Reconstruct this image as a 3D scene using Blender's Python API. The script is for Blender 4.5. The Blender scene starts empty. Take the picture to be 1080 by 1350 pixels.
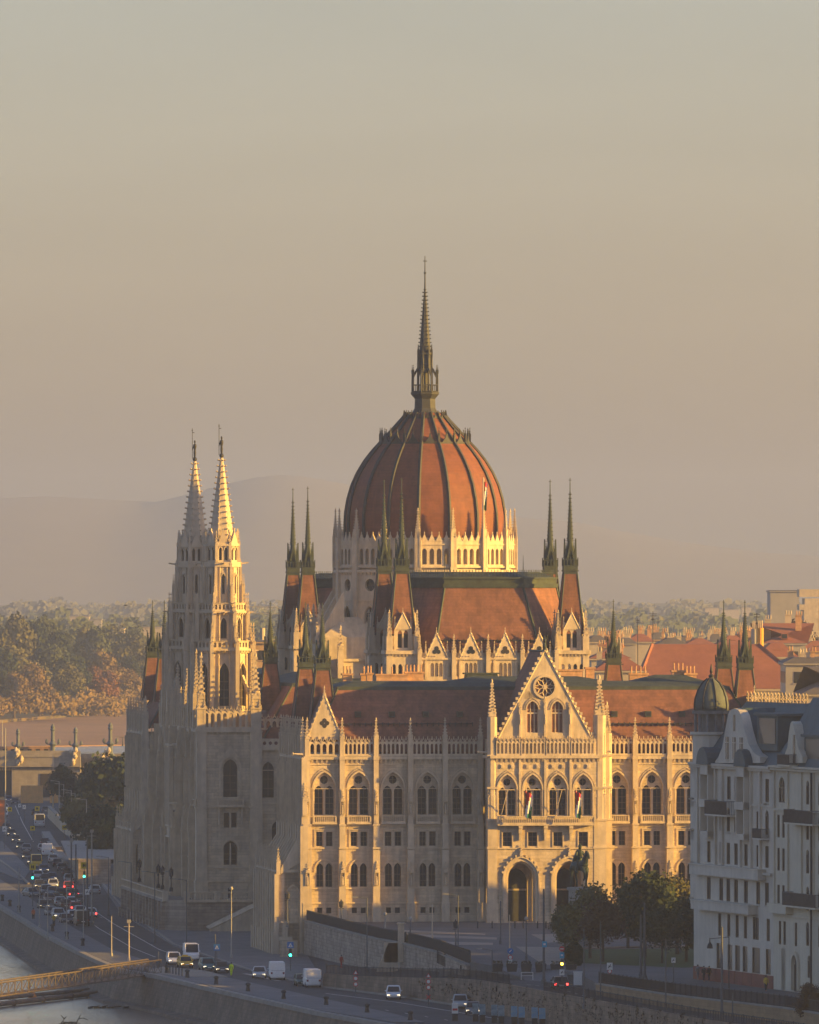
import bpy, math, random
from mathutils import Matrix, Vector
R = math.radians; PI = math.pi
rnd = random.Random(11)
sc = bpy.context.scene
# ------------------------------------------------------------ camera
FPX = 13400.0; HC = 45.9; YH = 775.0
cam = bpy.data.objects.new('camera', bpy.data.cameras.new('camera'))
sc.collection.objects.link(cam)
cam.location = (0, 0, HC); cam.rotation_euler = (R(90), 0, 0)
cam.data.sensor_fit = 'HORIZONTAL'; cam.data.sensor_width = 36
cam.data.lens = FPX/1080*36; cam.data.shift_y = 100/1080
cam.data.clip_start = 5; cam.data.clip_end = 60000
sc.camera = cam
# ------------------------------------------------------------ sky and sun
SUN_EL = 12.0
sdir = Vector((math.sin(R(77)), -math.cos(R(77))))
SUN_AZ = math.atan2(sdir.x, sdir.y)
w = bpy.data.worlds.new('World'); sc.world = w; w.use_nodes = True
nt = w.node_tree; nt.nodes.clear()
out = nt.nodes.new('ShaderNodeOutputWorld'); bg = nt.nodes.new('ShaderNodeBackground')
sky = nt.nodes.new('ShaderNodeTexSky'); sky.sky_type = 'NISHITA'; sky.sun_disc = False
sky.sun_elevation = R(SUN_EL); sky.sun_rotation = SUN_AZ
sky.altitude = 100; sky.air_density = 1.15; sky.dust_density = 1.1; sky.ozone_density = 3.0
tm = nt.nodes.new('ShaderNodeMix'); tm.data_type = 'RGBA'; tm.blend_type = 'MULTIPLY'; tm.inputs[0].default_value = 1; tm.inputs[7].default_value = (1.12, .93, 1.005, 1)
nt.links.new(sky.outputs[0], tm.inputs[6])
wc_ = nt.nodes.new('ShaderNodeTexCoord'); wp = nt.nodes.new('ShaderNodeMapping'); wp.inputs['Scale'].default_value = (9, 9, 60)      # faint veils of high haze
wn_ = nt.nodes.new('ShaderNodeTexNoise'); wn_.inputs['Scale'].default_value = 1.0; wn_.inputs['Detail'].default_value = 5; wn_.inputs['Distortion'].default_value = .6
wr = nt.nodes.new('ShaderNodeMapRange'); wr.inputs[1].default_value = .3; wr.inputs[2].default_value = .7; wr.inputs[3].default_value = .955; wr.inputs[4].default_value = 1.045
wv = nt.nodes.new('ShaderNodeVectorMath'); wv.operation = 'SCALE'
nt.links.new(wc_.outputs['Generated'], wp.inputs[0]); nt.links.new(wp.outputs[0], wn_.inputs['Vector']); nt.links.new(wn_.outputs['Fac'], wr.inputs[0])
nt.links.new(tm.outputs[2], wv.inputs[0]); nt.links.new(wr.outputs[0], wv.inputs['Scale']); nt.links.new(wv.outputs[0], bg.inputs[0]); nt.links.new(bg.outputs[0], out.inputs[0])
bg.inputs[1].default_value = 0.072
sl = bpy.data.lights.new('sun', 'SUN'); sl.energy = 5.0; sl.angle = R(.6); sl.color = (1.0, .56, .08)
so = bpy.data.objects.new('sun', sl); sc.collection.objects.link(so)
ce = math.cos(R(SUN_EL))
so.rotation_euler = Vector((sdir.x*ce, sdir.y*ce, math.sin(R(SUN_EL)))).to_track_quat('Z', 'Y').to_euler()
so.location = (400, 800, 300)
sc.view_settings.view_transform = 'Standard'; sc.view_settings.look = 'None'
sc.view_settings.gamma = 1; sc.view_settings.exposure = 1.38
cy = sc.cycles
cy.use_denoising = True; cy.max_bounces = 6; cy.diffuse_bounces = 4; cy.glossy_bounces = 2
cy.transmission_bounces = 2; cy.transparent_max_bounces = 6; cy.volume_bounces = 1
HAZE_DENSITY = 0.00008; HAZE_COL = (.78, .87, 1); HAZE_G = 0.58

# ------------------------------------------------------------ helpers
class MB:
    def __init__(s): s.v = []; s.f = []; s.mi = []; s.M = None; s.m = 0
    def F(s, pts, faces):
        b = len(s.v)
        if s.M is None: s.v += [tuple(p) for p in pts]
        else: M = s.M; s.v += [tuple(M @ Vector(p)) for p in pts]
        for f in faces: s.f.append([b+i for i in f]); s.mi.append(s.m)
    def quad(s, *p): s.F(p, [tuple(range(len(p)))])
    def box(s, x0, x1, y0, y1, z0, z1):
        s.F([(x0,y0,z0),(x1,y0,z0),(x1,y1,z0),(x0,y1,z0),(x0,y0,z1),(x1,y0,z1),(x1,y1,z1),(x0,y1,z1)],
            [(0,3,2,1),(4,5,6,7),(0,1,5,4),(1,2,6,5),(2,3,7,6),(3,0,4,7)])
    def ext(s, poly, y0, y1):            # (x, z) outline pushed along y
        n = len(poly)
        s.F([(x,y0,z) for x, z in poly]+[(x,y1,z) for x, z in poly],
            [tuple(range(n)), tuple(range(2*n-1, n-1, -1))]+[(i, (i+1) % n, n+(i+1) % n, n+i) for i in range(n)])
    def slab(s, poly, z0, z1):           # (x, y) outline pushed along z
        n = len(poly)
        s.F([(x,y,z0) for x, y in poly]+[(x,y,z1) for x, y in poly],
            [tuple(range(n-1, -1, -1)), tuple(range(n, 2*n))]+[(i, (i+1) % n, n+(i+1) % n, n+i) for i in range(n)])
    def loft(s, a, b, cap=True):         # two rings of 3-D points
        n = len(a)
        s.F(list(a)+list(b), [(i, (i+1) % n, n+(i+1) % n, n+i) for i in range(n)] +
            ([tuple(range(n, 2*n))] if cap else []))
    def lathe(s, cx, cy_, prof, n=12, rot=0, sx=1, sy=1):
        pts = []; fs = []
        for r, z in prof:
            for k in range(n):
                a = rot+2*PI*k/n
                pts.append((cx+r*sx*math.cos(a), cy_+r*sy*math.sin(a), z))
        for j in range(len(prof)-1):
            for k in range(n):
                fs.append((j*n+k, j*n+(k+1) % n, (j+1)*n+(k+1) % n, (j+1)*n+k))
        fs.append(tuple(range(n-1, -1, -1))); fs.append(tuple(range((len(prof)-1)*n, len(prof)*n)))
        s.F(pts, fs)
    def bar(s, p, q, w, n=4, w2=None):
        p = Vector(p); q = Vector(q); d = q-p
        if d.length < 1e-6: return
        d.normalize(); a = d.orthogonal().normalized(); b = d.cross(a); w2 = w if w2 is None else w2
        A = [p+(a*math.cos(2*PI*(k+.5)/n)+b*math.sin(2*PI*(k+.5)/n))*w for k in range(n)]
        B = [q+(a*math.cos(2*PI*(k+.5)/n)+b*math.sin(2*PI*(k+.5)/n))*w2 for k in range(n)]
        s.F(A+B, [(i, (i+1) % n, n+(i+1) % n, n+i) for i in range(n)]+[tuple(range(n-1, -1, -1)), tuple(range(n, 2*n))])
    def mesh(s, name, mats):
        me = bpy.data.meshes.new(name); me.from_pydata(s.v, [], s.f)
        if not isinstance(mats, (list, tuple)): mats = [mats]
        for m in mats: me.materials.append(m)
        if len(mats) > 1: me.polygons.foreach_set('material_index', s.mi)
        me.update(); return me
    def build(s, name, mats, parent=None, smooth=False):
        me = s.mesh(name, mats)
        if smooth: me.polygons.foreach_set('use_smooth', [True]*len(me.polygons))
        return put(name, me, parent)

def put(name, me, parent=None, M=None):
    o = bpy.data.objects.new(name, me); sc.collection.objects.link(o)
    if parent is not None: o.parent = parent
    if M is not None: o.matrix_local = M
    return o
def tag(o, label=None, cat=None, group=None, kind=None):
    if label: o['label'] = label
    if cat: o['category'] = cat
    if group: o['group'] = group
    if kind: o['kind'] = kind
    return o
def empty(name, loc, rz=0, label=None, cat=None, group=None):
    o = put(name, None); o.location = loc; o.rotation_euler = (0, 0, rz)
    o.empty_display_size = .5
    return tag(o, label, cat, group)
def copy_tree(o, parent=None):
    c = o.copy(); sc.collection.objects.link(c); c.parent = parent
    for ch in list(o.children): copy_tree(ch, c)
    return c
def G(px, py, z=0.0):                    # the point of level z that stands at this place of the view
    Y = FPX*(HC-z)/(py-YH); return Vector(((px-540)*Y/FPX, Y, z))
def DP(px, Y): return (px-540)*Y/FPX
def ZP(py, Y): return HC-(py-YH)*Y/FPX
def T(x, y, z=0): return Matrix.Translation((x, y, z))
def RZ(a): return Matrix.Rotation(a, 4, 'Z')

def arc(cx, zs, a, h, n=5):
    h = max(h, a*1.0); rr = (a*a+h*h)/(2*a); c = cx-a+rr
    t1 = math.acos(max(-1, min(1, (cx-c)/rr))); L = []
    for i in range(n+1):
        t = PI+(t1-PI)*i/n; L.append((c+rr*math.cos(t), zs+rr*math.sin(t)))
    return L+[(2*cx-x, z) for x, z in reversed(L[:-1])]
def opo(op):                             # outline of an opening: bottom points, top points (left to right)
    k = op[0]
    if k == 'r': return [(op[1], op[3]), (op[2], op[3])], [(op[1], op[4]), (op[2], op[4])]
    if k == 'a':
        cx = (op[1]+op[2])/2; t = arc(cx, op[4], (op[2]-op[1])/2, op[5])
        return [(x, op[3]) for x, z in t], t
    cx, cz, r = op[1:4]; n = 8
    a = [(cx-r*math.cos(PI*i/n), r*math.sin(PI*i/n)) for i in range(n+1)]
    return [(x, cz-z) for x, z in a], [(x, cz+z) for x, z in a]
def cell(mb, x0, x1, z0, z1, op, d):
    if op is None: mb.quad((x0,0,z0),(x1,0,z0),(x1,0,z1),(x0,0,z1)); return
    lo, hi = opo(op); a0 = lo[0][0]; a1 = lo[-1][0]
    mb.quad((x0,0,z0),(a0,0,z0),(a0,0,z1),(x0,0,z1)); mb.quad((a1,0,z0),(x1,0,z0),(x1,0,z1),(a1,0,z1))
    for i in range(len(hi)-1):
        (xa, za), (xb, zb) = hi[i], hi[i+1]
        mb.quad((xa,0,za),(xb,0,zb),(xb,0,z1),(xa,0,z1)); mb.quad((xa,0,za),(xa,d,za),(xb,d,zb),(xb,0,zb))
    if op[0] == 'c':
        for i in range(len(lo)-1):
            (xa, za), (xb, zb) = lo[i], lo[i+1]
            mb.quad((xa,0,z0),(xb,0,z0),(xb,0,zb),(xa,0,za)); mb.quad((xa,0,za),(xb,0,zb),(xb,d,zb),(xa,d,za))
    else:
        b = lo[0][1]
        if b > z0+1e-4: mb.quad((a0,0,z0),(a1,0,z0),(a1,0,b),(a0,0,b))
        mb.quad((a0,0,b),(a1,0,b),(a1,d,b),(a0,d,b))
        mb.quad((a0,0,b),(a0,0,hi[0][1]),(a0,d,hi[0][1]),(a0,d,b)); mb.quad((a1,0,b),(a1,0,hi[-1][1]),(a1,d,hi[-1][1]),(a1,d,b))
def bbx(op):
    lo, hi = opo(op); return lo[0][0], lo[-1][0], min(z for x, z in lo), max(z for x, z in hi)
def panel(mb, x0, x1, z0, z1, ops, d=.4):
    if not ops: cell(mb, x0, x1, z0, z1, None, d); return
    it = sorted([(bbx(o), o) for o in ops], key=lambda t: t[0][2]); rows = []
    for b, o in it:
        if rows and b[2] < rows[-1][0]: rows[-1][1].append((b, o)); rows[-1][0] = max(rows[-1][0], b[3])
        else: rows.append([b[3], [(b, o)]])
    za = z0
    for i, (top, L) in enumerate(rows):
        zb = z1 if i == len(rows)-1 else (top+min(b[2] for b, o in rows[i+1][1]))/2
        L.sort(key=lambda t: t[0][0]); xa = x0
        for j, (b, o) in enumerate(L):
            xb = x1 if j == len(L)-1 else (b[1]+L[j+1][0][0])/2
            cell(mb, xa, xb, za, zb, o, d); xa = xb
        za = zb
def band(mb, cx, zs, a, h, t, y0, y1, leg=0):   # hood mould round an arch
    i = arc(cx, zs, a, h); o = arc(cx, zs, a+t, h+t*1.3)
    if leg: i = [(cx-a, zs-leg)]+i+[(cx+a, zs-leg)]; o = [(cx-a-t, zs-leg)]+o+[(cx+a+t, zs-leg)]
    for k in range(len(i)-1):
        p, q, r, s_ = i[k], i[k+1], o[k+1], o[k]
        mb.quad((p[0],y0,p[1]),(q[0],y0,q[1]),(r[0],y0,r[1]),(s_[0],y0,s_[1]))
        mb.quad((s_[0],y0,s_[1]),(r[0],y0,r[1]),(r[0],y1,r[1]),(s_[0],y1,s_[1]))
        mb.quad((p[0],y0,p[1]),(q[0],y0,q[1]),(q[0],y1,q[1]),(p[0],y1,p[1]))
def pinn(mb, x, y, z, w, hs, hp, crk=5, fin=True):
    h = w/2
    mb.box(x-h, x+h, y-h, y+h, z, z+hs)
    z1 = z+hs; g = h*1.18
    mb.box(x-g, x+g, y-g, y+g, z1-.12*w, z1)
    for a in range(4):                    # little gablets
        c, s_ = math.cos(a*PI/2), math.sin(a*PI/2)
        f = lambda px_, py_, pz: (x+px_*c-py_*s_, y+px_*s_+py_*c, pz)
        mb.F([f(-h,-h*1.1,z1), f(h,-h*1.1,z1), f(0,-h*1.1,z1+w*.9), f(0,0,z1+w*.9), f(-h,-h*.4,z1), f(h,-h*.4,z1)],
             [(0,1,2), (0,2,3,4), (1,5,3,2)])
    r0 = h*.95
    mb.lathe(x, y, [(r0*1.2, z1), (.05*w, z1+hp)], 4, PI/4)
    for k in range(crk):
        t = (k+.7)/(crk+.6); r = r0*(1-t)+.1*w; zz = z1+hp*t; b = w*.13*(1.25-t*.5)
        for a in range(4):
            aa = PI/4+a*PI/2; ax, ay = x+math.cos(aa)*r*1.15, y+math.sin(aa)*r*1.15
            mb.box(ax-b, ax+b, ay-b, ay+b, zz-b*.8, zz+b)
    if fin:
        mb.box(x-w*.24, x+w*.24, y-w*.24, y+w*.24, z1+hp-.25*w, z1+hp+.05*w)
        mb.lathe(x, y, [(.06*w, z1+hp), (.16*w, z1+hp+.3*w), (.01, z1+hp+.7*w)], 4)
def gallery(mb, x0, x1, z0, z1, n, th=.28, gab=.55, fr=.62):
    st = (x1-x0)/n; a = st*fr/2; ops = []
    for i in range(n):
        cx = x0+(i+.5)*st; ops.append(('a', cx-a, cx+a, z0+.16, z1-.25-a*1.5, a*1.4))
    panel(mb, x0, x1, z0, z1, ops, th)
    mb.box(x0, x1, -.1, th+.05, z0-.14, z0+.02)
    mb.quad((x0,0,z1),(x1,0,z1),(x1,th,z1),(x0,th,z1))
    if gab:
        for i in range(n):
            cx = x0+(i+.5)*st; h = st*.5
            mb.ext([(cx-h, z1-.1), (cx-h*.78, z1-.1), (cx, z1+gab*.72), (cx+h*.78, z1-.1), (cx+h, z1-.1), (cx, z1+gab)], -.07, th*.6)
            mb.box(cx-.05, cx+.05, 0, .1, z1+gab*.9, z1+gab+.16)
            mb.box(cx+h-.05, cx+h+.05, -.05, .1, z1-.2, z1+gab*.75)
def corbels(mb, x0, x1, z, n, h=.45, p=.35):
    st = (x1-x0)/n
    for i in range(n):
        cx = x0+(i+.5)*st; mb.F([(cx-st*.24,0,z-h),(cx+st*.24,0,z-h),(cx+st*.24,-p,z),(cx-st*.24,-p,z),(cx-st*.24,0,z),(cx+st*.24,0,z)],
                               [(0,1,2,3),(0,3,4),(1,5,2)])
def balus(mb, x0, x1, z0, z1, y=-.5, th=.18, n=None):
    n = n or max(2, int((x1-x0)/.28)); st = (x1-x0)/n
    mb.box(x0, x1, y, y+th, z0, z0+.15); mb.box(x0, x1, y-.03, y+th+.03, z1-.14, z1)
    for i in range(n):
        cx = x0+(i+.5)*st; mb.box(cx-.055, cx+.055, y+.04, y+th-.04, z0+.15, z1-.14)
    for x in (x0, x1): mb.box(x-.1, x+.1, y-.02, y+th+.02, z0, z1+.04)

# ------------------------------------------------------------ materials
def mat(name, col, rough=.8, var=.12, scale=1.0, col2=None, bump=0.0, course=0.0, streak=0.0, metal=0.0, spec=.3, fine=0.0, ao=None):
    m = bpy.data.materials.new(name); m.use_nodes = True; n = m.node_tree; N = n.nodes; Lk = n.links
    b = N['Principled BSDF']; b.inputs['Roughness'].default_value = rough; b.inputs['Metallic'].default_value = metal
    b.inputs['Specular IOR Level'].default_value = spec
    if var <= 0 and not course and not streak:
        b.inputs['Base Color'].default_value = (*col, 1); return m
    tc = N.new('ShaderNodeTexCoord'); co = tc.outputs['Object']
    def noise(sc_, det=4, vec=co):
        t = N.new('ShaderNodeTexNoise'); t.inputs['Scale'].default_value = sc_; t.inputs['Detail'].default_value = det
        t.inputs['Roughness'].default_value = .6; Lk.new(vec, t.inputs['Vector']); return t.outputs['Fac']
    def math_(op, a, b_=None, c=None):
        t = N.new('ShaderNodeMath'); t.operation = op
        for i, v in enumerate((a, b_, c)):
            if v is None: continue
            if isinstance(v, (int, float)): t.inputs[i].default_value = v
            else: Lk.new(v, t.inputs[i])
        return t.outputs[0]
    c2 = col2 or tuple(c*.6 for c in col)
    r = N.new('ShaderNodeMapRange'); r.inputs[1].default_value = .32; r.inputs[2].default_value = .68
    Lk.new(noise(scale), r.inputs[0])
    mx = N.new('ShaderNodeMix'); mx.data_type = 'RGBA'
    mx.inputs[6].default_value = (*c2, 1) if col2 else (*[c*(1-var) for c in col], 1)
    mx.inputs[7].default_value = (*col, 1) if col2 else (*[min(1, c*(1+var)) for c in col], 1)
    Lk.new(r.outputs[0], mx.inputs[0]); cur = mx.outputs[2]; f = None
    if streak:
        mp = N.new('ShaderNodeMapping'); mp.inputs['Scale'].default_value = (1.3, 1.3, .12); Lk.new(co, mp.inputs[0])
        s_ = noise(1.0, 5, mp.outputs[0]); q = N.new('ShaderNodeMapRange'); q.inputs[1].default_value = .42; q.inputs[2].default_value = .72
        q.inputs[3].default_value = 1; q.inputs[4].default_value = 1-streak; Lk.new(s_, q.inputs[0]); f = q.outputs[0]
    if fine:
        s_ = noise(scale*9, 3); q = N.new('ShaderNodeMapRange'); q.inputs[1].default_value = .3; q.inputs[2].default_value = .7
        q.inputs[3].default_value = 1-fine; q.inputs[4].default_value = 1+fine; Lk.new(s_, q.inputs[0])
        f = q.outputs[0] if f is None else math_('MULTIPLY', f, q.outputs[0])
    if course:
        sp = N.new('ShaderNodeSeparateXYZ'); Lk.new(co, sp.inputs[0])
        zz = math_('MULTIPLY', sp.outputs[2], 1/.46)
        fr = math_('FRACT', zz); ln = math_('LESS_THAN', fr, .14)
        row = math_('FLOOR', zz); xy = math_('ADD', sp.outputs[0], sp.outputs[1])
        bx = math_('FLOOR', math_('ADD', math_('MULTIPLY', xy, 1/.95), math_('MULTIPLY', row, .37)))
        cb = N.new('ShaderNodeCombineXYZ'); Lk.new(bx, cb.inputs[0]); Lk.new(row, cb.inputs[1])
        wn = N.new('ShaderNodeTexWhiteNoise'); wn.noise_dimensions = '2D'; Lk.new(cb.outputs[0], wn.inputs['Vector'])
        blk = math_('MULTIPLY_ADD', wn.outputs['Value'], course*1.6, 1-course*.9)
        g = math_('MULTIPLY', blk, math_('MULTIPLY_ADD', ln, -course*1.3, 1.0))
        f = g if f is None else math_('MULTIPLY', f, g)
    if f is not None:
        vm = N.new('ShaderNodeVectorMath'); vm.operation = 'SCALE'; Lk.new(cur, vm.inputs[0]); Lk.new(f, vm.inputs['Scale']); cur = vm.outputs[0]
    Lk.new(cur, b.inputs['Base Color'])
    if bump:
        bp = N.new('ShaderNodeBump'); bp.inputs['Strength'].default_value = bump; bp.inputs['Distance'].default_value = .1
        Lk.new(noise(scale*5, 5), bp.inputs['Height']); Lk.new(bp.outputs[0], b.inputs['Normal'])
    return m
M = {}
M['stone'] = mat('limestone', (.63,.52,.375), .85, .14, .35, (.47,.385,.285), .25, course=.14, streak=.34, fine=.08)
M['stone2'] = mat('carved_limestone', (.65,.54,.395), .85, .12, .8, (.50,.415,.31), 0, streak=.26)
M['tile'] = mat('clay_roof_tiles', (.26,.12,.08), .8, .2, .35, (.17,.08,.057), .2, streak=.35, fine=.10, course=.12)
M['dometile'] = mat('dome_tiles', (.225,.083,.045), .7, .1, .3, (.175,.065,.038), .1, fine=.08, streak=.25, course=.09)
M['copper'] = mat('green_copper', (.065,.09,.075), .7, .2, 1.0, (.038,.05,.045), streak=.3)
M['rib'] = mat('dark_copper', (.05,.053,.05), .6, .25, 1.5)
M['glass'] = mat('dark_window_glass', (.022,.024,.028), .18, .2, .8, spec=.5)
M['frame'] = mat('window_frame', (.16,.13,.10), .7, .2, 2)
M['brick'] = mat('chimney_brick', (.50,.30,.17), .9, .2, 1.5, course=.15)
M['iron'] = mat('dark_iron', (.035,.037,.04), .6, .2, 2)
M['balc'] = mat('balcony_iron', (.085,.085,.09), .6, .2, 2)
M['pave'] = mat('paving', (.11,.112,.115), .9, .15, .15, fine=.10, bump=.1)
M['asph'] = mat('asphalt', (.075,.076,.08), .9, .2, .09, (.05,.051,.055), fine=.22)

def vary_glass(m):                        # every pane gets its own darkness: drawn blinds, reflections, open rooms
    n = m.node_tree; N = n.nodes; b = N['Principled BSDF']; src = b.inputs['Base Color'].links[0].from_socket
    oi = N.new('ShaderNodeObjectInfo'); r = N.new('ShaderNodeMapRange'); r.inputs[1].default_value = .55; r.inputs[2].default_value = 1; r.inputs[4].default_value = .75
    mx = N.new('ShaderNodeMix'); mx.data_type = 'RGBA'; mx.inputs[7].default_value = (.075,.06,.05,1)
    n.links.new(oi.outputs['Random'], r.inputs[0]); n.links.new(r.outputs[0], mx.inputs[0]); n.links.new(src, mx.inputs[6]); n.links.new(mx.outputs[2], b.inputs['Base Color'])
    r2 = N.new('ShaderNodeMapRange'); r2.inputs[3].default_value = .35; r2.inputs[4].default_value = .08; n.links.new(oi.outputs['Random'], r2.inputs[0]); n.links.new(r2.outputs[0], b.inputs['Roughness'])
vary_glass(M['glass'])
# ============================================================ the parliament (local x = along the front, y = into the building)
PARL = empty('parliament_building', (17.97, 1400, 0), math.atan2(.1167, .9932),
             'huge gothic revival parliament of pale stone with red ribbed dome and many spires', 'building')
ZG = -4.7
_wc = {}
def win_mesh(kind, a, h, rise, mv, mh):
    k = (kind, round(a,2), round(h,2), round(rise,2), mv, mh)
    if k in _wc: return _wc[k]
    fb = MB(); pb = MB(); t = .055 if a < .5 else .07
    if kind == 'c':
        L = [(a*math.cos(2*PI*i/14), a*math.sin(2*PI*i/14)) for i in range(14)]
        pb.F([(x,.36,z) for x, z in L], [tuple(range(14))])
        for i in range(mv): aa = 2*PI*i/mv; fb.bar((0,.3,0), (a*math.cos(aa), .3, a*math.sin(aa)), t*.8)
        fb.lathe(0, 0, [(.01,0)], 3)
    else:
        L = [(-a,0),(a,0)]+([(a,h),(-a,h)] if kind == 'r' else list(reversed(arc(0, h, a, rise, 4))))
        pb.F([(x,.36,z) for x, z in L], [tuple(range(len(L)))])
        top = h+(rise if kind == 'a' else 0)
        fb.box(-a, -a+t, .25, .34, 0, h); fb.box(a-t, a, .25, .34, 0, h)
        fb.box(-a, a, .25, .34, 0, t)
        for i in range(mv):
            x = -a+2*a*(i+1)/(mv+1); fb.box(x-t/2, x+t/2, .26, .34, 0, top*.97)
        for i in range(mh):
            z = h*(i+1)/(mh+1) if mh > 1 else h*.98; fb.box(-a, a, .27, .34, z-t/2, z+t/2)
    _wc[k] = (fb.mesh('window', M['frame']), pb.mesh('pane', M['glass'])); return _wc[k]
def window(par, Mx, x, z, a, h, rise=0, kind='a', mv=0, mh=1, merged=None, y=0, name='window'):
    f, p = win_mesh(kind, a, h, rise, mv, mh)
    if isinstance(merged, bpy.types.Object):    # a window of a tower or turret: one mesh, frame and pane
        k = ('one', f.name, p.name)
        if k not in _wc:
            b = MB()
            for me, mi in ((f, 0), (p, 1)): b.m = mi; b.F([v.co for v in me.vertices], [tuple(q.vertices) for q in me.polygons])
            _wc[k] = b.mesh('window', [M['frame'], M['glass']])
        return put(name, _wc[k], merged, Mx @ T(x, y, z))
    if merged is not None:               # the panes of one bay of a raking front ride in that bay's window mesh
        old = merged.M; merged.M = Mx @ T(x, y, z)
        for me, mi in ((f, 0), (p, 1)):
            merged.m = mi; merged.F([v.co for v in me.vertices], [tuple(q.vertices) for q in me.polygons])
        merged.M = old; return
    o = put(name, f, par, Mx @ T(x, y, z)); put('pane', p, o); return o

wall = MB(); trim = MB(); I4 = Matrix.Identity(4)
W_ = 32.7
NB = 5
def side(mx, bay_list, x0, x1, zb=0, ztop=22.6, skip=()):
    pass
def bay(Mx, xc, hw, big=True, low=True, mid=True, base=True, zb=-.3, ztop=22.2):
    wall.M = Mx; trim.M = Mx; ops = []
    if base:
        for s in (-1, 1): ops.append(('r', xc+s*.62-.36, xc+s*.62+.36, 1.15, 1.95)); window(PARL, Mx, xc+s*.62, 1.15, .36, .8, kind='r', mh=0, name='cellar_window')
    if low:
        for s in (-1, 1): ops.append(('a', xc+s*.62-.48, xc+s*.62+.48, 4.8, 7.35, .7))
        for s in (-1, 1): window(PARL, Mx, xc+s*.62, 4.8, .48, 2.55, .7, mv=1, mh=2)
        band(trim, xc, 7.15, 1.28, 1.35, .14, -.14, 0, .3)
    if mid:
        for s in (-1, 1):
            ops.append(('r', xc+s*.68-.44, xc+s*.68+.44, 10.4, 12.35))
            window(PARL, Mx, xc+s*.68, 10.4, .44, 1.95, kind='r', mv=1, mh=2)
            z0 = 10.25; trim.box(xc+s*.68-.55, xc+s*.68+.55, -.1, 0, 12.4, 12.52)
        trim.box(xc-1.4, xc-1.24, -.1, 0, 10.25, 12.6); trim.box(xc+1.24, xc+1.4, -.1, 0, 10.25, 12.6); trim.box(xc-1.4, xc+1.4, -.12, 0, 12.6, 12.72)
        trim.box(xc-.1, xc+.1, -.06, 0, 10.3, 12.4)
    if big: ops.append(('a', xc-1.5, xc+1.5, 14.55, 18.3, 2.25))
    panel(wall, xc-hw, xc+hw, zb, ztop, ops, .35)
    if big:
        im = Mx @ T(0, .35, 0); wall.M = im
        o2 = [('a', xc-.75-.58, xc-.75+.58, 14.7, 17.85, .85), ('a', xc+.75-.58, xc+.75+.58, 14.7, 17.85, .85), ('c', xc, 19.5, .56)]
        panel(wall, xc-1.55, xc+1.55, 14.5, 20.7, o2, .32)
        for s in (-1, 1): window(PARL, im, xc+s*.75, 14.7, .58, 3.15, .85, mv=1, mh=3)
        window(PARL, im, xc, 19.5, .56, 0, kind='c', mv=4, name='round_window')
        wall.M = Mx
        band(trim, xc, 18.3, 1.5, 2.25, .22, -.2, 0, 0)
        band(trim, xc, 18.3, 1.86, 2.75, .1, -.1, 0, 0)
        for s in (-1, 1):
            for q in (0, .2): trim.box(xc+s*(1.58+q)-.07, xc+s*(1.58+q)+.07, -.12+q*.3, 0, 14.6, 18.3)
            trim.box(xc+s*1.68-.2, xc+s*1.68+.2, -.18, 0, 18.2, 18.42)
        trim.box(xc-.09, xc+.09, .2, .36, 14.6, 18.2)
        balus(trim, xc-1.55, xc+1.55, 13.62, 14.6, -.5)
        trim.box(xc-1.7, xc+1.7, -.55, 0, 13.4, 13.62)
    corbels(trim, xc-hw+.4, xc+hw-.4, 22.3, 6, .6, .35)
    trim.box(xc-hw, xc+hw, -.16, 0, 21.55, 21.65)
def strings(Mx, x0, x1, zs=(2.6, 4.6, 10.15, 13.25)):
    trim.M = Mx
    for z in zs: trim.box(x0, x1, -.13, 0, z-.12, z+.1)
    trim.box(x0, x1, -.07, 0, 18.25, 18.33)
    trim.box(x0, x1, -.42, .1, 22.3, 22.72)
    trim.box(x0, x1, -.2, 0, -.3, .9)
def buttress(Mx, x, w=.95, name='buttress', top=22.6, pin=True):
    b = MB(); b.M = Mx
    b.box(x-w/2-.1, x+w/2+.1, -1.15, 0, -.3, 2.6)
    b.box(x-w/2, x+w/2, -1.0, 0, 2.6, 9.9)
    b.box(x-w/2-.05, x+w/2+.05, -1.05, 0, 10.0, 10.25)
    b.box(x-w*.42, x+w*.42, -.85, 0, 10.25, 13.2)
    b.box(x-w*.5, x+w*.5, -.95, 0, 13.2, 13.45)
    b.box(x-w*.36, x+w*.36, -.62, 0, 13.45, 22.2)
    b.box(x-w*.3, x+w*.3, -.72, 0, 14.6, 14.8)
    # statue under a crocketed canopy, twice
    for z, k in ((14.8, 1.0), (5.0, .9)):
        y = -.78 if z > 10 else -1.08
        b.lathe(x, y, [(.17, z), (.2, z+.5), (.14, z+1.0), (.16, z+1.2), (.05, z+1.35), (.1, z+1.5), (.02, z+1.65)], 6)
        b.box(x-.3, x-.22, y-.15, y+.1, z, z+1.7); b.box(x+.22, x+.3, y-.15, y+.1, z, z+1.7)
        pinn(b, x, y+.03, z+1.7, .52, .15, 1.3*k, 3)
    b.box(x-w*.42, x+w*.42, -.7, .3, 22.2, 22.75)
    if pin: pinn(b, x, -.2, 22.7, .62, 2.5, 2.5, 5)
    return b.build(name, M['stone2'], PARL)
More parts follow.
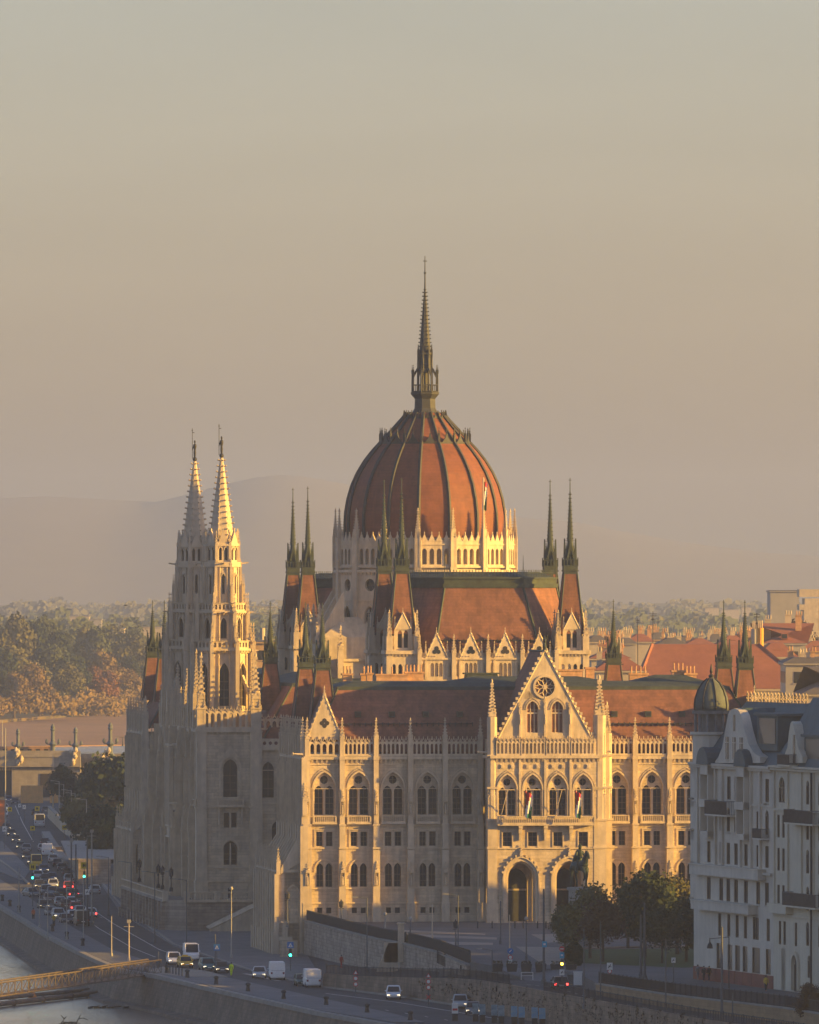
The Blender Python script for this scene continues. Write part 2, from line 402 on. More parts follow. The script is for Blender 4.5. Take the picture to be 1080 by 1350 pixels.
# ---- front (south) wings
MF = I4
cols = [-32.3, -27.45, -22.75, -18.0, -13.2, -8.3]
for s in (-1, 1):
    c = [x*s for x in cols]
    for i in range(5):
        a, b = c[i], c[i+1]; xc = (a+b)/2; hw = abs(b-a)/2
        bay(MF, xc, hw)
        g = MB(); g.M = T(0, -.25, 0); gallery(g, min(a,b)+.3, max(a,b)-.3, 22.9, 24.75, 7 if i else 5)
        g.build('gallery', M['stone2'], PARL)
    for i, x in enumerate(c): buttress(MF, x, .95 if i else 1.15, pin=True)
    x0, x1 = sorted((-W_*s, -7.6*s)) if s > 0 else (7.6, W_)
    strings(MF, *((-W_, -7.6) if s > 0 else (7.6, W_)))
wall.M = MF
wall.quad((-W_,0,-.3),(-32.3,0,-.3),(-32.3,0,22.6),(-W_,0,22.6)); wall.quad((W_,0,-.3),(32.3,0,-.3),(32.3,0,22.6),(W_,0,22.6))
# corner pavilion gables
for s in (-1, 1):
    xc = s*29.87; g = MB(); g.M = T(0, -.12, 0)
    gz = 25.0; gt = 31.0; hw = 2.35
    g.ext([(xc-hw, gz), (xc+hw, gz), (xc, gt)], 0, .5)
    for q in (-1, 1):
        for k in range(8):
            t = (k+.5)/8; x = xc+q*hw*(1-t)*1.04; z = gz+(gt-gz)*t+.15; g.box(x-.12, x+.12, -.12, .35, z-.05, z+.28)
        g.bar((xc+q*(hw+.1), .1, gz), (xc, .1, gt+.15), .17)
    pinn(g, xc, .2, gt-.2, .4, .3, 1.1, 2)
    # quatrefoil
    for a in range(4): g.lathe(xc+.34*math.cos(a*PI/2), -.0, [(.0,0)], 3)
    ring = MB()
    g.build('gable', M['stone2'], PARL)
    q = MB()
    for a in range(4):
        cx, cz = xc+.36*math.cos(a*PI/2), 27.3+.36*math.sin(a*PI/2)
        q.ext([(cx+.32*math.cos(t*PI/5), cz+.32*math.sin(t*PI/5)) for t in range(10)], -.14+a*.001, -.10)
    q.build('quatrefoil_window', M['glass'], PARL)
    r = MB(); r.loft([(xc-hw, .3, gz), (xc+hw, .3, gz), (xc+hw, 5, gz), (xc-hw, 5, gz)], [(xc, .3, gt), (xc, .3, gt), (xc, 7, gt), (xc, 7, gt)])
    r.build('roof', M['tile'], PARL)
# ---- roofs
def roof_slab(name_par, base, top, z0, z1, cap=True, rail=True):
    r = MB(); r.loft([(x, y, z0) for x, y in base], [(x, y, z1) for x, y in top], False)
    ro = r.build('roof', M['tile'], PARL)
    n = len(base); c = MB()
    c.loft([(x, y, z1-.55) for x, y in _grow(top, .18)], [(x, y, z1+.25) for x, y in _grow(top, .1)])
    c.loft([(x, y, z1+.25) for x, y in _grow(top, -.1)], [(x, y, z1+.9) for x, y in _grow(top, -2.5)])
    for i in range(n):
        c.bar((*base[i], z0), (*top[i], z1), .16)
    c.build('roof_ridge', M['copper'], ro)
    return ro
def _grow(P, d):
    cx = sum(p[0] for p in P)/len(P); cy_ = sum(p[1] for p in P)/len(P)
    return [(x+d*(1 if x > cx else -1), y+d*(1 if y > cy_ else -1)) for x, y in P]
def rect(x0, x1, y0, y1): return [(x0,y0),(x1,y0),(x1,y1),(x0,y1)]
def hatches(ro, xs, y0, y1, z0, z1, z):
    for x in xs:
        t = (z-z0)/(z1-z0); y = y0+(y1-y0)*t
        h = MB(); h.box(x-.42, x+.42, y-.35, y+.6, z-.35, z+.45); h.m = 1; h.box(x-.3, x+.3, y-.37, y-.34, z-.2, z+.33)
        h.build('roof_hatch', [M['copper'], M['glass']], ro)
r1 = roof_slab('r', rect(-32, 32, .7, 29), rect(-27.3, 27.3, 6.5, 23), 23.3, 32.0)
hatches(r1, [-24.8+4.72*i for i in range(4)]+[10.9+4.72*i for i in range(4)], .7, 6.5, 23.3, 32.0, 28.4)
s = MB()
for q in (-1, 1):
    xa, xb = sorted((q*9, q*28.5))
    s.box(xa, xb, 2.9, 3.0, 27.1, 27.2)
    for i in range(26): x = xa+(xb-xa)*i/25; s.box(x-.05, x+.05, 2.85, 3.1, 26.8, 27.35)
s.build('snow_guard', M['iron'], r1)
# ---- west flank of the front pavilion, with its lower arcade block
def flank(Mx, L, ribs, wins=True, lowblock=True, zlow=8.0, proj=3.5):
    """outer long side, seen at a raking angle; local x from 0 to L, outward is -y"""
    st = L/ribs
    for i in range(ribs):
        xc = (i+.5)*st; wall.M = Mx
        ops = [('a', xc-.55, xc+.55, 14.7, 18.2, 1.0), ('r', xc-.45, xc+.45, 10.4, 12.3)]
        if not lowblock: ops.append(('a', xc-.5, xc+.5, 4.8, 7.3, .8))
        panel(wall, i*st, (i+1)*st, ZG, 22.4, ops, .4)
        w_ = MB()
        for op in ops:
            if op[0] == 'a': window(None, Mx, xc, op[3], (op[2]-op[1])/2, op[4]-op[3], op[5], mv=1, merged=w_)
            else: window(None, Mx, xc, op[3], .45, 1.9, kind='r', mv=1, merged=w_)
        w_.build('side_window', [M['frame'], M['glass']], PARL)
        g = MB(); g.M = Mx @ T(0, -.2, 0); gallery(g, i*st+.3, (i+1)*st-.3, 22.9, 24.75, max(3, int(st/.75))); g.build('gallery', M['stone2'], PARL)
    trim.M = Mx
    for z in (2.6, 4.6, 10.15, 13.25, 18.3): trim.box(0, L, -.14, 0, z-.12, z+.1)
    trim.box(0, L, -.42, .1, 22.3, 22.72); corbels(trim, 0, L, 22.3, int(L/.7), .6, .35)
    for i in range(ribs+1):
        x = i*st; b = MB(); b.M = Mx
        b.box(x-.42, x+.42, -.85, 0, ZG if not lowblock else 8, 13.3); b.box(x-.3, x+.3, -.6, 0, 13.3, 22.4)
        b.box(x-.14, x+.14, -.8, 0, 13.6, 21.8)
        pinn(b, x, -.5, 14.9, .45, 2.2, 1.4, 3); pinn(b, x, -.2, 22.5, .6, 2.7, 2.6, 5)
        if lowblock:                     # raking strut down to the arcade
            b.F([(x-.28,-proj+.3,zlow-.6),(x+.28,-proj+.3,zlow-.6),(x+.28,0,13.0),(x-.28,0,13.0),(x-.28,-proj+.3,zlow-1.4),(x+.28,-proj+.3,zlow-1.4),(x+.28,0,8.5),(x-.28,0,8.5)],
                [(0,1,2,3),(4,5,1,0),(0,3,7,4),(1,2,6,5),(4,7,6,5)])
            pinn(b, x, -proj-.05, zlow-1.5, .55, 1.6, 1.9, 3)
            b.box(x-.35, x+.35, -proj-.6, -proj, ZG, zlow-1.4); b.box(x-.45, x+.45, -proj-.95, -proj, ZG, ZG+3.4)
        b.build('buttress', M['stone2'], PARL)
    if lowblock:
        for i in range(ribs):
            xc = (i+.5)*st; wall.M = Mx @ T(0, -proj, 0)
            panel(wall, i*st, (i+1)*st, ZG, zlow-1, [('a', xc-st*.3, xc+st*.3, 0, 4.2, st*.34)], .8)
        trim.M = Mx @ T(0, -proj, 0)
        trim.box(0, L, -.2, 0, -.2, .1); trim.box(0, L, -.25, .2, zlow-1.2, zlow-.95); balus(trim, 0, L, zlow-.95, zlow, -.1, n=int(L/.4))
        wall.M = Mx; wall.box(0, L, -proj+.8, 0, ZG, zlow-1.05)
MW = lambda u0, v1: T(u0, v1, 0) @ RZ(-PI/2)         # west-facing wall, local x runs towards the south
flank(MW(-W_, 28), 28, 9)
wall.M = None
# south end of the lower arcade block: a tall arch into the loggia
wall.M = T(-36.2, 0, 0); panel(wall, 0, 3.55, ZG, 7, [('a', 1.3, 2.75, 0, 3.9, 1.0)], .8)
trim.M = T(-36.2, 0, 0); trim.box(-.2, 3.5, -.25, 0, 6.8, 7.05); trim.box(-.2, 3.5, -.2, 0, -.2, .1); band(trim, 2.02, 3.9, .72, 1.0, .2, -.2, 0, 3.9)
balus(trim, 0, 3.4, 7.05, 8, -.1)
bb = MB(); bb.box(-33.3, -32.2, -1.1, .2, ZG, 13.2); bb.box(-33.1, -32.3, -.8, .2, 13.2, 22.6)
for z in (14.6,): pinn(bb, -32.7, -.8, z, .6, 2.2, 2.0, 4)
bb.build('buttress', M['stone2'], PARL)
# door leaf behind the loggia arch
d = MB(); d.box(-34.9, -33.45, .6, .75, 0, 5); d.build('door', M['glass'], PARL)
# gargoyles that catch the light at the cornice
def gargoyle(x, y, z, dx, dy, L=1.1):
    g = MB(); g.bar((x, y, z), (x+dx*L, y+dy*L, z+.1), .17, 5, .12); g.lathe(x+dx*(L+.1), y+dy*(L+.1), [(.05,z-.1),(.17,z+.1),(.08,z+.3)], 5)
    g.build('gargoyle', M['stone2'], PARL)
gargoyle(-32.9, -.4, 23, -1, -.1, 1.3)
gargoyle(-7.9, -4.8, 23.3, -1, -.2, 1.2)
gargoyle(7.9, -4.8, 23.3, 1, -.2)
# ---- portico
PJ = 5.6; PW = 7.65; MP = T(0, -PJ, 0)
wall.M = MP
ops = [('a', -3.35-2.0, -3.35+2.0, 0, 6.1, 2.35), ('a', 3.35-2.0, 3.35+2.0, 0, 6.1, 2.35)]
panel(wall, -PW, PW, -.3, 10.1, ops, .9)
for c in (-3.35, 3.35):                  # stepped reveals
    wall.M = MP @ T(0, .9, 0)
    trim.M = MP
    band(trim, c, 6.1, 2.0, 2.35, .35, -.12, 0, 6.1); band(trim, c, 6.1, 2.38, 2.8, .18, -.3, 0, 5.6)
    for k in range(11):
        p = arc(c, 6.1, 2.66, 3.15, 6)[k+1]; trim.box(p[0]-.12, p[0]+.12, -.36, 0, p[1]-.1, p[1]+.2)
    band(trim, c, 6.1, 1.72, 2.05, .28, .5, .95, 6.1)
    trim.box(c-.2, c+.2, -.4, 0, 9.1, 9.6); pinn(trim, c, -.2, 9.4, .34, .2, .9, 2)
wall.M = MP; xs4 = [-5.25, -1.75, 1.75, 5.25]
ops = [('r', x-.62, x+.62, 10.45, 12.35) for x in xs4]
for x in xs4: window(PARL, MP, x, 10.45, .62, 1.9, kind='r', mv=1, mh=2)
ops += [('a', x-1.3, x+1.3, 14.55, 18.2, 2.1) for x in xs4]
panel(wall, -PW, PW, 10.1, 25.1, ops, .35)
for x in xs4:
    im = MP @ T(0, .35, 0); wall.M = im
    panel(wall, x-1.35, x+1.35, 14.5, 20.4, [('a', x-.64-.5, x-.64+.5, 14.7, 17.7, .8), ('a', x+.64-.5, x+.64+.5, 14.7, 17.7, .8), ('c', x, 19.25, .5)], .32)
    for s in (-1, 1): window(PARL, im, x+s*.64, 14.7, .5, 3.0, .8, mv=1, mh=3)
    window(PARL, im, x, 19.25, .5, 0, kind='c', mv=4, name='round_window')
    trim.M = MP; band(trim, x, 18.2, 1.3, 2.1, .2, -.2, 0); band(trim, x, 18.2, 1.62, 2.55, .1, -.1, 0)
    for s in (-1, 1): trim.box(x+s*1.4-.1, x+s*1.4+.1, -.14, 0, 14.6, 18.2)
    for s in (-.7, .7): trim.box(x+s-.28, x+s+.28, -.12, 0, 21.1, 21.7); trim.box(x+s-.16, x+s+.16, -.18, -.1, 21.2, 21.6)
    trim.box(x-.78, x-.66, -.1, 0, 10.3, 12.5); trim.box(x+.66, x+.78, -.1, 0, 10.3, 12.5); trim.box(x-.78, x+.78, -.1, 0, 12.42, 12.55)
trim.M = MP
for x in (-3.5, 0, 3.5):
    trim.box(x-.16, x+.16, -.22, 0, 14.6, 25); trim.box(x-.28, x+.28, -.9, 0, 12.9, 13.3); trim.box(x-.24, x+.24, -.6, 0, 12.2, 12.9); trim.box(x-.16, x+.16, -.35, 0, 11.3, 12.2)
for z in (4.6, 10.15): trim.box(-PW if z > 9 else -PW, PW if z > 9 else -5.9, -.13, 0, z-.1, z+.1)
trim.box(-PW, PW, -.12, 0, 18.15, 18.25); trim.box(-PW, PW, -.45, .1, 22.5, 22.9); corbels(trim, -PW, PW, 22.5, 24, .6, .35)
bal = MB(); bal.M = MP; bal.box(-6.7, 6.7, -1.0, 0, 13.3, 13.55); balus(bal, -6.7, 6.7, 13.55, 14.6, -.98, n=46); bal.build('balcony', M['stone2'], PARL)
for i in range(4):
    g = MB(); g.M = T(0, -PJ-.3, 0); gallery(g, -6.9+3.45*i+.1, -6.9+3.45*(i+1)-.1, 23.0, 24.9, 6); g.build('gallery', M['stone2'], PARL)
# sides of the portico
for s in (-1, 1):
    Ms = (MW(-PW, 0) if s < 0 else T(PW, -PJ, 0) @ RZ(PI/2)); wall.M = Ms
    panel(wall, 0, PJ, -.3, 10.1, [('a', PJ/2-1.5, PJ/2+1.5, 0, 6.0, 1.9)], .7)
    panel(wall, 0, PJ, 10.1, 25.1, [('a', PJ/2-1.1, PJ/2+1.1, 14.6, 18.3, 1.9)], .4)
    window(PARL, Ms, PJ/2, 14.6, 1.1, 3.7, 1.9, mv=2, mh=3)
    trim.M = Ms; trim.box(0, PJ, -.4, .1, 22.5, 22.9); trim.box(0, PJ, -.14, 0, 10.05, 10.25); trim.box(0, PJ, -.14, 0, 13.2, 13.45)
wall.M = None
wall.quad((-PW, -PJ, 25.1), (PW, -PJ, 25.1), (PW, 0, 25.1), (-PW, 0, 25.1)); wall.box(-PW, PW, -PJ, 0, 9.9, 10.1)
# porch back wall with doors
pb = MB(); panel(pb, -PW, PW, -.3, 10, [('a', -4.9, -1.8, 0, 5.4, 1.9), ('a', 1.8, 4.9, 0, 5.4, 1.9)], .5); pb.build('porch_wall', M['stone'], PARL)
for c in (-3.35, 3.35):
    d = MB(); d.box(c-1.55, c+1.55, .4, .5, 0, 4.2); d.m = 1; d.box(c+1.62, c+2.1, -1.2, -.5, 0, 6.5); d.box(c-1.7, c+1.7, .38, .5, 4.2, 4.45); d.m = 2; d.box(c-1.5, c+1.5, .46, .5, 4.45, 7.3)
    d.build('door', [M['rib'], M['stone2'], M['rib']], PARL)
fl = MB(); fl.box(-PW, PW, -PJ-1.3, 0, -.3, .0+.012); fl.box(-PW-.6, PW+.6, -PJ-1.9, -PJ-1.3, -.3, -.12); fl.build('step', M['stone2'], PARL)
# gable of the portico
g = MB(); gy = -PJ+.35; gz = 25.1; gt = 37.1; hw = 6.35
def gab_z(x): return gz+(gt-gz)*(1-abs(x)/hw)
g.M = T(0, gy, 0)
# front face built from strips around the openings
sub = MB()
for x0, x1, ops in ((-hw, -2.7, []), (-2.7, -.9, [('a', -1.72-.78, -1.72+.78, 26.0, 29.2, 1.1)]), (-.9, .9, []), (.9, 2.7, [('a', 1.72-.78, 1.72+.78, 26.0, 29.2, 1.1)]), (2.7, hw, [])):
    if ops: panel(g, x0, x1, gz, 30.6, ops, .35)
    elif abs(x0+x1) < .1: g.quad((x0,0,gz),(x1,0,gz),(x1,0,30.6),(x0,0,30.6))
    elif x0 < 0: g.quad((x0,0,gz),(x1,0,gz),(x1,0,gab_z(x1)))
    else: g.quad((x0,0,gz),(x1,0,gz),(x0,0,gab_z(x0)))
tri = [(-2.7, 30.6), (2.7, 30.6)]
panel(g, -1.9, 1.9, 30.6, 33.5, [('c', 0, 32.2, 1.2)], .35) if False else None
n = 24; cz = 32.3; rr = 1.35
outer = []
for i in range(n+1):                     # ring between the round window and the gable edge
    a = 2*PI*i/n; c, s_ = math.cos(a), math.sin(a); t = 1e9
    if s_ < -1e-6: t = min(t, (30.6-cz)/s_)
    for q in (1, -1):
        k = (gt-gz)/hw; den = s_+q*k*c
        if den > 1e-6: t = min(t, (gt-cz)/den)
    outer.append((c*t, cz+s_*t))
for i in range(n):
    a0, a1 = 2*PI*i/n, 2*PI*(i+1)/n
    p = (rr*math.cos(a0), cz+rr*math.sin(a0)); q = (rr*math.cos(a1), cz+rr*math.sin(a1)); o1, o0 = outer[i+1], outer[i]
    g.quad((p[0],0,p[1]),(o0[0],0,o0[1]),(o1[0],0,o1[1]),(q[0],0,q[1]))
    g.quad((p[0],0,p[1]),(q[0],0,q[1]),(q[0],.35,q[1]),(p[0],.35,p[1]))
    r2, r3 = rr*1.0, rr*1.22
    g.quad(*[(r*math.cos(a), -.14, cz+r*math.sin(a)) for r, a in ((r2,a0),(r3,a0),(r3,a1),(r2,a1))])
    g.quad(*[(r3*math.cos(a), y, cz+r3*math.sin(a)) for a, y in ((a0,-.14),(a0,0),(a1,0),(a1,-.14))])
g.quad((-2.7,0,30.6),(-.0,0,30.6),(-2.7,0,gab_z(2.7))) if gab_z(2.7) > 30.6 else None
for q in (-1, 1):
    g.bar((q*(hw+.25), .1, gz-.1), (0, .1, gt+.25), .24)
    for k in range(17):
        t = (k+.6)/17.5; x = q*(hw+.25)*(1-t)+q*.15; z = gz+(gt-gz)*t+.3; g.box(x-.17, x+.17, -.15, .3, z-.1, z+.28)
for c in (-1.72, 1.72):
    band(g, c, 29.2, .82, 1.15, .17, -.16, 0, 0); band(g, c, 29.2, 1.1, 1.55, .09, -.1, 0)
for x in (-3.45, 0, 3.45):
    top = 30.2 if x else 30.8
    g.box(x-.14, x+.14, -.3, 0, gz, top-1.2); pinn(g, x, -.15, top-1.4, .36, .2, 1.1, 3)
    g.lathe(x, -.3, [(.12, 27.2), (.15, 27.8), (.06, 28.2), (.09, 28.4), (.02, 28.6)], 5)
gob = g.build('gable', M['stone2'], PARL)
w_ = MB(); gm = T(0, gy, 0)
for c in (-1.72, 1.72): window(None, gm, c, 26.0, .78, 3.2, 1.1, mv=2, mh=1, merged=w_)
w_.m = 0; w_.M = gm
for c in (-1.72, 1.72): w_.box(c-.78, c+.78, .2, .34, 28.6, 28.8); [w_.box(c+x-.05, c+x+.05, .2, .34, 26, 30.2) for x in (-.26, .26)]
w_.build('gable_window', [M['stone2'], M['glass']], gob)
rw = MB(); rw.M = gm; rw.m = 1; rw.ext([(1.36*math.cos(2*PI*i/20), cz+1.36*math.sin(2*PI*i/20)) for i in range(20)], .34, .36); rw.m = 0
for i in range(8):
    a = 2*PI*(i+.5)/8; rw.bar((.3*math.cos(a), .22, cz+.3*math.sin(a)), (.85*math.cos(a), .22, cz+.85*math.sin(a)), .075)
    for d_ in (-.32, .32): rw.bar((.82*math.cos(a), .22, cz+.82*math.sin(a)), (1.33*math.cos(a+d_), .22, cz+1.33*math.sin(a+d_)), .075)
rw.lathe(0, 0, [(.01,0)], 3); rw.ext([(.36*math.cos(2*PI*i/10), cz+.36*math.sin(2*PI*i/10)) for i in range(10)], .15, .3)
rw.ext([(.18*math.cos(2*PI*i/8), cz+.18*math.sin(2*PI*i/8)) for i in range(8)], .12, .2)
rw.build('rose_window', [M['stone2'], M['glass']], gob)
r = MB(); r.loft([(-hw, gy+.3, gz), (hw, gy+.3, gz), (hw, 6, gz), (-hw, 6, gz)], [(-.02, gy+.3, gt), (.02, gy+.3, gt), (.02, 11, gt), (-.02, 11, gt)])
ro = r.build('roof', M['tile'], PARL)
r = MB(); r.bar((0, gy, gt+.1), (0, 11, gt+.1), .16); r.build('roof_ridge', M['copper'], ro)
# statue on the apex
st_ = MB(); st_.lathe(0, gy+.2, [(.35, gt), (.25, gt+.5), (.3, gt+.6), (.2, gt+1.2), (.27, gt+1.7), (.08, gt+1.9), (.13, gt+2.05), (.03, gt+2.25)], 8)
st_.bar((.2, gy+.2, gt+1.6), (.42, gy+.1, gt+2.3), .06)
st_.build('statue', M['copper'], PARL)
# corner turrets of the portico
def shaft_turret(x, y, w, ztop, hp, seg=()):
    b = MB(); h = w/2
    b.box(x-h-.15, x+h+.15, y-h-.15, y+h+.15, -.3, 2.6)
    b.box(x-h, x+h, y-h, y+h, 2.6, 14.0)
    for z in (10.1, 13.9, 18.3, 22.7): b.box(x-h-.12, x+h+.12, y-h-.12, y+h+.12, z, z+.3)
    b.lathe(x, y, [(h*1.1, 14.2), (h*1.1, ztop-hp)], 8, PI/8)
    for a in range(4):
        aa = PI/4+a*PI/2; pinn(b, x+h*.85*math.cos(aa)*1.1, y+h*.85*math.sin(aa)*1.1, 14.2, .4*w/1.5, 3.0, 2.6, 5)
        pinn(b, x+h*.8*math.cos(aa), y+h*.8*math.sin(aa), 22.9, .34*w/1.5, 2.6, 1.8, 3)
    pinn(b, x, y, ztop-hp-.2, w*.72, .4, hp, 9)
    return b.build('corner_turret', M['stone2'], PARL)
shaft_turret(-7.3, -5.1, 1.3, 32.6, 4.4); shaft_turret(7.6, -4.8, 1.7, 33.0, 4.6)
shaft_turret(9.0, -2.2, 1.3, 29.5, 3.6)
wall.M = None
# ---- back parts: body of the south wing, centre block, north pavilion
def mass(x0, x1, y0, y1, z0, z1): wall.M = None; wall.box(x0, x1, y0, y1, z0, z1)
mass(-20, 22, 28.5, 58, ZG, 22); mass(-20, 22, 86, 105, ZG, 22); mass(-13, 13, 58.4, 86, ZG, 32.2)
mass(-22, 22, 163, 182, ZG, 23.2); mass(-22, 22, 210, 240, ZG, 23.2); mass(-13, 13, 182, 210, ZG, 32.2)
mass(22, 30.5, 95, 170, ZG, 23.2)
roof_slab('r', rect(-20, 22, 27, 60), rect(-9, 17.5, 26, 60), 22.0, 31.6)
roof_slab('r', rect(-20, 22, 85, 107), rect(-9, 17.5, 85, 108), 22.0, 31.6)
roof_slab('r', rect(-22, 22, 160, 183), rect(-17.5, 17.5, 160, 183), 23.3, 32.0)
roof_slab('r', rect(-22, 22, 208, 242), rect(-17.5, 17.5, 208, 242), 23.3, 32.0)
# flanks around the pavilion's back and east side (plain return walls)
wall.quad((-W_,28,ZG),(-22,28,ZG),(-22,28,22.6),(-W_,28,22.6)); wall.quad((W_,0,-.3),(W_,28,-.3),(W_,28,22.6),(W_,0,22.6)); wall.quad((22,28,ZG),(W_,28,ZG),(W_,28,22.6),(22,28,22.6))
# centre block between and under the west towers
CB0, CB1, CU0, CU1 = 105.0, 163.0, -37.0, -27.8
Mc = T(CU0, CB0, 0)
wall.M = Mc; xw = 4.6
panel(wall, 0, 9.2, ZG, 25.1, [('r', xw-.35, xw+.35, .1, 1.6), ('a', xw-1.0, xw+1.0, 5.0, 7.4, 1.1), ('r', xw-.95, xw+.95, 10.5, 12.7), ('a', xw-1.05, xw+1.05, 15.0, 19.2, 1.4)], .4)
window(PARL, Mc, xw, .1, .35, 1.5, kind='r', mh=0); window(PARL, Mc, xw, 5.0, 1.0, 2.4, 1.1, mv=1, mh=2)
window(PARL, Mc, xw, 10.5, .95, 2.2, kind='r', mv=1, mh=1); window(PARL, Mc, xw, 15.0, 1.05, 4.2, 1.4, mv=1, mh=3)
trim.M = Mc
trim.box(xw-.12, xw+.12, -.05, .3, 10.5, 12.7); trim.box(xw-.1, xw+.1, -.05, .3, 5.0, 8.2)
band(trim, xw, 19.2, 1.35, 1.75, .3, -.2, 0, 4); band(trim, xw, 7.4, 1.15, 1.25, .2, -.15, 0, .3)
trim.ext([(xw-1.2, 20.9), (xw+1.2, 20.9), (xw+1.0, 21.2), (xw, 22.6), (xw-1.0, 21.2)], -.12, -.01)
for z in (2.6, 4.6, 10.15, 13.6): trim.box(-.3, 9.4, -.15, 0, z-.12, z+.1)
balus(trim, xw-1.9, xw+1.9, 13.75, 14.75, -.7); trim.box(xw-2, xw+2, -.8, 0, 13.5, 13.75)
for s in (-1.7, 1.7): trim.box(xw+s-.15, xw+s+.15, -.5, 0, 10.9, 13.5)
trim.box(.5, 8.7, -.3, .1, 24.6, 25.1); corbels(trim, .7, 8.5, 24.6, 18, .4, .25)
for z in (-3.6, -2.4, -1.2): trim.box(-.3, 9.4, -.1, 0, z-.07, z+.07)
g = MB(); g.M = Mc @ T(0, -.2, 0); gallery(g, .6, 7.9, 25.2, 27.7, 8); g.build('gallery', M['stone2'], PARL)
def pier(x, y, w, z0, steps, ptop=0, hp=3.5):
    b = MB()
    for (za, zb, k) in steps: b.box(x-w*k/2, x+w*k/2, y-w*k/2, y+w*k/2, za, zb); b.box(x-w*k/2-.1, x+w*k/2+.1, y-w*k/2-.1, y+w*k/2+.1, zb-.25, zb)
    if ptop: pinn(b, x, y, steps[-1][1], w*.62, 1.4, hp, 7)
    for a in range(4):
        aa = PI/4+a*PI/2; pinn(b, x+w*.36*math.cos(aa)*1.3, y+w*.36*math.sin(aa)*1.3, 14.5, w*.2, 4, 2.5, 3)
        pinn(b, x+w*.32*math.cos(aa)*1.3, y+w*.32*math.sin(aa)*1.3, steps[-1][1]-2.2, w*.24, 2.2, 1.7, 3)
    return b.build('buttress', M['stone2'], PARL)
ps = [(ZG, 2.6, 1.15), (2.6, 13.6, 1.0), (13.6, 24.8, .9), (24.8, 28.2, .8)]
pier(CU0+.3, CB0+.4, 1.6, ZG, ps, 1, 6.2); pier(CU0+8.4, CB0+.4, 1.9, ZG, ps, 1, 6.0)
pier(CU0+.3, CB1-.6, 1.6, ZG, ps, 1, 6.2); pier(CU0+.3, 126, 1.6, ZG, ps, 1, 4.2); pier(CU0+.3, 142, 1.6, ZG, ps, 1, 4.2)
wall.M = None; wall.quad((CU0, CB0, 25.1), (CU1, CB0, 25.1), (CU1, CB1, 25.1), (CU0, CB1, 25.1)); wall.quad((CU1, CB0, 0), (CU1, CB1, 0), (CU1, CB1, 25.1), (CU1, CB0, 25.1))
# its west front in narrow bays, with a polygonal middle bay
Mw = MW(CU0, CB1); L = CB1-CB0; nb = 16; stp = L/nb
for i in range(nb):
    xc = (i+.5)*stp; wall.M = Mw
    ops = [('a', xc-.75, xc+.75, 15, 19.5, 1.5), ('r', xc-.6, xc+.6, 10.5, 12.6), ('a', xc-.8, xc+.8, .2, 6.5, 1.3)]
    panel(wall, i*stp, (i+1)*stp, ZG, 25.1, ops, .5)
    w_ = MB()
    window(None, Mw, xc, 15, .75, 4.5, 1.5, mv=1, mh=2, merged=w_); window(None, Mw, xc, 10.5, .6, 2.1, kind='r', mv=1, merged=w_); window(None, Mw, xc, .2, .8, 6.3, 1.3, mv=1, merged=w_, y=.1)
    w_.build('side_window', [M['frame'], M['glass']], PARL)
    b = MB(); b.M = Mw; x = i*stp; K = (2.3, 1.0, 1.5, 1.0)[i % 4]
    b.box(x-.3, x+.3, -1.3*K, 0, ZG, 9.9); b.box(x-.35, x+.35, -1.3*K-.25, 0, ZG, -.2); b.box(x-.25, x+.25, -.9*K, 0, 9.9, 21.0); b.box(x-.25, x+.25, -.6*K, 0, 21, 25.1); b.box(x-.12, x+.12, -.9*K-.28, 0, 14, 20.5)
    for z in (2.6, 6.2, 9.9, 13.6, 17.3, 21.0): b.box(x-.42, x+.42, -(1.3 if z < 10 else .9)*K-.12, 0, z-.12, z+.14)
    for z in (10.2, 15.2): pinn(b, x, -.9*K-.12, z, .34, 2.0, 1.5, 3)
    b.box(x+stp*.33, x+stp*.4, -.55, 0, 13, 24.8); b.box(x+stp*.62, x+stp*.69, -.55, 0, 13, 24.8)
    pinn(b, x, -1.12*K, 9.9, .5, 1.6, 1.8, 3); pinn(b, x, -.75*K, 21, .42, 1.9, 1.6, 3); pinn(b, x, -.3, 25.1, .6, 2.6, 3.0, 5)
    b.build('buttress', M['stone2'], PARL)
trim.M = Mw
for z in (0, 4.6, 9.9, 13.6, 20.9): trim.box(0, L, -.3, 0, z-.12, z+.14)
trim.box(0, L, -.6, .1, 24.6, 25.1); balus(trim, 0, L, 13.7, 14.7, -.7, n=120)
g = MB(); g.M = Mw @ T(0, -.3, 0); gallery(g, 0, L, 25.2, 27.7, 60); g.build('gallery', M['stone2'], PARL)
# middle bay window tower of the river front
b = MB(); v0, v1 = 120.5, 131.5
po = [(CU0+.1, v0), (CU0-2.6, v0+2.2), (CU0-2.6, v1-2.2), (CU0+.1, v1)]
b.slab(po, 8.6, 22.5)
for (x, y) in po[:3]:
    b.box(x-.25, x+.25, y-.25, y+.25, ZG if x < CU0-1 else 8, 23.5); pinn(b, x, y, 23.5, .55, 1.0, 2.4, 4)
for k in range(12):
    y = v0+2.4+(v1-v0-4.8)*k/11; b.box(CU0-2.85, CU0-2.6, y-.09, y+.09, 10.5, 22)
for k in range(5):
    t = (k+.5)/5; x = CU0+.1-2.7*t; y = v0+2.2*t; b.box(x-.12, x+.12, y-.3, y, 14, 22)
for z in (8.6, 10.2, 13.6, 22.3): b.slab([(x-.2, y+(-.25 if y < 126 else .25)) for x, y in po], z, z+.3)
b.build('bay_window', M['stone2'], PARL)
b = MB()
for k in range(4): b.box(CU0-.1-2.4*((k+.1)/4)-.45, CU0-.1-2.4*((k+.1)/4), v0+2.0*(k+.1)/4+.1, v0+2.0*(k+1)/4+.2, 10.7, 12.7)
b.build('bay_window_glass', M['glass'], PARL)
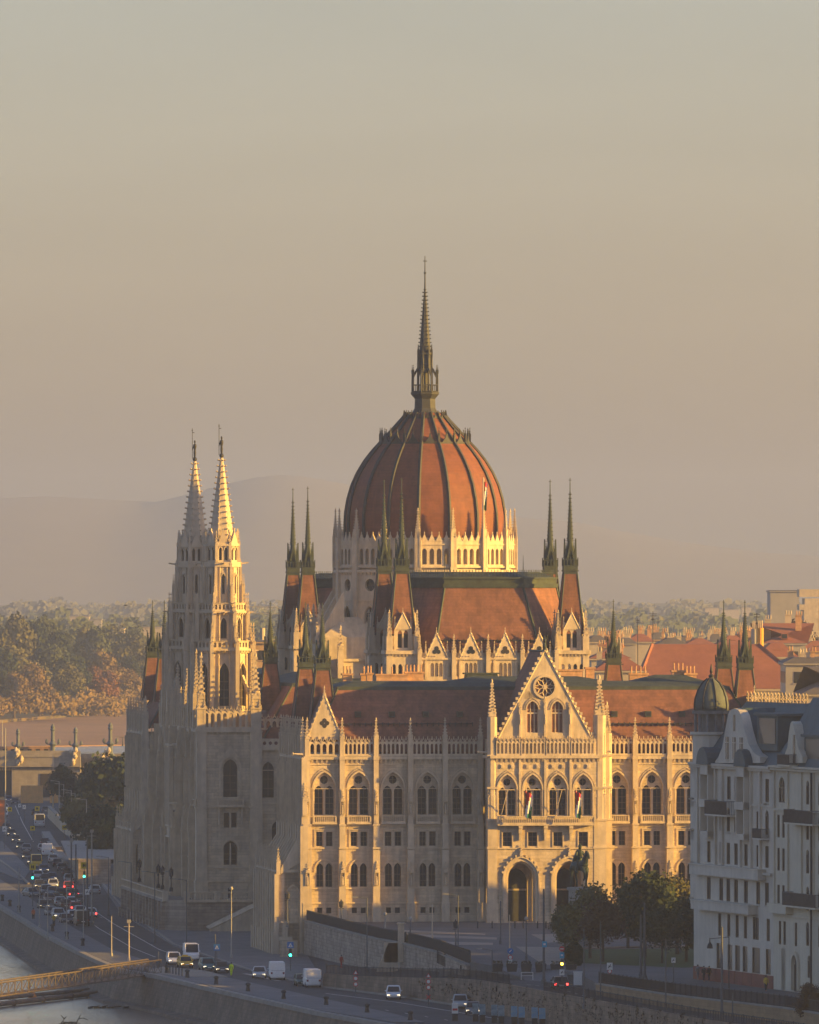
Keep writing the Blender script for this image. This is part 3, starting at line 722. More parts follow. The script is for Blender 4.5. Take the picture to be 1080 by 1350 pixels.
# south-facing wall of the link body east of the towers, its parapet and roof
Ml = T(-27.8, 105.2, 0); wall.M = Ml
ops = []
for c in (1.05, 3.6, 6.2):
    ops += [('a', c-.85, c+.85, 14.9, 19.0, 1.2)]
    if c != 3.6: pass
for c in (2.3, 6.2): ops += [('a', c-.7, c+.7, 8.2, 10.4, 1.0), ('a', c-.8, c+.8, 2, 4.4, 1)]
panel(wall, 0, 14, ZG, 22.4, ops, .4)
for c in (1.05, 3.6, 6.2): window(PARL, Ml, c, 14.9, .85, 4.1, 1.2, mv=1, mh=2)
for c in (2.3, 6.2): window(PARL, Ml, c, 8.2, .7, 2.2, 1.0, mv=1, mh=1); window(PARL, Ml, c, 2, .8, 2.4, 1, mv=1, mh=1)
trim.M = Ml; trim.box(0, 14, -.4, .1, 21.9, 22.4); trim.box(0, 14, -.15, 0, 13.9, 14.2); trim.box(0, 14, -.15, 0, 12.5, 12.7); trim.box(0, 14, -.15, 0, 18.9, 19.0)
g = MB(); g.M = Ml @ T(0, -.2, 0); panel(g, 0, 14, 22.4, 23.5, [('c', .5+.85*i, 22.95, .27) for i in range(16)], .2); g.box(0, 14, -.06, .25, 23.5, 23.62); g.build('parapet', M['stone2'], PARL)
mass(-27.7, -22, 106, 163, ZG, 22.4)
roof_slab('r', rect(-27.9, 0, 106, 162), rect(-22.5, -2, 111, 158), 22.6, 31.5)
g = MB(); g.M = T(-27.9, 107.5, 0); gallery(g, 0, 6.5, 25.0, 26.5, 7); g.build('gallery', M['stone2'], PARL)
# ---- the two tall stone towers of the river front
def ngon(cx, cy_, r, n, rot): return [(cx+r*math.cos(rot+2*PI*k/n), cy_+r*math.sin(rot+2*PI*k/n)) for k in range(n)]
def oct_stage(b, wn, cx, cy_, Rr, z0, z1, ops, mv=1, mh=1, d=.35):
    """eight wall faces with the same openings; wn collects their windows"""
    ap = Rr*math.cos(PI/8); s_ = 2*Rr*math.sin(PI/8)
    for k in range(8):
        Mx = T(cx, cy_, 0) @ RZ(k*PI/4) @ T(0, -ap, 0); b.M = Mx
        panel(b, -s_/2, s_/2, z0, z1, ops, d)
        for op in ops:
            if op[0] == 'a': window(None, Mx, (op[1]+op[2])/2, op[3], (op[2]-op[1])/2, op[4]-op[3], op[5], mv=mv, mh=mh, merged=wn)
            band(b, (op[1]+op[2])/2, op[4], (op[2]-op[1])/2, op[5], .14, -.14, 0, 0)
        b.box(-s_/2-.1, -s_/2+.16, -.2, .2, z0, z1); 
        b.box(-s_/2, s_/2, -.25, 0, z1-.3, z1)
    b.M = None; b.quad(*[(x, y, z1) for x, y in ngon(cx, cy_, Rr, 8, PI/8)])
def oct_gallery(b, cx, cy_, Rr, z0, z1, n):
    ap = Rr*math.cos(PI/8); s_ = 2*Rr*math.sin(PI/8)
    for k in range(8):
        b.M = T(cx, cy_, 0) @ RZ(k*PI/4) @ T(0, -ap, 0)
        st = s_/n; panel(b, -s_/2, s_/2, z0, z1, [('r', -s_/2+(i+.22)*st, -s_/2+(i+.78)*st, z0+.2, z1-.2) for i in range(n)], .2)
        b.box(-s_/2-.1, s_/2+.1, -.12, .3, z1-.02, z1+.08); b.box(-s_/2-.1, s_/2+.1, -.3, .3, z0-.3, z0); corbels(b, -s_/2, s_/2, z0-.3, max(3, n), .4, .28)
    b.M = None
def river_tower(cx, cy_):
    root = empty('tower', (0,0,0)); root.parent = PARL
    b = MB(); wn = root
    oct_stage(b, wn, cx, cy_, 4.3, 25.0, 36.6, [('a', -.75, .75, 28.4, 33.2, 1.6)], 1, 3)
    oct_gallery(b, cx, cy_, 4.5, 36.9, 38.0, 5)
    oct_stage(b, wn, cx, cy_, 3.55, 37.0, 42.3, [('a', -.45, .45, 38.4, 40.6, .9)], 1, 1)
    oct_gallery(b, cx, cy_, 3.75, 42.5, 43.6, 5)
    oct_stage(b, wn, cx, cy_, 2.85, 42.6, 49.3, [('a', -.2, .2, 45.0, 47.6, .4)], 0, 1)
    b.lathe(cx, cy_, [(3.1, 49.3), (3.1, 49.75)], 8, PI/8)
    oct_stage(b, wn, cx, cy_, 2.6, 49.75, 52.4, [('a', -.62, -.2, 50.0, 51.5, .45), ('a', .2, .62, 50.0, 51.5, .45)], 0, 0)
    b.M = None
    for k in range(8):                   # corner shafts and pinnacles, leaning supports
        a = PI/8+k*PI/4; c, s_ = math.cos(a), math.sin(a)
        for r, z, w_, hs, hp in ((2.65, 49.8, .42, 2.6, 1.7), (2.95, 43.8, .34, 5.6, .6)):
            pinn(b, cx+r*c, cy_+r*s_, z, w_, hs, hp, 3)
        c2, s2_ = math.cos(a+PI/8), math.sin(a+PI/8)
        for r, z, w_, hs, hp in ((3.45, 43.7, .3, 2.4, 1.7), (4.3, 38.1, .3, 1.9, 1.5)): pinn(b, cx+r*c, cy_+r*s_, z, w_, hs, hp, 3)
        for dz_ in (-.9, .9):             # slender colonnettes beside each lancet
            for rr_, z0_, z1_ in ((2.72, 43.7, 48.6), (3.4, 38.1, 41.6), (4.1, 27.8, 35.6)):
                q_ = dz_*rr_/4.6; x_, y_ = cx+rr_*c2-q_*s2_, cy_+rr_*s2_+q_*c2; b.bar((x_, y_, z0_), (x_, y_, z1_), .08); b.lathe(x_, y_, [(.14, z1_), (.02, z1_+.7)], 4)
        for r, z, w_, hs, hp in ((4.1, 38.0, .5, 4.0, 2.9), (4.95, 27.5, .55, 10.0, 2.9)):
            pinn(b, cx+r*c, cy_+r*s_, z, w_, hs, hp, 4)
            b.bar((cx+r*c, cy_+r*s_, z+hs-.3), (cx+(r-1.5)*c, cy_+(r-1.5)*s_, z+hs+2.2), .16)
            b.bar((cx+r*c, cy_+r*s_, z+hs*.55), (cx+(r-1.3)*c, cy_+(r-1.3)*s_, z+hs*.72), .14)
        # gablet over each face of the top stage
        a2 = k*PI/4-PI/2; ap = 2.6*math.cos(PI/8)
        b.M = T(cx, cy_, 0) @ RZ(k*PI/4) @ T(0, -ap, 0)
        b.ext([(-.85, 52.3), (.85, 52.3), (0, 54.3)], -.1, .25); b.box(-.06, .06, -.1, .1, 54.2, 54.7)
        b.M = T(cx, cy_, 0) @ RZ(k*PI/4) @ T(0, -3.5*math.cos(PI/8), 0)
        b.M = None
    # big corner piers with raking struts over the lower gallery
    for k in range(4):
        a = PI/4+k*PI/2; x, y = cx+5.9*math.cos(a), cy_+5.9*math.sin(a)
        b.box(x-.55, x+.55, y-.55, y+.55, 25, 30.2)
        for q in range(4):
            aq = PI/4+q*PI/2; pinn(b, x+.5*math.cos(aq), y+.5*math.sin(aq), 27.2, .34, 2.6, 1.4, 3)
        pinn(b, x, y, 30.0, .75, .8, 5.6, 9)
        xi, yi = cx+4.1*math.cos(a), cy_+4.1*math.sin(a)
        dx, dy = -math.sin(a)*.22, math.cos(a)*.22
        L = [(x, y, 29.3), (xi, yi, 33.0), (xi, yi, 32.1), (x+(xi-x)*.4, y+(yi-y)*.4, 29.8), (x, y, 27.6)]
        b.F([(p[0]+dx, p[1]+dy, p[2]) for p in L]+[(p[0]-dx, p[1]-dy, p[2]) for p in L], [(0,1,2,3,4), (9,8,7,6,5)]+[(i, (i+1) % 5, 5+(i+1) % 5, 5+i) for i in range(5)])
    b.build('tower_body', M['stone2'], root)
    # crocketed stone spire
    s_ = MB(); z0, z1, r0 = 52.2, 65.2, 2.05
    s_.lathe(cx, cy_, [(r0, z0), (.22, z1)], 8, PI/8)
    nk = 15
    for k in range(nk):
        t = (k+.8)/(nk+.3); r = r0*(1-t)+.22*t; z = z0+(z1-z0)*t
        for q in range(8):
            a = PI/8+q*PI/4; c, n_ = math.cos(a), math.sin(a)
            s_.bar((cx+r*c*.9, cy_+r*n_*.9, z), (cx+(r+.34)*c, cy_+(r+.34)*n_, z+.12), .09, 4, .13)
            a = q*PI/4; c, n_ = math.cos(a), math.sin(a)
            if t < .93: s_.M = T(cx, cy_, 0) @ RZ(a+PI/2); q_ = r*.9; s_.box(-q_*.22, q_*.22, -r*.97, -r*.9+.02, z-.35, z-.05); s_.M = None
    s_.build('spire', M['stone2'], root)
    f = MB(); f.lathe(cx, cy_, [(.12, 65.1), (.33, 65.4), (.33, 65.6), (.12, 65.9)], 8)
    f.lathe(cx, cy_, [(.16, 65.9), (.2, 66.5), (.16, 66.9), (.27, 67.5), (.25, 67.7), (.08, 67.9), (.14, 68.1), (.12, 68.3), (.03, 68.4)], 8)
    f.bar((cx-.2, cy_, 67.5), (cx-.4, cy_, 66.9), .07); f.bar((cx-.4, cy_, 66.9), (cx-.32, cy_-.1, 67.3), .06)
    f.bar((cx-.38, cy_, 65.6), (cx-.38, cy_, 70.2), .045); f.bar((cx-.38, cy_, 69.6), (cx-.05, cy_, 69.5), .05); f.box(cx-.5, cx-.26, cy_-.03, cy_+.03, 69.85, 69.95)
    f.build('statue', M['iron'], root)
    for k in range(4):
        a = k*PI/2
        for z, r in ((36.5, 4.4), (42.2, 3.7), (49.5, 2.9)):
            g = MB(); g.bar((cx+r*math.cos(a), cy_+r*math.sin(a), z), (cx+(r+1.1)*math.cos(a), cy_+(r+1.1)*math.sin(a), z+.15), .14, 5, .1); g.build('gargoyle', M['stone2'], root)
river_tower(-33.0, 112.0); river_tower(-33.0, 153.5)

# ---- copper-topped turrets (steep tiled pyramid, copper lantern, crocketed needle)
def needle(parent, cx, cy_, wd, zd, ztip, hw_tile, ztile, k=1.0):
    """tiled pyramid from ztile to the deck zd, then lantern and needle"""
    t = MB(); h = wd/2
    t.loft([(cx-hw_tile, cy_-hw_tile, ztile), (cx+hw_tile, cy_-hw_tile, ztile), (cx+hw_tile, cy_+hw_tile, ztile), (cx-hw_tile, cy_+hw_tile, ztile)],
           [(cx-h*.93, cy_-h*.93, zd-1.0*k), (cx+h*.93, cy_-h*.93, zd-1.0*k), (cx+h*.93, cy_+h*.93, zd-1.0*k), (cx-h*.93, cy_+h*.93, zd-1.0*k)])
    t.build('turret_roof', M['tile'], parent)
    c = MB()
    for a in (-1, 1):
        for b_ in (-1, 1): c.bar((cx+a*hw_tile, cy_+b_*hw_tile, ztile), (cx+a*h*.93, cy_+b_*h*.93, zd-1.0*k), .1*k)
    c.box(cx-h*.98, cx+h*.98, cy_-h*.98, cy_+h*.98, zd-1.1*k, zd-.75*k); c.box(cx-h*1.1, cx+h*1.1, cy_-h*1.1, cy_+h*1.1, zd-.75*k, zd-.55*k)
    c.box(cx-h, cx+h, cy_-h, cy_+h, zd-.55*k, zd)
    for a in range(4):                   # railing of the deck
        c.M = T(cx, cy_, 0) @ RZ(a*PI/2) @ T(0, -h, 0); zr = zd+1.0*k
        c.box(-h, h, -.04, .06, zr-.12, zr); c.box(-h, h, -.04, .04, zd, zd+.12)
        for i in range(5): x = -h+2*h*i/4; c.box(x-.06, x+.06, -.05, .07, zd, zr+(.25 if i in (0, 4) else 0))
        c.ext([(-h*.62, zd+1.1*k), (-h*.42, zd+1.9*k), (0, zd+4.0*k), (h*.42, zd+1.9*k), (h*.62, zd+1.1*k), (h*.3, zd+1.1*k), (h*.2, zd+1.9*k), (0, zd+2.6*k), (-h*.2, zd+1.9*k), (-h*.3, zd+1.1*k)], h*.1, h*.28)
        c.M = None
        aa = PI/4+a*PI/2; x, y = cx+h*.74*math.cos(aa)*1.2, cy_+h*.74*math.sin(aa)*1.2
        pinn(c, x, y, zd, .2*k, 2.2*k, 1.5*k, 3)
    c.lathe(cx, cy_, [(h*.62, zd), (h*.58, zd+2.3*k), (h*.45, zd+3.0*k), (h*.30, zd+4.6*k)], 8, PI/8)
    zs = zd+3.6*k; ze = ztip-2.2*k
    c.lathe(cx, cy_, [(h*.46, zs), (h*.08, ze), (h*.05, ztip)], 8, PI/8)
    n = 12
    for i in range(n):
        q = (i+.6)/n; r = h*(.44*(1-q)+.08*q); z = zs+(ze-zs)*q
        for a in range(4):
            aa = PI/4+a*PI/2; c.bar((cx+r*.8*math.cos(aa), cy_+r*.8*math.sin(aa), z), (cx+(r+.17*k)*math.cos(aa), cy_+(r+.17*k)*math.sin(aa), z+.1), .055*k, 4, .08*k)
    c.lathe(cx, cy_, [(.02, ze-.1), (.14*k, ze+.05), (.02, ze+.2)], 6); c.lathe(cx, cy_, [(.02, ztip-1.0), (.1*k, ztip-.9), (.02, ztip-.8)], 6)
    c.box(cx-.2*k, cx+.2*k, cy_-.02, cy_+.02, ztip-.35, ztip-.27)
    c.build('lantern', M['copper'], parent)
def chamber_turret(cx, cy_):
    root = empty('turret', (0,0,0)); root.parent = PARL; b = MB(); wn = root
    w = 4.7; h = w/2
    for a in range(4):
        Mx = T(cx, cy_, 0) @ RZ(a*PI/2) @ T(0, -h, 0); b.M = Mx
        panel(b, -h, h, 30, 36.4, [('a', x-.27, x+.27, 33.0, 34.6, .4) for x in (-1.35, -.45, .45, 1.35)], .3)
        b.box(-h-.2, h+.2, -.35, .3, 36.4, 36.9); corbels(b, -h, h, 36.4, 9, .45, .3)
        im = T(cx, cy_, 0) @ RZ(a*PI/2) @ T(0, -h+.55, 0); b.M = im
        panel(b, -1.1, 1.1, 36.9, 40.9, [('a', -.75, -.12, 37.3, 39.3, .5), ('a', .12, .75, 37.3, 39.3, .5)], .3)
        wn_ops = [(-.43, .31), (.43, .31)]
        for x, a_ in wn_ops: window(None, im, x, 37.3, a_, 2.0, .5, mv=0, mh=1, merged=wn)
        b.ext([(-1.15, 39.9), (1.15, 39.9), (0, 42.2)], -.14, .4)
        b.bar((-1.2, -.1, 39.9), (0, -.1, 42.3), .11); b.bar((1.2, -.1, 39.9), (0, -.1, 42.3), .11)
        for x in (-1.15, 1.15): pinn(b, x, .1, 36.9, .3, 3.4, 1.3, 3)
        pinn(b, 0, .05, 42.0, .24, .2, .7, 2)
        b.m = 0
        b.ext([(-h+.5, 37.0), (-1.15, 37.0), (-1.15, 39.0), (-h+.5, 39.0)], .0, .3); b.ext([(1.15, 37.0), (h-.5, 37.0), (h-.5, 39.0), (1.15, 39.0)], .0, .3)
        balus(b, -h+.4, -1.2, 36.9, 37.7, -.35, n=3); balus(b, 1.2, h-.4, 36.9, 37.7, -.35, n=3)
        Mx2 = T(cx, cy_, 0) @ RZ(a*PI/2) @ T(0, -h, 0)
        for x in (-1.35, -.45, .45, 1.35): window(None, Mx2, x, 33.0, .27, 1.6, .4, mv=0, mh=0, merged=wn)
    b.M = None
    for a in (-1, 1):
        for c_ in (-1, 1):
            x, y = cx+a*(h-.35), cy_+c_*(h-.35); b.box(x-.45, x+.45, y-.45, y+.45, 30, 39.0)
            for q in range(4): aq = PI/4+q*PI/2; pinn(b, x+.36*math.cos(aq), y+.36*math.sin(aq), 36.9, .24, 2, 1.1, 2)
            pinn(b, x, y, 38.9, .62, .4, 3.1, 6)
    b.build('turret_body', M['stone2'], root)
    needle(root, cx, cy_, 2.0, 49.0, 61.7, 1.8, 39.3); b = MB(); b.box(cx-1.2, cx+1.2, cy_-1.2, cy_+1.2, 36, 40); b.build('turret_core', M['rib'], root)
for x, y in ((-12.2, 60), (12.2, 60), (-12.2, 82), (12.2, 82), (-12.2, 186), (-12.2, 208), (12.2, 186), (12.2, 208)): chamber_turret(x, y)
for x, y in ((-29.4, 7), (-29.6, 27), (29.6, 7), (29.6, 27), (24, 100), (-29.5, 241), (-29.5, 262), (-24.5, 124)):
    r_ = empty('turret', (0,0,0)); r_.parent = PARL
    needle(r_, x, y, 2.05, 35.4, 43.9 if x < 0 else 44.2, 1.75, 27.6, .82)

# ---- the two chambers: gabled attic storey and steep eight-sided roof
def chamber(v0, flip=1):
    root = empty('chamber_block', (0,0,0)); root.parent = PARL
    vm = v0+13.6; Mx = T(0, v0, 0)
    b = MB(); b.M = Mx
    n = 4; u0, u1 = -9.9, 9.9; st = (u1-u0)/n; wn = MB()
    for i in range(n):
        xc = u0+(i+.5)*st
        xs_ = [xc-1.85, xc-.62, xc, xc+.62, xc+1.85]; ops = [('a', x-.24, x+.24, 33.2, 34.8, .35) for x in xs_]
        panel(b, xc-st/2, xc+st/2, 30, 36.0, ops, .25)
        for x in xs_: window(None, Mx, x, 33.2, .24, 1.6, .35, mv=0, mh=0, merged=root)
        b.ext([(xc-1.55, 35.8), (xc+1.55, 35.8), (xc, 39.2)], -.1, .3)
        b.bar((xc-1.6, -.05, 35.8), (xc, -.05, 39.4), .13); b.bar((xc+1.6, -.05, 35.8), (xc, -.05, 39.4), .13)
        for k in range(5):
            for q in (-1, 1): t = (k+.5)/5; b.box(xc+q*1.6*(1-t)-.09, xc+q*1.6*(1-t)+.09, -.2, .1, 35.9+3.4*t, 36.2+3.4*t)
        pinn(b, xc, .1, 39.1, .26, .1, .9, 2)
        for q in (-1.55, 1.55): pinn(b, xc+q, .05, 32.8, .3, 3.9, 1.4, 3)
        for q in range(6): b.box(xc-st/2+.4*q+.2, xc-st/2+.4*q+.3, -.2, 0, 36, 36.15)
        wn = MB(); wn.M = Mx
        for a in range(3): aa = PI/2+a*2*PI/3; wn.ext([(xc+.32*math.cos(aa)+.33*math.cos(t*PI/4), 36.9+.32*math.sin(aa)+.33*math.sin(t*PI/4)) for t in range(8)], -.14+a*.002, -.11)
        wn.build('trefoil_window', M['glass'], root)
    for i in range(n+1): pinn(b, u0+i*st, -.15, 31, .6, 5.6, 2.3, 5)
    b.box(u0, u1, -.25, .2, 35.6, 35.85); b.box(u0, u1, -.2, .1, 32.5, 32.75); corbels(b, u0, u1, 32.5, 40, .4, .25)
    b.M = None; b.box(-12, 12, v0+.3, v0+27, 30, 36.6)
    b.build('attic_wall', M['stone2'], root)
    B_ = [(-7.7, v0+.4), (7.7, v0+.4), (13.3, v0+8), (13.3, v0+19), (7.7, v0+26.6), (-7.7, v0+26.6), (-13.3, v0+19), (-13.3, v0+8)]
    Tt = [(-5.8, v0+4), (5.6, v0+4), (11.3, v0+11), (11.3, v0+16), (5.6, v0+23), (-5.8, v0+23), (-11.3, v0+16), (-11.3, v0+11)]
    r = MB(); r.loft([(x, y, 36.4) for x, y in B_], [(x, y, 46.0) for x, y in Tt], True); r.build('roof', M['tile'], root)
    c = MB()
    for p, q in zip(B_, Tt): c.bar((*p, 36.4), (*q, 46.0), .2)
    gr = lambda d: [(x+d*(1 if x > 0 else -1), y+d*(1 if y > vm else -1)) for x, y in Tt]
    c.loft([(x, y, 45.9) for x, y in gr(.2)], [(x, y, 46.5) for x, y in gr(.3)]); c.loft([(x, y, 46.5) for x, y in gr(.05)], [(x, y, 47.2) for x, y in gr(.1)])
    c.loft([(x, y, 47.2) for x, y in gr(.3)], [(x, y, 47.4) for x, y in gr(.3)]); c.loft([(x, y, 47.4) for x, y in gr(-.1)], [(x, y, 48.2) for x, y in gr(-2.2)])
    g_ = gr(-.4)
    for i in range(8):                   # iron cresting round the flat top
        p, q = g_[i], g_[(i+1) % 8]; L = math.dist(p, q); m_ = max(2, int(L/.45))
        c.bar((*p, 48.05), (*q, 48.05), .05)
        for k in range(m_): x, y = p[0]+(q[0]-p[0])*k/m_, p[1]+(q[1]-p[1])*k/m_; c.bar((x, y, 47.4), (x, y, 48.5), .035)
    for x, y in (Tt[1], Tt[2], Tt[0], Tt[7]): c.bar((x, y, 47.2), (x, y, 50.6), .09, 4, .02)
    c.build('roof_ridge', M['copper'], root)
    s_ = MB(); s_.box(-7.2, 7.2, v0+.85, v0+.93, 38.3, 38.42)
    for i in range(16): x = -7.2+14.4*i/15; s_.box(x-.05, x+.05, v0+.8, v0+.95, 38.0, 38.6)
    s_.build('snow_guard', M['iron'], root)
chamber(57.5); chamber(183.5)

# ---- centre: square base, sixteen-sided drum, dome
DC = (0.0, 134.0); DD = empty('dome', (0,0,0)); DD.parent = PARL
b = MB(); ROT = -PI/2+PI/16; NS = 16
b.box(-14.2, 14.2, 120, 148, 23, 35.2); b.box(-14.5, 14.5, 119.7, 148, 34.9, 35.3)
b.box(-16.8, 16.8, 124, 144, 23, 38.5)
for yy in (125.5, 133.5, 141.5):
    for q in (-1, 1): b.F([(q*17.2,yy,38.5),(q*13.2,yy,45.5),(q*13.2,yy,38.5),(q*17.2,yy+1,38.5),(q*13.2,yy+1,45.5),(q*13.2,yy+1,38.5)], [(0,1,2),(3,5,4),(0,3,4,1)])
    for q in (-1, 1): pinn(b, q*16.9, yy+.5, 37.5, 1.0, 2.2, 3.2, 5)
b.F([(-16.8,124,38.5),(16.8,124,38.5),(16.8,144,38.5),(-16.8,144,38.5),(-13,126,41.5),(13,126,41.5),(13,142,41.5),(-13,142,41.5)], [(0,1,5,4),(1,2,6,5),(3,0,4,7)])
for q in (-1, 1):
    for x in (5.2, 9.8, 14.4): b.box(q*x-.45, q*x+.45, 119.2, 120, 23, 36.2); pinn(b, q*x, 119.6, 36.2, .8, .6, 3.0, 5)
wn = MB()
Rd = 13.6; ap = Rd*math.cos(PI/16); sd = 2*Rd*math.sin(PI/16)
for k in range(NS):
    Mx = T(*DC) @ RZ(2*PI*k/NS) @ T(0, -ap, 0); b.M = Mx
    panel(b, -sd/2, sd/2, 26, 48.6, [('a', -1.0, 1.0, 37.5, 41.5, 1.6), ('c', 0, 46.3, .95)], .5)
    window(None, Mx, 0, 37.5, 1.0, 4.0, 1.6, mv=2, mh=2, merged=DD, y=.1); window(None, Mx, 0, 46.3, .95, 0, kind='c', mv=6, merged=DD, y=.1, name='round_window')
    b.box(-sd/2, sd/2, -.35, .1, 48.2, 48.6); b.box(-sd/2, sd/2, -.2, 0, 43.9, 44.1); corbels(b, -sd/2, sd/2, 48.2, 7, .5, .3)
    band(b, 0, 41.5, 1.1, 1.75, .16, -.12, 0, 3.5)
    nn = 4; st = (sd-.9)/nn
    panel(b, -sd/2, sd/2, 48.9, 53.0, [('a', -sd/2+.45+(i+.18)*st, -sd/2+.45+(i+.82)*st, 49.4, 51.3, .5) for i in range(nn)], .6)
    b.box(-sd/2, sd/2, -.18, .1, 48.9, 49.15); b.box(-sd/2, sd/2, -.14, .1, 52.3, 52.5)
    for i in range(4):
        xc = -sd/2+.45+(i+.5)*st; b.ext([(xc-st*.45, 52.9), (xc+st*.45, 52.9), (xc, 54.0)], -.06, .2); b.box(xc-.06, xc+.06, -.02, .1, 53.9, 54.3)
    b.M = T(*DC) @ RZ(2*PI*(k+.5)/NS)
    b.box(-.5, .5, -Rd-.35, -Rd+.5, 44, 53.4); b.box(-.38, .38, -Rd-.3, -Rd+.3, 26, 44)
    for q in (-.33, .33): pinn(b, q, -Rd-.25, 49, .26, 4.4, 1.2, 3)
    pinn(b, 0, -Rd+.05, 53.2, .62, 1.1, 3.2, 7)
b.M = None; b.lathe(*DC, [(Rd-.4, 48.6), (Rd-.4, 48.9)], NS, ROT); b.lathe(*DC, [(12.3, 47), (12.3, 53.4)], NS, ROT)
b.build('drum', M['stone2'], DD)
prof = [(11.9, 52.6), (12.0, 55), (11.95, 57), (11.6, 59.2), (11.0, 61.3), (10.15, 63.2), (9.05, 65.0), (7.8, 66.6), (6.5, 68.0), (5.2, 69.4), (4.2, 70.5), (3.3, 71.5), (2.7, 72.3)]
s_ = MB(); s_.lathe(*DC, prof, NS, ROT); s_.build('dome_shell', M['dometile'], DD)
for k in range(NS):
    a = ROT+2*PI*k/NS; c, n_ = math.cos(a), math.sin(a); r = MB()
    for (r0, z0), (r1, z1) in zip(prof[:-1], prof[1:]):
        r.bar((DC[0]+(r0+.08)*c, DC[1]+(r0+.08)*n_, z0), (DC[0]+(r1+.08)*c, DC[1]+(r1+.08)*n_, z1), .27, 4, .27)
    r.build('rib', M['rib'], DD)
cr = MB()                                # crown of copper gablets
for k in range(NS):
    for rr, z, hh, ww in ((6.75, 67.7, 1.6, .95), (3.2, 71.4, .8, .4)):
        cr.M = T(*DC) @ RZ(2*PI*k/NS) @ T(0, -rr*math.cos(PI/16)-.05, 0)
        cr.ext([(-ww, z-.1), (ww, z-.1), (ww*.25, z+hh*.5), (0, z+hh), (-ww*.25, z+hh*.5)], -.12, .1)
        cr.box(-ww*1.3, ww*1.3, -.1, .1, z-.3, z+.1); cr.box(-.05, .05, -.05, .05, z+hh, z+hh+.5)
        cr.M = T(*DC) @ RZ(2*PI*(k+.5)/NS)
        pinn(cr, 0, -rr-.05, z-.2, .3 if rr > 5 else .2, 1.3*hh/1.6, 1.1*hh/1.6, 2)
cr.M = None
cr.build('crown', M['rib'], DD)
ln = MB(); cx, cy_ = DC; R8 = PI/8
ln.lathe(cx, cy_, [(2.9, 71.7), (2.0, 72.4), (1.65, 73.0), (1.6, 74.4), (2.2, 75.1), (2.25, 75.4), (2.0, 75.4)], 8, R8)
for k in range(8):
    a = R8+k*PI/4; c, n_ = math.cos(a), math.sin(a); x, y = cx+2.0*c, cy_+2.0*n_
    ln.bar((x, y, 75.4), (x, y, 78.6), .13, 4, .1); pinn(ln, x, y, 78.2, .24, .3, .9, 2)
    a2 = a+PI/4; x2, y2 = cx+2.0*math.cos(a2), cy_+2.0*math.sin(a2)
    ln.bar((x, y, 76.5), (x2, y2, 76.5), .07); ln.bar((x, y, 75.5), (x2, y2, 75.5), .1)
    for q in range(1, 4): t = q/4; ln.bar((x+(x2-x)*t, y+(y2-y)*t, 75.5), (x+(x2-x)*t, y+(y2-y)*t, 76.5), .05)
    ln.bar((x, y, 77.6), (cx+1.2*c, cy_+1.2*n_, 79.0), .1); ln.bar((cx+1.15*c, cy_+1.15*n_, 75.4), (cx+1.05*c, cy_+1.05*n_, 81.6), .14)
    pinn(ln, cx+1.1*c, cy_+1.1*n_, 80.6, .2, 1.0, .9, 2)
ln.lathe(cx, cy_, [(.75, 75.4), (.7, 78.4)], 8); ln.lathe(cx, cy_, [(1.15, 78.4), (1.2, 78.8), (1.0, 79), (.95, 81.0), (1.1, 81.1), (1.1, 81.4)], 8, R8)
ln.build('lantern', M['rib'], DD)
sp = MB(); sp.lathe(cx, cy_, [(.92, 81.3), (.14, 90.8), (.05, 96.0)], 8, R8)
for i in range(16):
    t = (i+.5)/16; r = .9*(1-t)+.14*t; z = 81.4+9.3*t
    for k in range(8):
        a = R8+k*PI/4; sp.bar((cx+r*.8*math.cos(a), cy_+r*.8*math.sin(a), z), (cx+(r+.24)*math.cos(a), cy_+(r+.24)*math.sin(a), z+.1), .06, 4, .09)
for z, q in ((90.9, .26), (93.4, .24)): sp.lathe(cx, cy_, [(.03, z-q), (q, z), (.03, z+q)], 8)
sp.bar((cx-.3, cy_, 95.2), (cx+.35, cy_, 95.2), .06); sp.lathe(cx, cy_, [(.1, 79.6), (1.5, 79.65), (.1, 79.7)], 4)
sp.build('spire', M['rib'], DD)

# ---- north pavilion
Lq = 28; flank(MW(-W_, 268), Lq, 6, proj=2.0)
wall.M = T(0, 240, 0); panel(wall, -W_, -22, ZG, 22.4, [('a', -31, -29.4, 14.7, 18.3, 1.2), ('a', -27, -25.4, 14.7, 18.3, 1.2)], .4); wall.M = None
mass(-22, W_, 240.5, 268, ZG, 22.4); mass(-W_+.05, -22, 267.5, 268, ZG, 22.4)
roof_slab('r', rect(-32, 32, 240.5, 268), rect(-27, 27, 247, 262), 23.3, 32.0)
g = MB(); g.M = T(-34.7, 240, 0); panel(g, 0, 2.1, ZG, 7, [('a', .5, 1.6, 0, 3.9, 1.0)], .6); g.build('porch_wall', M['stone'], PARL)
bb = MB(); bb.box(-33.3, -32.2, 239, 240.2, ZG, 22.6); pinn(bb, -32.7, 239.6, 22.6, .9, 2.4, 3.0, 5); bb.build('buttress', M['stone2'], PARL)
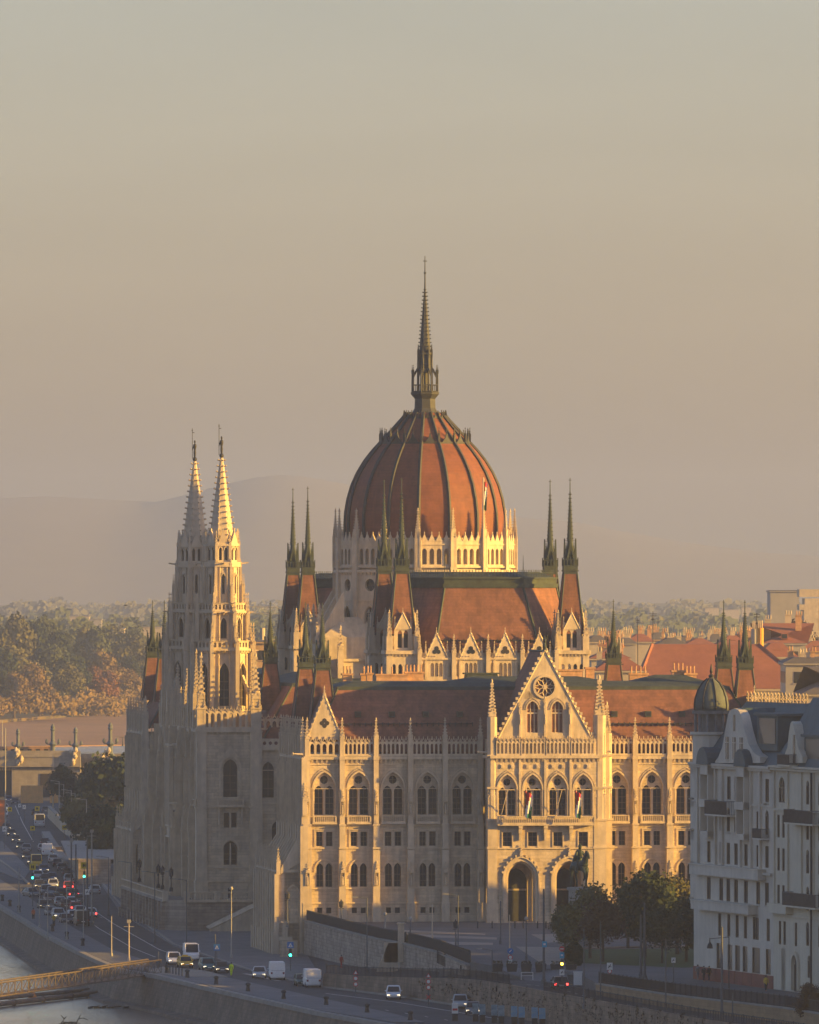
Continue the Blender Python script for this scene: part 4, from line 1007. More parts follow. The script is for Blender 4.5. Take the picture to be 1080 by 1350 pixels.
# ---- chimneys on the flat roofs
def chimney(x, y, z, w, d, h, n):
    c = MB(); c.box(x-w/2, x+w/2, y-d/2, y+d/2, z, z+h); c.box(x-w/2-.15, x+w/2+.15, y-d/2-.15, y+d/2+.15, z+h-.1, z+h+.15)
    for i in range(n): q = x-w/2+w*(i+.5)/n; c.lathe(q, y, [(.12, z+h), (.11, z+h+1.1), (.15, z+h+1.15)], 6)
    c.build('chimney', M['brick'], PARL)
for px_, y, z, w_, h_, n in ((458, 22, 32.3, 1.3, 1.5, 3), (480, 23, 32.3, .9, 1.5, 1), (487, 21, 32.3, .8, 1.6, 2), (517, 50, 32.2, 4.6, 1.3, 3), (546, 51, 32.2, 2.6, 1.6, 5), (842, 24, 32.3, 2.6, 1.5, 4), (895, 23, 32.3, 1.8, 1.9, 3), (911, 22, 32.3, 1.6, 1.5, 3), (752, 40, 32.3, 3.4, 1.9, 0), (778, 41, 32.3, 1.2, 2.2, 0)):
    X_ = (px_-540)*(1400+y)/FPX; chimney((X_-17.97+.1167*y)/.9932, y, z, w_, 1.0, h_, n)
# green roof-lights
for u, v in ((-2, 48), (6, 46)):
    c = MB(); c.ext([(u-2.4, 32), (u+2.4, 32), (u+2.2, 33.6), (u-2.2, 33.6)], v, v+3); c.box(u-2.5, u+2.5, v-.1, v+3.1, 33.6, 33.8); c.build('skylight', M['copper'], PARL)
c = MB(); c.loft([(-16, 8, 32.2), (16, 8, 32.2), (16, 20, 32.2), (-16, 20, 32.2)], [(-7, 14, 33.6), (7, 14, 33.6), (7, 14.2, 33.6), (-7, 14.2, 33.6)]); c.build('copper_deck', M['copper'], PARL)
c = MB(); c.loft([(12, 9, 32.2), (27, 9, 32.2), (27, 21, 32.2), (12, 21, 32.2)], [(18, 14, 33.8), (22, 14, 33.8), (22, 14.2, 33.8), (18, 14.2, 33.8)]); c.build('copper_deck', M['copper'], PARL)
# ---- river terrace with balustrade and two flights of steps
M['wallst'] = mat('rough_stone_wall', (.40,.34,.28), .9, .2, .6, (.26,.22,.18), .3, course=.22, streak=.3)
tr = MB(); st2 = MB()
t0, t1, tu = 97.0, 172.0, -42.6
tr.box(tu, CU0-.2, t0+3, t1, ZG-.3, 0); tr.box(tu+3, CU1+1.5, t0, CB0-.1, ZG-.3, 0)
tr.slab([(tu, t0+3), (tu+3, t0), (tu+3, t0+3)], ZG-.3, 0)
for x in (tu, ): 
    for i in range(14):
        y = t0+3.5+i*5.1; tr.box(x-.5, x, y-.5, y+.5, ZG-.3, -.3); tr.box(x-.9, x, y-.55, y+.55, ZG-.3, ZG+1.6)
for z in (-.25, -3.4): tr.box(tu-.15, tu, t0+3, t1, z-.15, z+.1); tr.box(tu+3, CU1+1.5, t0-.15, t0, z-.15, z+.1)
for z in (-3.4, -2.6, -1.8, -1.0): tr.box(tu+3, CU1+1.5, t0-.06, t0, z-.04, z+.04)
tr.build('terrace', M['wallst'], PARL); tr = MB()
tr.M = T(tu+3, t0+.3, 0); balus(tr, 0, CU1+1.5-tu-3, 0, 1.15, -.2, n=30)
tr.M = MW(tu+.2, t1); balus(tr, 0, t1-t0-3, 0, 1.15, -.2, n=120)
tr.M = None; tr.box(tu+2.9, CU1+1.5, t0-.1, t0+.45, 1.12, 1.3); tr.box(tu+2.9, CU1+1.5, t0-.3, t0+.4, -.25, .05)
for x, y in ((tu+.1, t0+3), (tu+3, t0+.2), (CU1+1.5, t0+.2), (tu+7.5, t0+.2)): tr.box(x-.4, x+.4, y-.4, y+.4, -.2, 1.35)
tr.build('balustrade', M['stone2'], PARL)
n = 22; xs0 = CU1+1.5; xs1 = xs0-9.5
for i in range(n):                        # flight down to the left along the terrace front
    x = xs0-(xs0-xs1)*i/n; z = .0-(-ZG)*i/n; st2.box(x-(xs0-xs1)/n, x+.02, t0-3.6, t0-.16, ZG-.3, z-.2)
st2.F([(xs0+.3,t0-4.2,ZG-.3),(xs1-.8,t0-4.2,ZG-.3),(xs1-.8,t0-4.2,ZG+.5),(xs0+.3,t0-4.2,1.0),(xs0+.3,t0-3.6,ZG-.3),(xs1-.8,t0-3.6,ZG-.3),(xs1-.8,t0-3.6,ZG+.5),(xs0+.3,t0-3.6,1.0)], [(0,1,2,3),(7,6,5,4),(3,2,6,7),(1,5,6,2)])
st2.bar((xs0+.4,t0-3.9,1.15), (xs1-.9,t0-3.9,ZG+.65), .42); st2.bar((xs0+.4,t0-.1,1.15), (xs1-.9,t0-.1,ZG+.65), .3); st2.box(xs0+.3, xs0+5, t0-4.2, t0+2, ZG-.3, -.02)
st2.build('steps', M['stone2'], PARL)
# walls and trim gathered so far become the body of the building
wall.build('wall', M['stone'], PARL); trim.build('cornice', M['stone2'], PARL)
# flags on the balcony and on the roof
def flag_mat(nm, c): return mat(nm, c, .8, .08, 2)
M['red'] = flag_mat('red_cloth', (.42,.03,.025)); M['white'] = flag_mat('white_cloth', (.75,.72,.68)); M['green'] = flag_mat('green_cloth', (.02,.16,.06))
def flag(base, tip, drop, wid, label, order=(0, 1, 2)):
    root = empty('flag', base, 0, label, 'flag', 'hungarian tricolour flags of the parliament'); tp = Vector(tip)-Vector(base)
    p = MB(); p.bar((0,0,0), tp, .05 if tp.z < 8 else .12, 6); p.lathe(tp.x, tp.y, [(.02, tp.z-.05), (.1, tp.z+.05), (.02, tp.z+.2)], 6); p.build('flagpole', M['stone2'], root)
    c = MB(); nx, nz = 9, 6; pts = []
    for j in range(nz+1):
        for i in range(nx+1):
            s1 = i/nx; t = j/nz
            pts.append((tp.x*(1-.12-t*.0)+wid*(s1-.15)*.62-.1*t+math.sin(t*3+s1*2)*.05, tp.y+.12*math.sin(s1*9+t*2), tp.z-.15-drop*t-.5*s1*(1-t*.6)-.15*abs(math.sin(s1*6))))
    for j in range(nz):
        for i in range(nx): c.m = order[min(2, int((i/nx*.55+j/nz*.75)*2.6))]; c.F([pts[j*(nx+1)+i], pts[j*(nx+1)+i+1], pts[(j+1)*(nx+1)+i+1], pts[(j+1)*(nx+1)+i]], [(0,1,2,3)])
    c.build('flag_cloth', [M['red'], M['white'], M['green']], root, True)
def PB(u, v, z): return PARL_M @ Vector((u, v, z))
PARL_M = T(17.97, 1400) @ RZ(math.atan2(.1167, .9932))
flag(PB(-2.3,-6.4,13.9), PB(-2.9,-7.9,18.3), 3.6, 1.5, 'drooping red white green flag at the left of the portico balcony')
flag(PB(4.6,-6.4,13.9), PB(4.0,-7.9,18.3), 3.6, 1.3, 'drooping red white green flag at the right of the portico balcony')
flag(PB(-.1,62,48.2), PB(-.1,62,61.6), 4.2, 1.1, 'red white green flag on a tall pole in front of the dome')
for u in (1.2, 8-.2):
    b0 = PB(u-.1 if u < 2 else -6.4, -6.4, 13.9); b1 = PB((u-.1 if u < 2 else -6.4)+.9, -7.9, 18.2)
    r_ = empty('flagpole', b0, 0, 'bare slanting flagpole on the balcony '+('right of the middle of the portico' if u < 2 else 'at the left corner of the portico'), 'flagpole')
    p = MB(); p.bar((0,0,0), b1-b0, .05, 6); p.build('pole', M['stone2'], r_)
# ============================================================ land, water, roads
ZR = -4.5; ZW = -8.8
M['soil'] = mat('far_land', (.09,.09,.05), .95, .3, .01, (.16,.11,.06))
M['grass'] = mat('lawn', (.045,.075,.02), .95, .25, .4, fine=.2)
M['quayst'] = mat('quay_stone', (.22,.18,.14), .9, .25, .3, (.13,.11,.09), .3, course=.15, streak=.35)
M['paint'] = mat('road_paint', (.55,.55,.52), .8, .15, 1.5)
M['kerb'] = mat('kerb_stone', (.26,.25,.23), .9, .15, .5)
M['prom'] = mat('promenade_paving', (.15,.152,.155), .9, .15, .2, fine=.12)
M['hedge'] = mat('hedge_leaves', (.035,.05,.015), .9, .3, 1.5, (.06,.05,.025))
def wmat():
    m = bpy.data.materials.new('river_water'); m.use_nodes = True; n = m.node_tree; N = n.nodes; b = N['Principled BSDF']
    b.inputs['Base Color'].default_value = (.15,.10,.065,1); b.inputs['Roughness'].default_value = .16; b.inputs['IOR'].default_value = 1.33
    tc = N.new('ShaderNodeTexCoord'); mp = N.new('ShaderNodeMapping'); mp.inputs['Scale'].default_value = (.22,.018,1)
    t1 = N.new('ShaderNodeTexNoise'); t1.inputs['Scale'].default_value = 1; t1.inputs['Detail'].default_value = 6; t1.inputs['Roughness'].default_value = .65
    n.links.new(tc.outputs['Object'], mp.inputs[0]); n.links.new(mp.outputs[0], t1.inputs['Vector'])
    t2 = N.new('ShaderNodeTexNoise'); t2.inputs['Scale'].default_value = .008; t2.inputs['Detail'].default_value = 3
    n.links.new(tc.outputs['Object'], t2.inputs['Vector'])
    mr = N.new('ShaderNodeMapRange'); mr.inputs[1].default_value = .4; mr.inputs[2].default_value = .6; mr.inputs[3].default_value = .10; mr.inputs[4].default_value = .26
    n.links.new(t2.outputs['Fac'], mr.inputs[0]); n.links.new(mr.outputs[0], b.inputs['Roughness'])
    bp = N.new('ShaderNodeBump'); bp.inputs['Strength'].default_value = .5; bp.inputs['Distance'].default_value = .7
    n.links.new(t1.outputs['Fac'], bp.inputs['Height']); n.links.new(bp.outputs[0], b.inputs['Normal']); return m
M['water'] = wmat()
g = MB(); g.box(-4500, 1800, -120, 6500, -10.2, ZW); tag(g.build('river', M['water']), kind='structure')
# quay line, seen from the hill
QP = [(500,1350),(420,1336),(330,1316),(260,1300),(205,1287),(160,1280),(130,1268),(100,1254),(60,1233),(30,1214),(0,1196),(-40,1172),(-90,1140)]
QL = [G(x, y, ZR) for x, y in QP]
QW = [Vector((40, 1060, 0)), Vector((8, 1130, 0))]+QL+[Vector((-140, 2300, 0)), Vector((-150, 2480, 0)), Vector((-95, 2900, 0)), Vector((-40, 3600, 0)), Vector((60, 4400, 0)), Vector((400, 5200, 0))]
poly = [(p.x, p.y) for p in QW]+[(2500, 5200), (2500, 700), (40, 700)]
g = MB(); g.slab(poly, -9.6, ZR); tag(g.build('ground', M['asph']), kind='structure')
FS = [(-3500, 3500), (-700, 3800), (-300, 3980), (-165, 4080), (-140, 4300), (-122, 4560), (-60, 4700), (300, 4900), (1500, 5000)]
g = MB(); g.slab(FS+[(9000-50, 5200), (9000-50, 19400), (-8950, 19400), (-8950, 3500)], -9.7, -7.2); tag(g.build('far_plain', M['soil']), kind='structure')
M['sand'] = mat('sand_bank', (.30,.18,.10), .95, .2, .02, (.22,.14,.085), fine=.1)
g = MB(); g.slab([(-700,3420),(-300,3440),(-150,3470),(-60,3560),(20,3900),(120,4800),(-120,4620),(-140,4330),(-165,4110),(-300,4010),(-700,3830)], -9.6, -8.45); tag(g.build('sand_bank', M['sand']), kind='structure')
# quay wall: battered face, coping and foot ledge
q = MB()
for a, b in zip(QW[:15], QW[1:16]):
    d = Vector((b.y-a.y, a.x-b.x, 0)).normalized()*-1
    if d.x > 0: d = -d
    A = lambda p, o, z: (p.x+d.x*o, p.y+d.y*o, z)
    q.quad(A(a,0,ZR+.02), A(b,0,ZR+.02), A(b,1.0,-8.3), A(a,1.0,-8.3)); q.quad(A(a,1,-8.3), A(b,1,-8.3), A(b,2.4,-8.45), A(a,2.4,-8.45)); q.quad(A(a,2.4,-8.45), A(b,2.4,-8.45), A(b,2.6,-9.2), A(a,2.6,-9.2))
tag(q.build('quay_wall', M['quayst']), 'long sloping stone quay wall along the river edge', 'quay wall')
cp = MB()
for a, b in zip(QW[:15], QW[1:16]):
    d = Vector((b.y-a.y, a.x-b.x, 0)).normalized()*-1
    if d.x > 0: d = -d
    cp.loft([(a.x+d.x*.25,a.y+d.y*.25,ZR-.3),(b.x+d.x*.25,b.y+d.y*.25,ZR-.3),(b.x-d.x*.6,b.y-d.y*.6,ZR-.3),(a.x-d.x*.6,a.y-d.y*.6,ZR-.3)], [(a.x+d.x*.25,a.y+d.y*.25,ZR+.22),(b.x+d.x*.25,b.y+d.y*.25,ZR+.22),(b.x-d.x*.6,b.y-d.y*.6,ZR+.22),(a.x-d.x*.6,a.y-d.y*.6,ZR+.22)])
tag(cp.build('quay_coping', M['kerb']), kind='structure')
# ---- square in front of the parliament (level 0)
RA = [(405,1216),(450,1228),(500,1240),(535,1246),(580,1256),(620,1268),(650,1273),(740,1279),(765,1284),(790,1298),(890,1313),(1038,1330),(1100,1340)]
RW = [G(x, y, 0) for x, y in RA]
NB_ = T(17.97, 1400) @ RZ(math.atan2(.1167, .9932))
pw = lambda u, v: NB_ @ Vector((u, v, 0))
pt = [(p.x, p.y) for p in RW]+[(400, 1080), (700, 2600), (-35, 2600), (pw(-27,268).x, pw(-27,268).y), (pw(-27,163).x, pw(-27,163).y), (pw(-22,105).x, pw(-22,105).y), (pw(-22,28).x, pw(-22,28).y), (pw(-31,27).x, pw(-31,27).y), (pw(-32.6,.1).x, pw(-32.6,.1).y)]
g = MB(); g.slab(pt, ZR-.3, -.02); tag(g.build('square_ground', M['pave']), kind='structure')
# ---- ramp road
RC = [(-15.5,1297),(-10.5,1281),(-6.5,1270),(-2.0,1256),(1.6,1243),(5.0,1230),(8.6,1214),(11.8,1197),(15.6,1176),(21,1152),(32,1104),(44,1060),(60,1010)]
BZ = [-4.46,-4.4,-4.2,-3.7,-3.0,-2.3,-1.6,-1.3,-1.2,-1.25,-1.4,-1.5,-1.5]
AZ = [(-17.5,1392)]+[(p.x, p.y) for p in RW[:6]]+[(p.x, p.y) for p in (RW[6], RW[7], RW[9], RW[10], RW[11], RW[12])]
g = MB()
for i in range(12):
    a, b, c, d = AZ[i], AZ[i+1], RC[i+1], RC[i]
    g.quad((*a, BZ[i]), (*b, BZ[i+1]), (*c, BZ[i+1]), (*d, BZ[i]))
tag(g.build('road', M['asph']), kind='structure')
ap = MB()                                 # apron where the square falls to the road
for (p, q_, z0, z1) in ((RW[5], RW[6], -1.6, -1.3), (RW[6], RW[7], -1.3, -1.2), (RW[7], RW[8], -1.2, -1.2), (RW[8], RW[9], -1.2, -1.25)):
    f = lambda v, o: (v.x+.25*o, v.y-o)
    ap.quad((p.x, p.y+.3, -.016), (q_.x, q_.y+.3, -.016), (*f(q_, 16), z1+.03), (*f(p, 14), z0+.03))
tag(ap.build('pavement_apron', M['prom']), kind='structure')
# kerb line and markings on the ramp road
mk = MB()
for i in range(12):
    a, b = Vector((*AZ[i], BZ[i])), Vector((*AZ[i+1], BZ[i+1])); c, d = Vector((*RC[i+1], BZ[i+1])), Vector((*RC[i], BZ[i]))
    if i > 5:
        for s in (.62, .64):
            p, q_ = a.lerp(d, .5), b.lerp(c, .5)
        for k in range(6):
            e, f = p.lerp(q_, k/6), p.lerp(q_, (k+.45)/6); mk.quad((e.x-.07,e.y,e.z+.012),(e.x+.07,e.y,e.z+.012),(f.x+.07,f.y,f.z+.012),(f.x-.07,f.y,f.z+.012))
tag(mk.build('road_marking', M['paint']), kind='structure')
# retaining wall with ivy under the ramp road
TOPZ = [-4.3,-2.7,-2.6,-2.2,-1.8,-1.3,-.95,-.8,-.7,-.75,-.9,-1.0,-1.0]
rw = MB()
for i in range(1, 12):
    a, b = Vector(RC[i]), Vector(RC[i+1]); n_ = Vector((b.y-a.y, a.x-b.x)).normalized()*.5
    rw.loft([(a.x+n_.x,a.y+n_.y,ZR-.1),(b.x+n_.x,b.y+n_.y,ZR-.1),(b.x,b.y,ZR-.1),(a.x,a.y,ZR-.1)], [(a.x+n_.x*.7,a.y+n_.y*.7,TOPZ[i]),(b.x+n_.x*.7,b.y+n_.y*.7,TOPZ[i+1]),(b.x,b.y,TOPZ[i+1]),(a.x,a.y,TOPZ[i])])
tag(rw.build('retaining_wall', mat('brown_stone_wall', (.28,.215,.16), .9, .2, .5, (.17,.135,.105), .3, course=.18, streak=.35)), 'long curved stone retaining wall with climbing plants above the lower quay road', 'retaining wall')
iv = MB(); r_ = random.Random(5)
for i in range(4, 12):
    a, b = Vector(RC[i]), Vector(RC[i+1]); n_ = Vector((b.y-a.y, a.x-b.x)).normalized()
    if n_.y > 0: n_ = -n_
    L = (b-a).length
    for k in range(int(L*46)):
        t = r_.random(); cl = math.sin((i*40+t*L)*1.9)*.5+math.sin((i*40+t*L)*.63)*.5
        if cl < r_.uniform(-1.0, .7): continue
        z = ZR+(TOPZ[i]-ZR)*r_.random()**.8*(.8+.25*cl); p = a.lerp(b, t)+n_*r_.uniform(.1, .45)-Vector((0,0))
        s = r_.uniform(.08, .2); u = Vector((r_.uniform(-1,1), r_.uniform(-1,1), r_.uniform(-1,1))).normalized(); v = u.orthogonal().normalized(); c0 = Vector((p.x, p.y, z))
        iv.quad(c0+u*s, c0+v*s, c0-u*s, c0-v*s)
M['ivy'] = mat('dry_climber', (.10,.075,.045), .95, .4, 1.2, (.05,.045,.03))
tag(iv.build('climbing_plants', M['ivy']), 'dry climbing plants hanging over the retaining wall', 'climbing plants', kind='stuff')
# stone walls along the edge of the square
def wall_run(name, pts, zb, zt, th, m_, label, cat='wall', cope=True):
    w = MB(); c = MB(); root = empty(name, (*pts[0][:2], min(zb)), 0, label, cat); O = Vector((*pts[0][:2], min(zb)))
    for i in range(len(pts)-1):
        a, b = Vector(pts[i][:2]), Vector(pts[i+1][:2]); n_ = Vector((b.y-a.y, a.x-b.x)).normalized()*th
        if n_.y > 0: n_ = -n_
        f = lambda p, o, z: (p.x+n_.x*o-O.x, p.y+n_.y*o-O.y, z-O.z)
        w.loft([f(a,1,zb[i]), f(b,1,zb[i+1]), f(b,0,zb[i+1]), f(a,0,zb[i])], [f(a,1,zt[i]), f(b,1,zt[i+1]), f(b,0,zt[i+1]), f(a,0,zt[i])])
        if cope: c.loft([f(a,1.3,zt[i]), f(b,1.3,zt[i+1]), f(b,-.3,zt[i+1]), f(a,-.3,zt[i])], [f(a,1.3,zt[i]+.18), f(b,1.3,zt[i+1]+.18), f(b,-.3,zt[i+1]+.18), f(a,-.3,zt[i]+.18)])
    w.build('wall_body', m_, root)
    if cope: c.build('coping', M['kerb'], root)
    return root
R_ = [(p.x, p.y) for p in RW]
wall_run('stone_wall', R_[:4], [-4.8,-4.7,-4.3,-3.9], [.15]*4, .45, M['wallst'], 'curved pale stone wall below the hedge at the left of the square')
wall_run('stone_wall', R_[3:6], [-3.9,-3.1,-2.1], [.15,.0,-.5], .45, M['wallst'], 'stepped stone wall right of the small pillar beside the stairs')
wall_run('stone_wall', R_[9:], [-1.5,-1.6,-1.7,-1.7], [.0,.0,.0,.0], .4, mat('ochre_stone_wall', (.34,.24,.14), .9, .2, .7, (.26,.19,.12), .2, course=.1), 'low ochre stone wall along the ramp road at the right')
def railing(pts, zs, h, step, label, name='railing', m_=None, picket=.04, dense=True):
    r = MB(); O = Vector((*pts[0][:2], zs[0])); m_ = m_ or M['iron']
    for i in range(len(pts)-1):
        a, b = Vector((*pts[i][:2], zs[i]))-O, Vector((*pts[i+1][:2], zs[i+1]))-O; n = max(1, int((b-a).length/step)); up = Vector((0,0,h))
        r.bar(a+up, b+up, .045); r.bar(a+up*.15, b+up*.15, .03)
        for k in range(n+1):
            p = a.lerp(b, k/n); big = k % 6 == 0; r.bar(p, p+up*(1.1 if big else 1), picket*(1.5 if big else 1))
    o = r.build(name, m_); o.location = O; tag(o, label, 'railing'); return o
railing(R_[:3]+[R_[3]], [.33]*4, 1.25, .22, 'dark iron railing on the curved wall, left run ending at the small pillar', picket=.06)
railing([Vector(R_[3]).lerp(Vector(R_[4]), .1)]+R_[4:6], [.3,.2,-.2], 1.3, .22, 'dark iron railing running down beside the stairs', picket=.06)
railing(RC[1:8], TOPZ[1:8], 1.1, .55, 'thin railing on the long retaining wall, left half')
railing(RC[8:], TOPZ[8:], 1.0, .6, 'thin railing on the long retaining wall, right half')
railing(R_[9:], [.18]*4, 1.2, .3, 'black railing on the low ochre wall in front of the white apartment building')
# hedge behind the left railing
def leafmass(mb, fn, n, s0, s1, r):
    for _ in range(n):
        c = Vector(fn()); s = r.uniform(s0, s1); u = Vector((r.uniform(-1,1), r.uniform(-1,1), r.uniform(-1,1))).normalized(); v = u.orthogonal().normalized()*s; u = u*s
        mb.quad(c+u, c+v*.8, c-u, c-v*.8)
for seg, lab in (((0, 3), 'clipped dark hedge behind the railing of the curved wall'), ((3, 5), 'clipped dark hedge above the stairs right of the small pillar')):
    h = MB(); r_ = random.Random(seg[0])
    for i in range(*seg):
        a, b = Vector(R_[i]), Vector(R_[i+1]); off = Vector((0, 1.4)); L = (b-a).length
        z1 = .85 if seg[0] == 0 else 1.2
        leafmass(h, lambda: (*(a.lerp(b, r_.random())+Vector((0, r_.uniform(.6,2)))), r_.uniform(.1, z1+.1)), int(L*110), .07, .17, r_)
    tag(h.build('hedge', M['hedge']), lab, 'hedge')
# small pillar and stair at the middle of the wall
pl = MB(); p = R_[3]; pl.box(-.42, .42, -.42, .42, 0, 2.9); pl.box(-.55, .55, -.55, .55, 2.7, 2.85); pl.box(-2.2, .6, -.5, .3, -2.2, .35); pl.F([(-3.2,-.5,-3.4),(-.4,-.5,-3.4),(-.4,-.5,.3),(-1.6,-.5,.3),(-3.2,.3,-3.4),(-.4,.3,-3.4),(-.4,.3,.3),(-1.6,.3,.3)], [(0,1,2,3),(7,6,5,4),(0,3,7,4),(3,2,6,7),(1,5,6,2)])
o = pl.build('pillar', M['stone2']); o.location = (p[0]-.6, p[1]-.5, 0); tag(o, 'square pale stone pillar catching the sun on the wall of the square', 'pillar')
o = MB(); o.box(-.35, .35, -.35, .35, 0, 2.6); o.box(-.5, .5, -.5, .5, 2.4, 2.6); o.box(-.9, 1.0, -.4, .4, 0, .5); o2 = o.build('pillar', M['stone2']); q_ = G(376, 1240, -2.2); o2.location = q_; tag(o2, 'low sunlit stone pillar beside the arch at the left corner of the parliament', 'pillar')
sb = MB(); sb.box(-1.2, 1.2, -1, 1.2, -2.3, 0); o3 = sb.build('stone_block', M['stone']); o3.location = (q_.x+.5, q_.y, -2.25); tag(o3, 'plain stone base under the low sunlit pillar', 'stone block')
st = MB(); a = Vector(R_[4]); b = Vector(R_[5]); n = 16; o_ = Vector((a.x, a.y, 0))
for k in range(n):
    t = k/n; p = a.lerp(b, t)-a; z = -.2-2.3*t; st.box(p.x, p.x+(b.x-a.x)/n+.05, p.y-2.4, p.y-.5, -4, z-.4)
st.box(-.1, (b-a).x, (b-a).y*.5-3.0, (b-a).y*.5-2.6, -4, -1.6); o = st.build('stairs', M['kerb']); o.location = o_; tag(o, 'stone stairs from the square down to the ramp road', 'stairs')
railing([(a.x-.3, a.y-3.1), (b.x+.6, b.y-2.2)], [-1.2, -2.4], 1.5, 1.0, 'handrail with dark posts along the stone stairs', picket=.06)
# ---- sheets of paving and painted strips of sunlight on the square
def sheet(name, pts, m_, z=0, th=.0):
    g = MB()
    P = [G(x, y, z) for x, y in pts]; g.quad(*[(p.x, p.y, z+.004) for p in P]); return tag(g.build(name, m_), kind='structure')
M['pave2'] = mat('pale_paving_and_sun_strips', (.27,.24,.20), .9, .12, .3, fine=.08)
sheet('painted_sun_strip', [(530,1226),(640,1231),(640,1233),(528,1228.5)], M['pave2'])  # this and the next two bands: low sunlight painted on as pale strips
sheet('painted_sun_strip', [(528,1231),(655,1236),(655,1239),(540,1235)], M['pave2'])
sheet('painted_sun_strip', [(560,1241),(650,1243),(650,1246),(575,1246)], M['pave2'])
sheet('plaza_sheet', [(680,1248),(745,1249),(770,1262),(735,1274),(715,1271)], M['pave2'])
sheet('plaza_sheet', [(700,1232),(752,1231),(752,1241),(722,1243)], M['pave2'])
sheet('lawn', [(765,1252),(1030,1249),(1060,1268),(900,1276),(770,1270)], M['grass'])
gk = MB(); P = [G(x, y, 0) for x, y in ((765,1251.5),(845,1249.5),(930,1248.5),(1030,1248))]
for a, b in zip(P[:-1], P[1:]): gk.bar((a.x,a.y,.1), (b.x,b.y,.1), .16)
tag(gk.build('lawn_kerb', M['pave2']), kind='structure')
# ---- lower road furniture of the setting: kerbs, islands, lane lines (pixel outlines projected on the ground)
def strip(name, pts, w_, m_, z=ZR, h=.13):
    P = [G(x, y, z) for x, y in pts]; g = MB()
    for a, b in zip(P[:-1], P[1:]):
        d = (b-a); n_ = Vector((d.y, -d.x, 0)).normalized()*w_/2
        g.loft([a+n_, b+n_, b-n_, a-n_], [Vector((*(a+n_)[:2], z+h)), Vector((*(b+n_)[:2], z+h)), Vector((*(b-n_)[:2], z+h)), Vector((*(a-n_)[:2], z+h))])
    return tag(g.build(name, m_), kind='structure')
def area(name, pts, m_, z=ZR, h=.13):
    P = [G(x, y, z) for x, y in pts]; g = MB(); g.slab([(p.x, p.y) for p in P], z-.05, z+h); return tag(g.build(name, m_), kind='structure')
area('promenade', [(-30,1165),(0,1160),(30,1178),(60,1200),(100,1226),(150,1254),(195,1268),(190,1281),(160,1276),(130,1264),(100,1250),(60,1229),(30,1210),(0,1192),(-30,1172)], M['prom'])
area('promenade', [(190,1276),(300,1290),(400,1312),(520,1338),(560,1349),(520,1349),(420,1333),(330,1313),(260,1297),(205,1285)], M['prom'])
area('parking_area', [(-30,1108),(3,1110),(40,1148),(30,1162),(0,1150),(-30,1140)], M['prom'])
area('traffic_island', [(196,1281),(215,1276),(270,1281),(300,1289),(250,1289),(215,1286)], M['pave2'], h=.16)
area('sidewalk', [(60,1075),(70,1075),(160,1205),(230,1248),(345,1285),(415,1298),(420,1270),(350,1225),(250,1170),(150,1120)], M['prom'], h=.10)
strip('kerb', [(62,1075),(100,1112),(135,1165),(165,1200),(230,1246),(345,1285),(425,1302),(520,1314),(600,1326)], .35, M['kerb'], h=.2)
strip('kerb', [(60,1102),(78,1130),(98,1152),(112,1165)], 1.6, M['kerb'], h=.9)
strip('kerb', [(-10,1128),(20,1150),(38,1166)], .4, M['pave2'], h=.25)
strip('lane_line', [(120,1198),(150,1218),(210,1252),(240,1262)], .14, M['paint'], h=.012)
strip('lane_line', [(105,1205),(130,1224),(175,1250),(205,1262)], .14, M['paint'], h=.012)
strip('lane_line', [(430,1310),(520,1321),(600,1334),(660,1344)], .16, M['paint'], h=.012)
strip('lane_line', [(106,1112),(135,1150),(160,1180)], .14, M['paint'], h=.012)
strip('lane_line', [(20,1062),(30,1085),(44,1110)], .14, M['paint'], h=.012)
dz = MB()
for px, py in [(120+11*i, 1203+6.0*i) for i in range(9)]+[(300+26*i, 1298+4.2*i) for i in range(12)]:
    a = G(px, py, ZR); b = G(px+4.5, py+1.3, ZR); dz.quad((a.x-.07,a.y,ZR+.014),(a.x+.07,a.y,ZR+.014),(b.x+.07,b.y,ZR+.014),(b.x-.07,b.y,ZR+.014))
for i in range(6):
    a = G(322+7*i, 1284+1.6*i, ZR); dz.quad((a.x-.3,a.y,ZR+.016),(a.x+.3,a.y,ZR+.016),(a.x+.3+1.2,a.y-3.4,ZR+.016),(a.x-.3+1.2,a.y-3.4,ZR+.016))
tag(dz.build('road_marking', M['paint']), kind='structure')
# long light walls of the underpass mouth, left of the terrace
def low_wall(pts, h, label, m_=None, th=.5):
    P = [G(x, y, ZR) for x, y in pts]; wall_run('low_wall', [(p.x, p.y) for p in P], [ZR-.1]*len(P), [ZR+h]*len(P), th, m_ or M['stone'], label, 'low wall')
low_wall([(66,1078),(84,1096),(112,1117),(124,1124)], 2.4, 'pale sloping wall at the mouth of the ramp left of the dark trees')
low_wall([(66,1118),(76,1134),(88,1146)], 1.2, 'short low wall beside the queue of cars')
low_wall([(132,1140),(146,1166)], 4.2, 'dark gate wall left of the parliament, catching sun on its top', M['wallst'], 5.5)
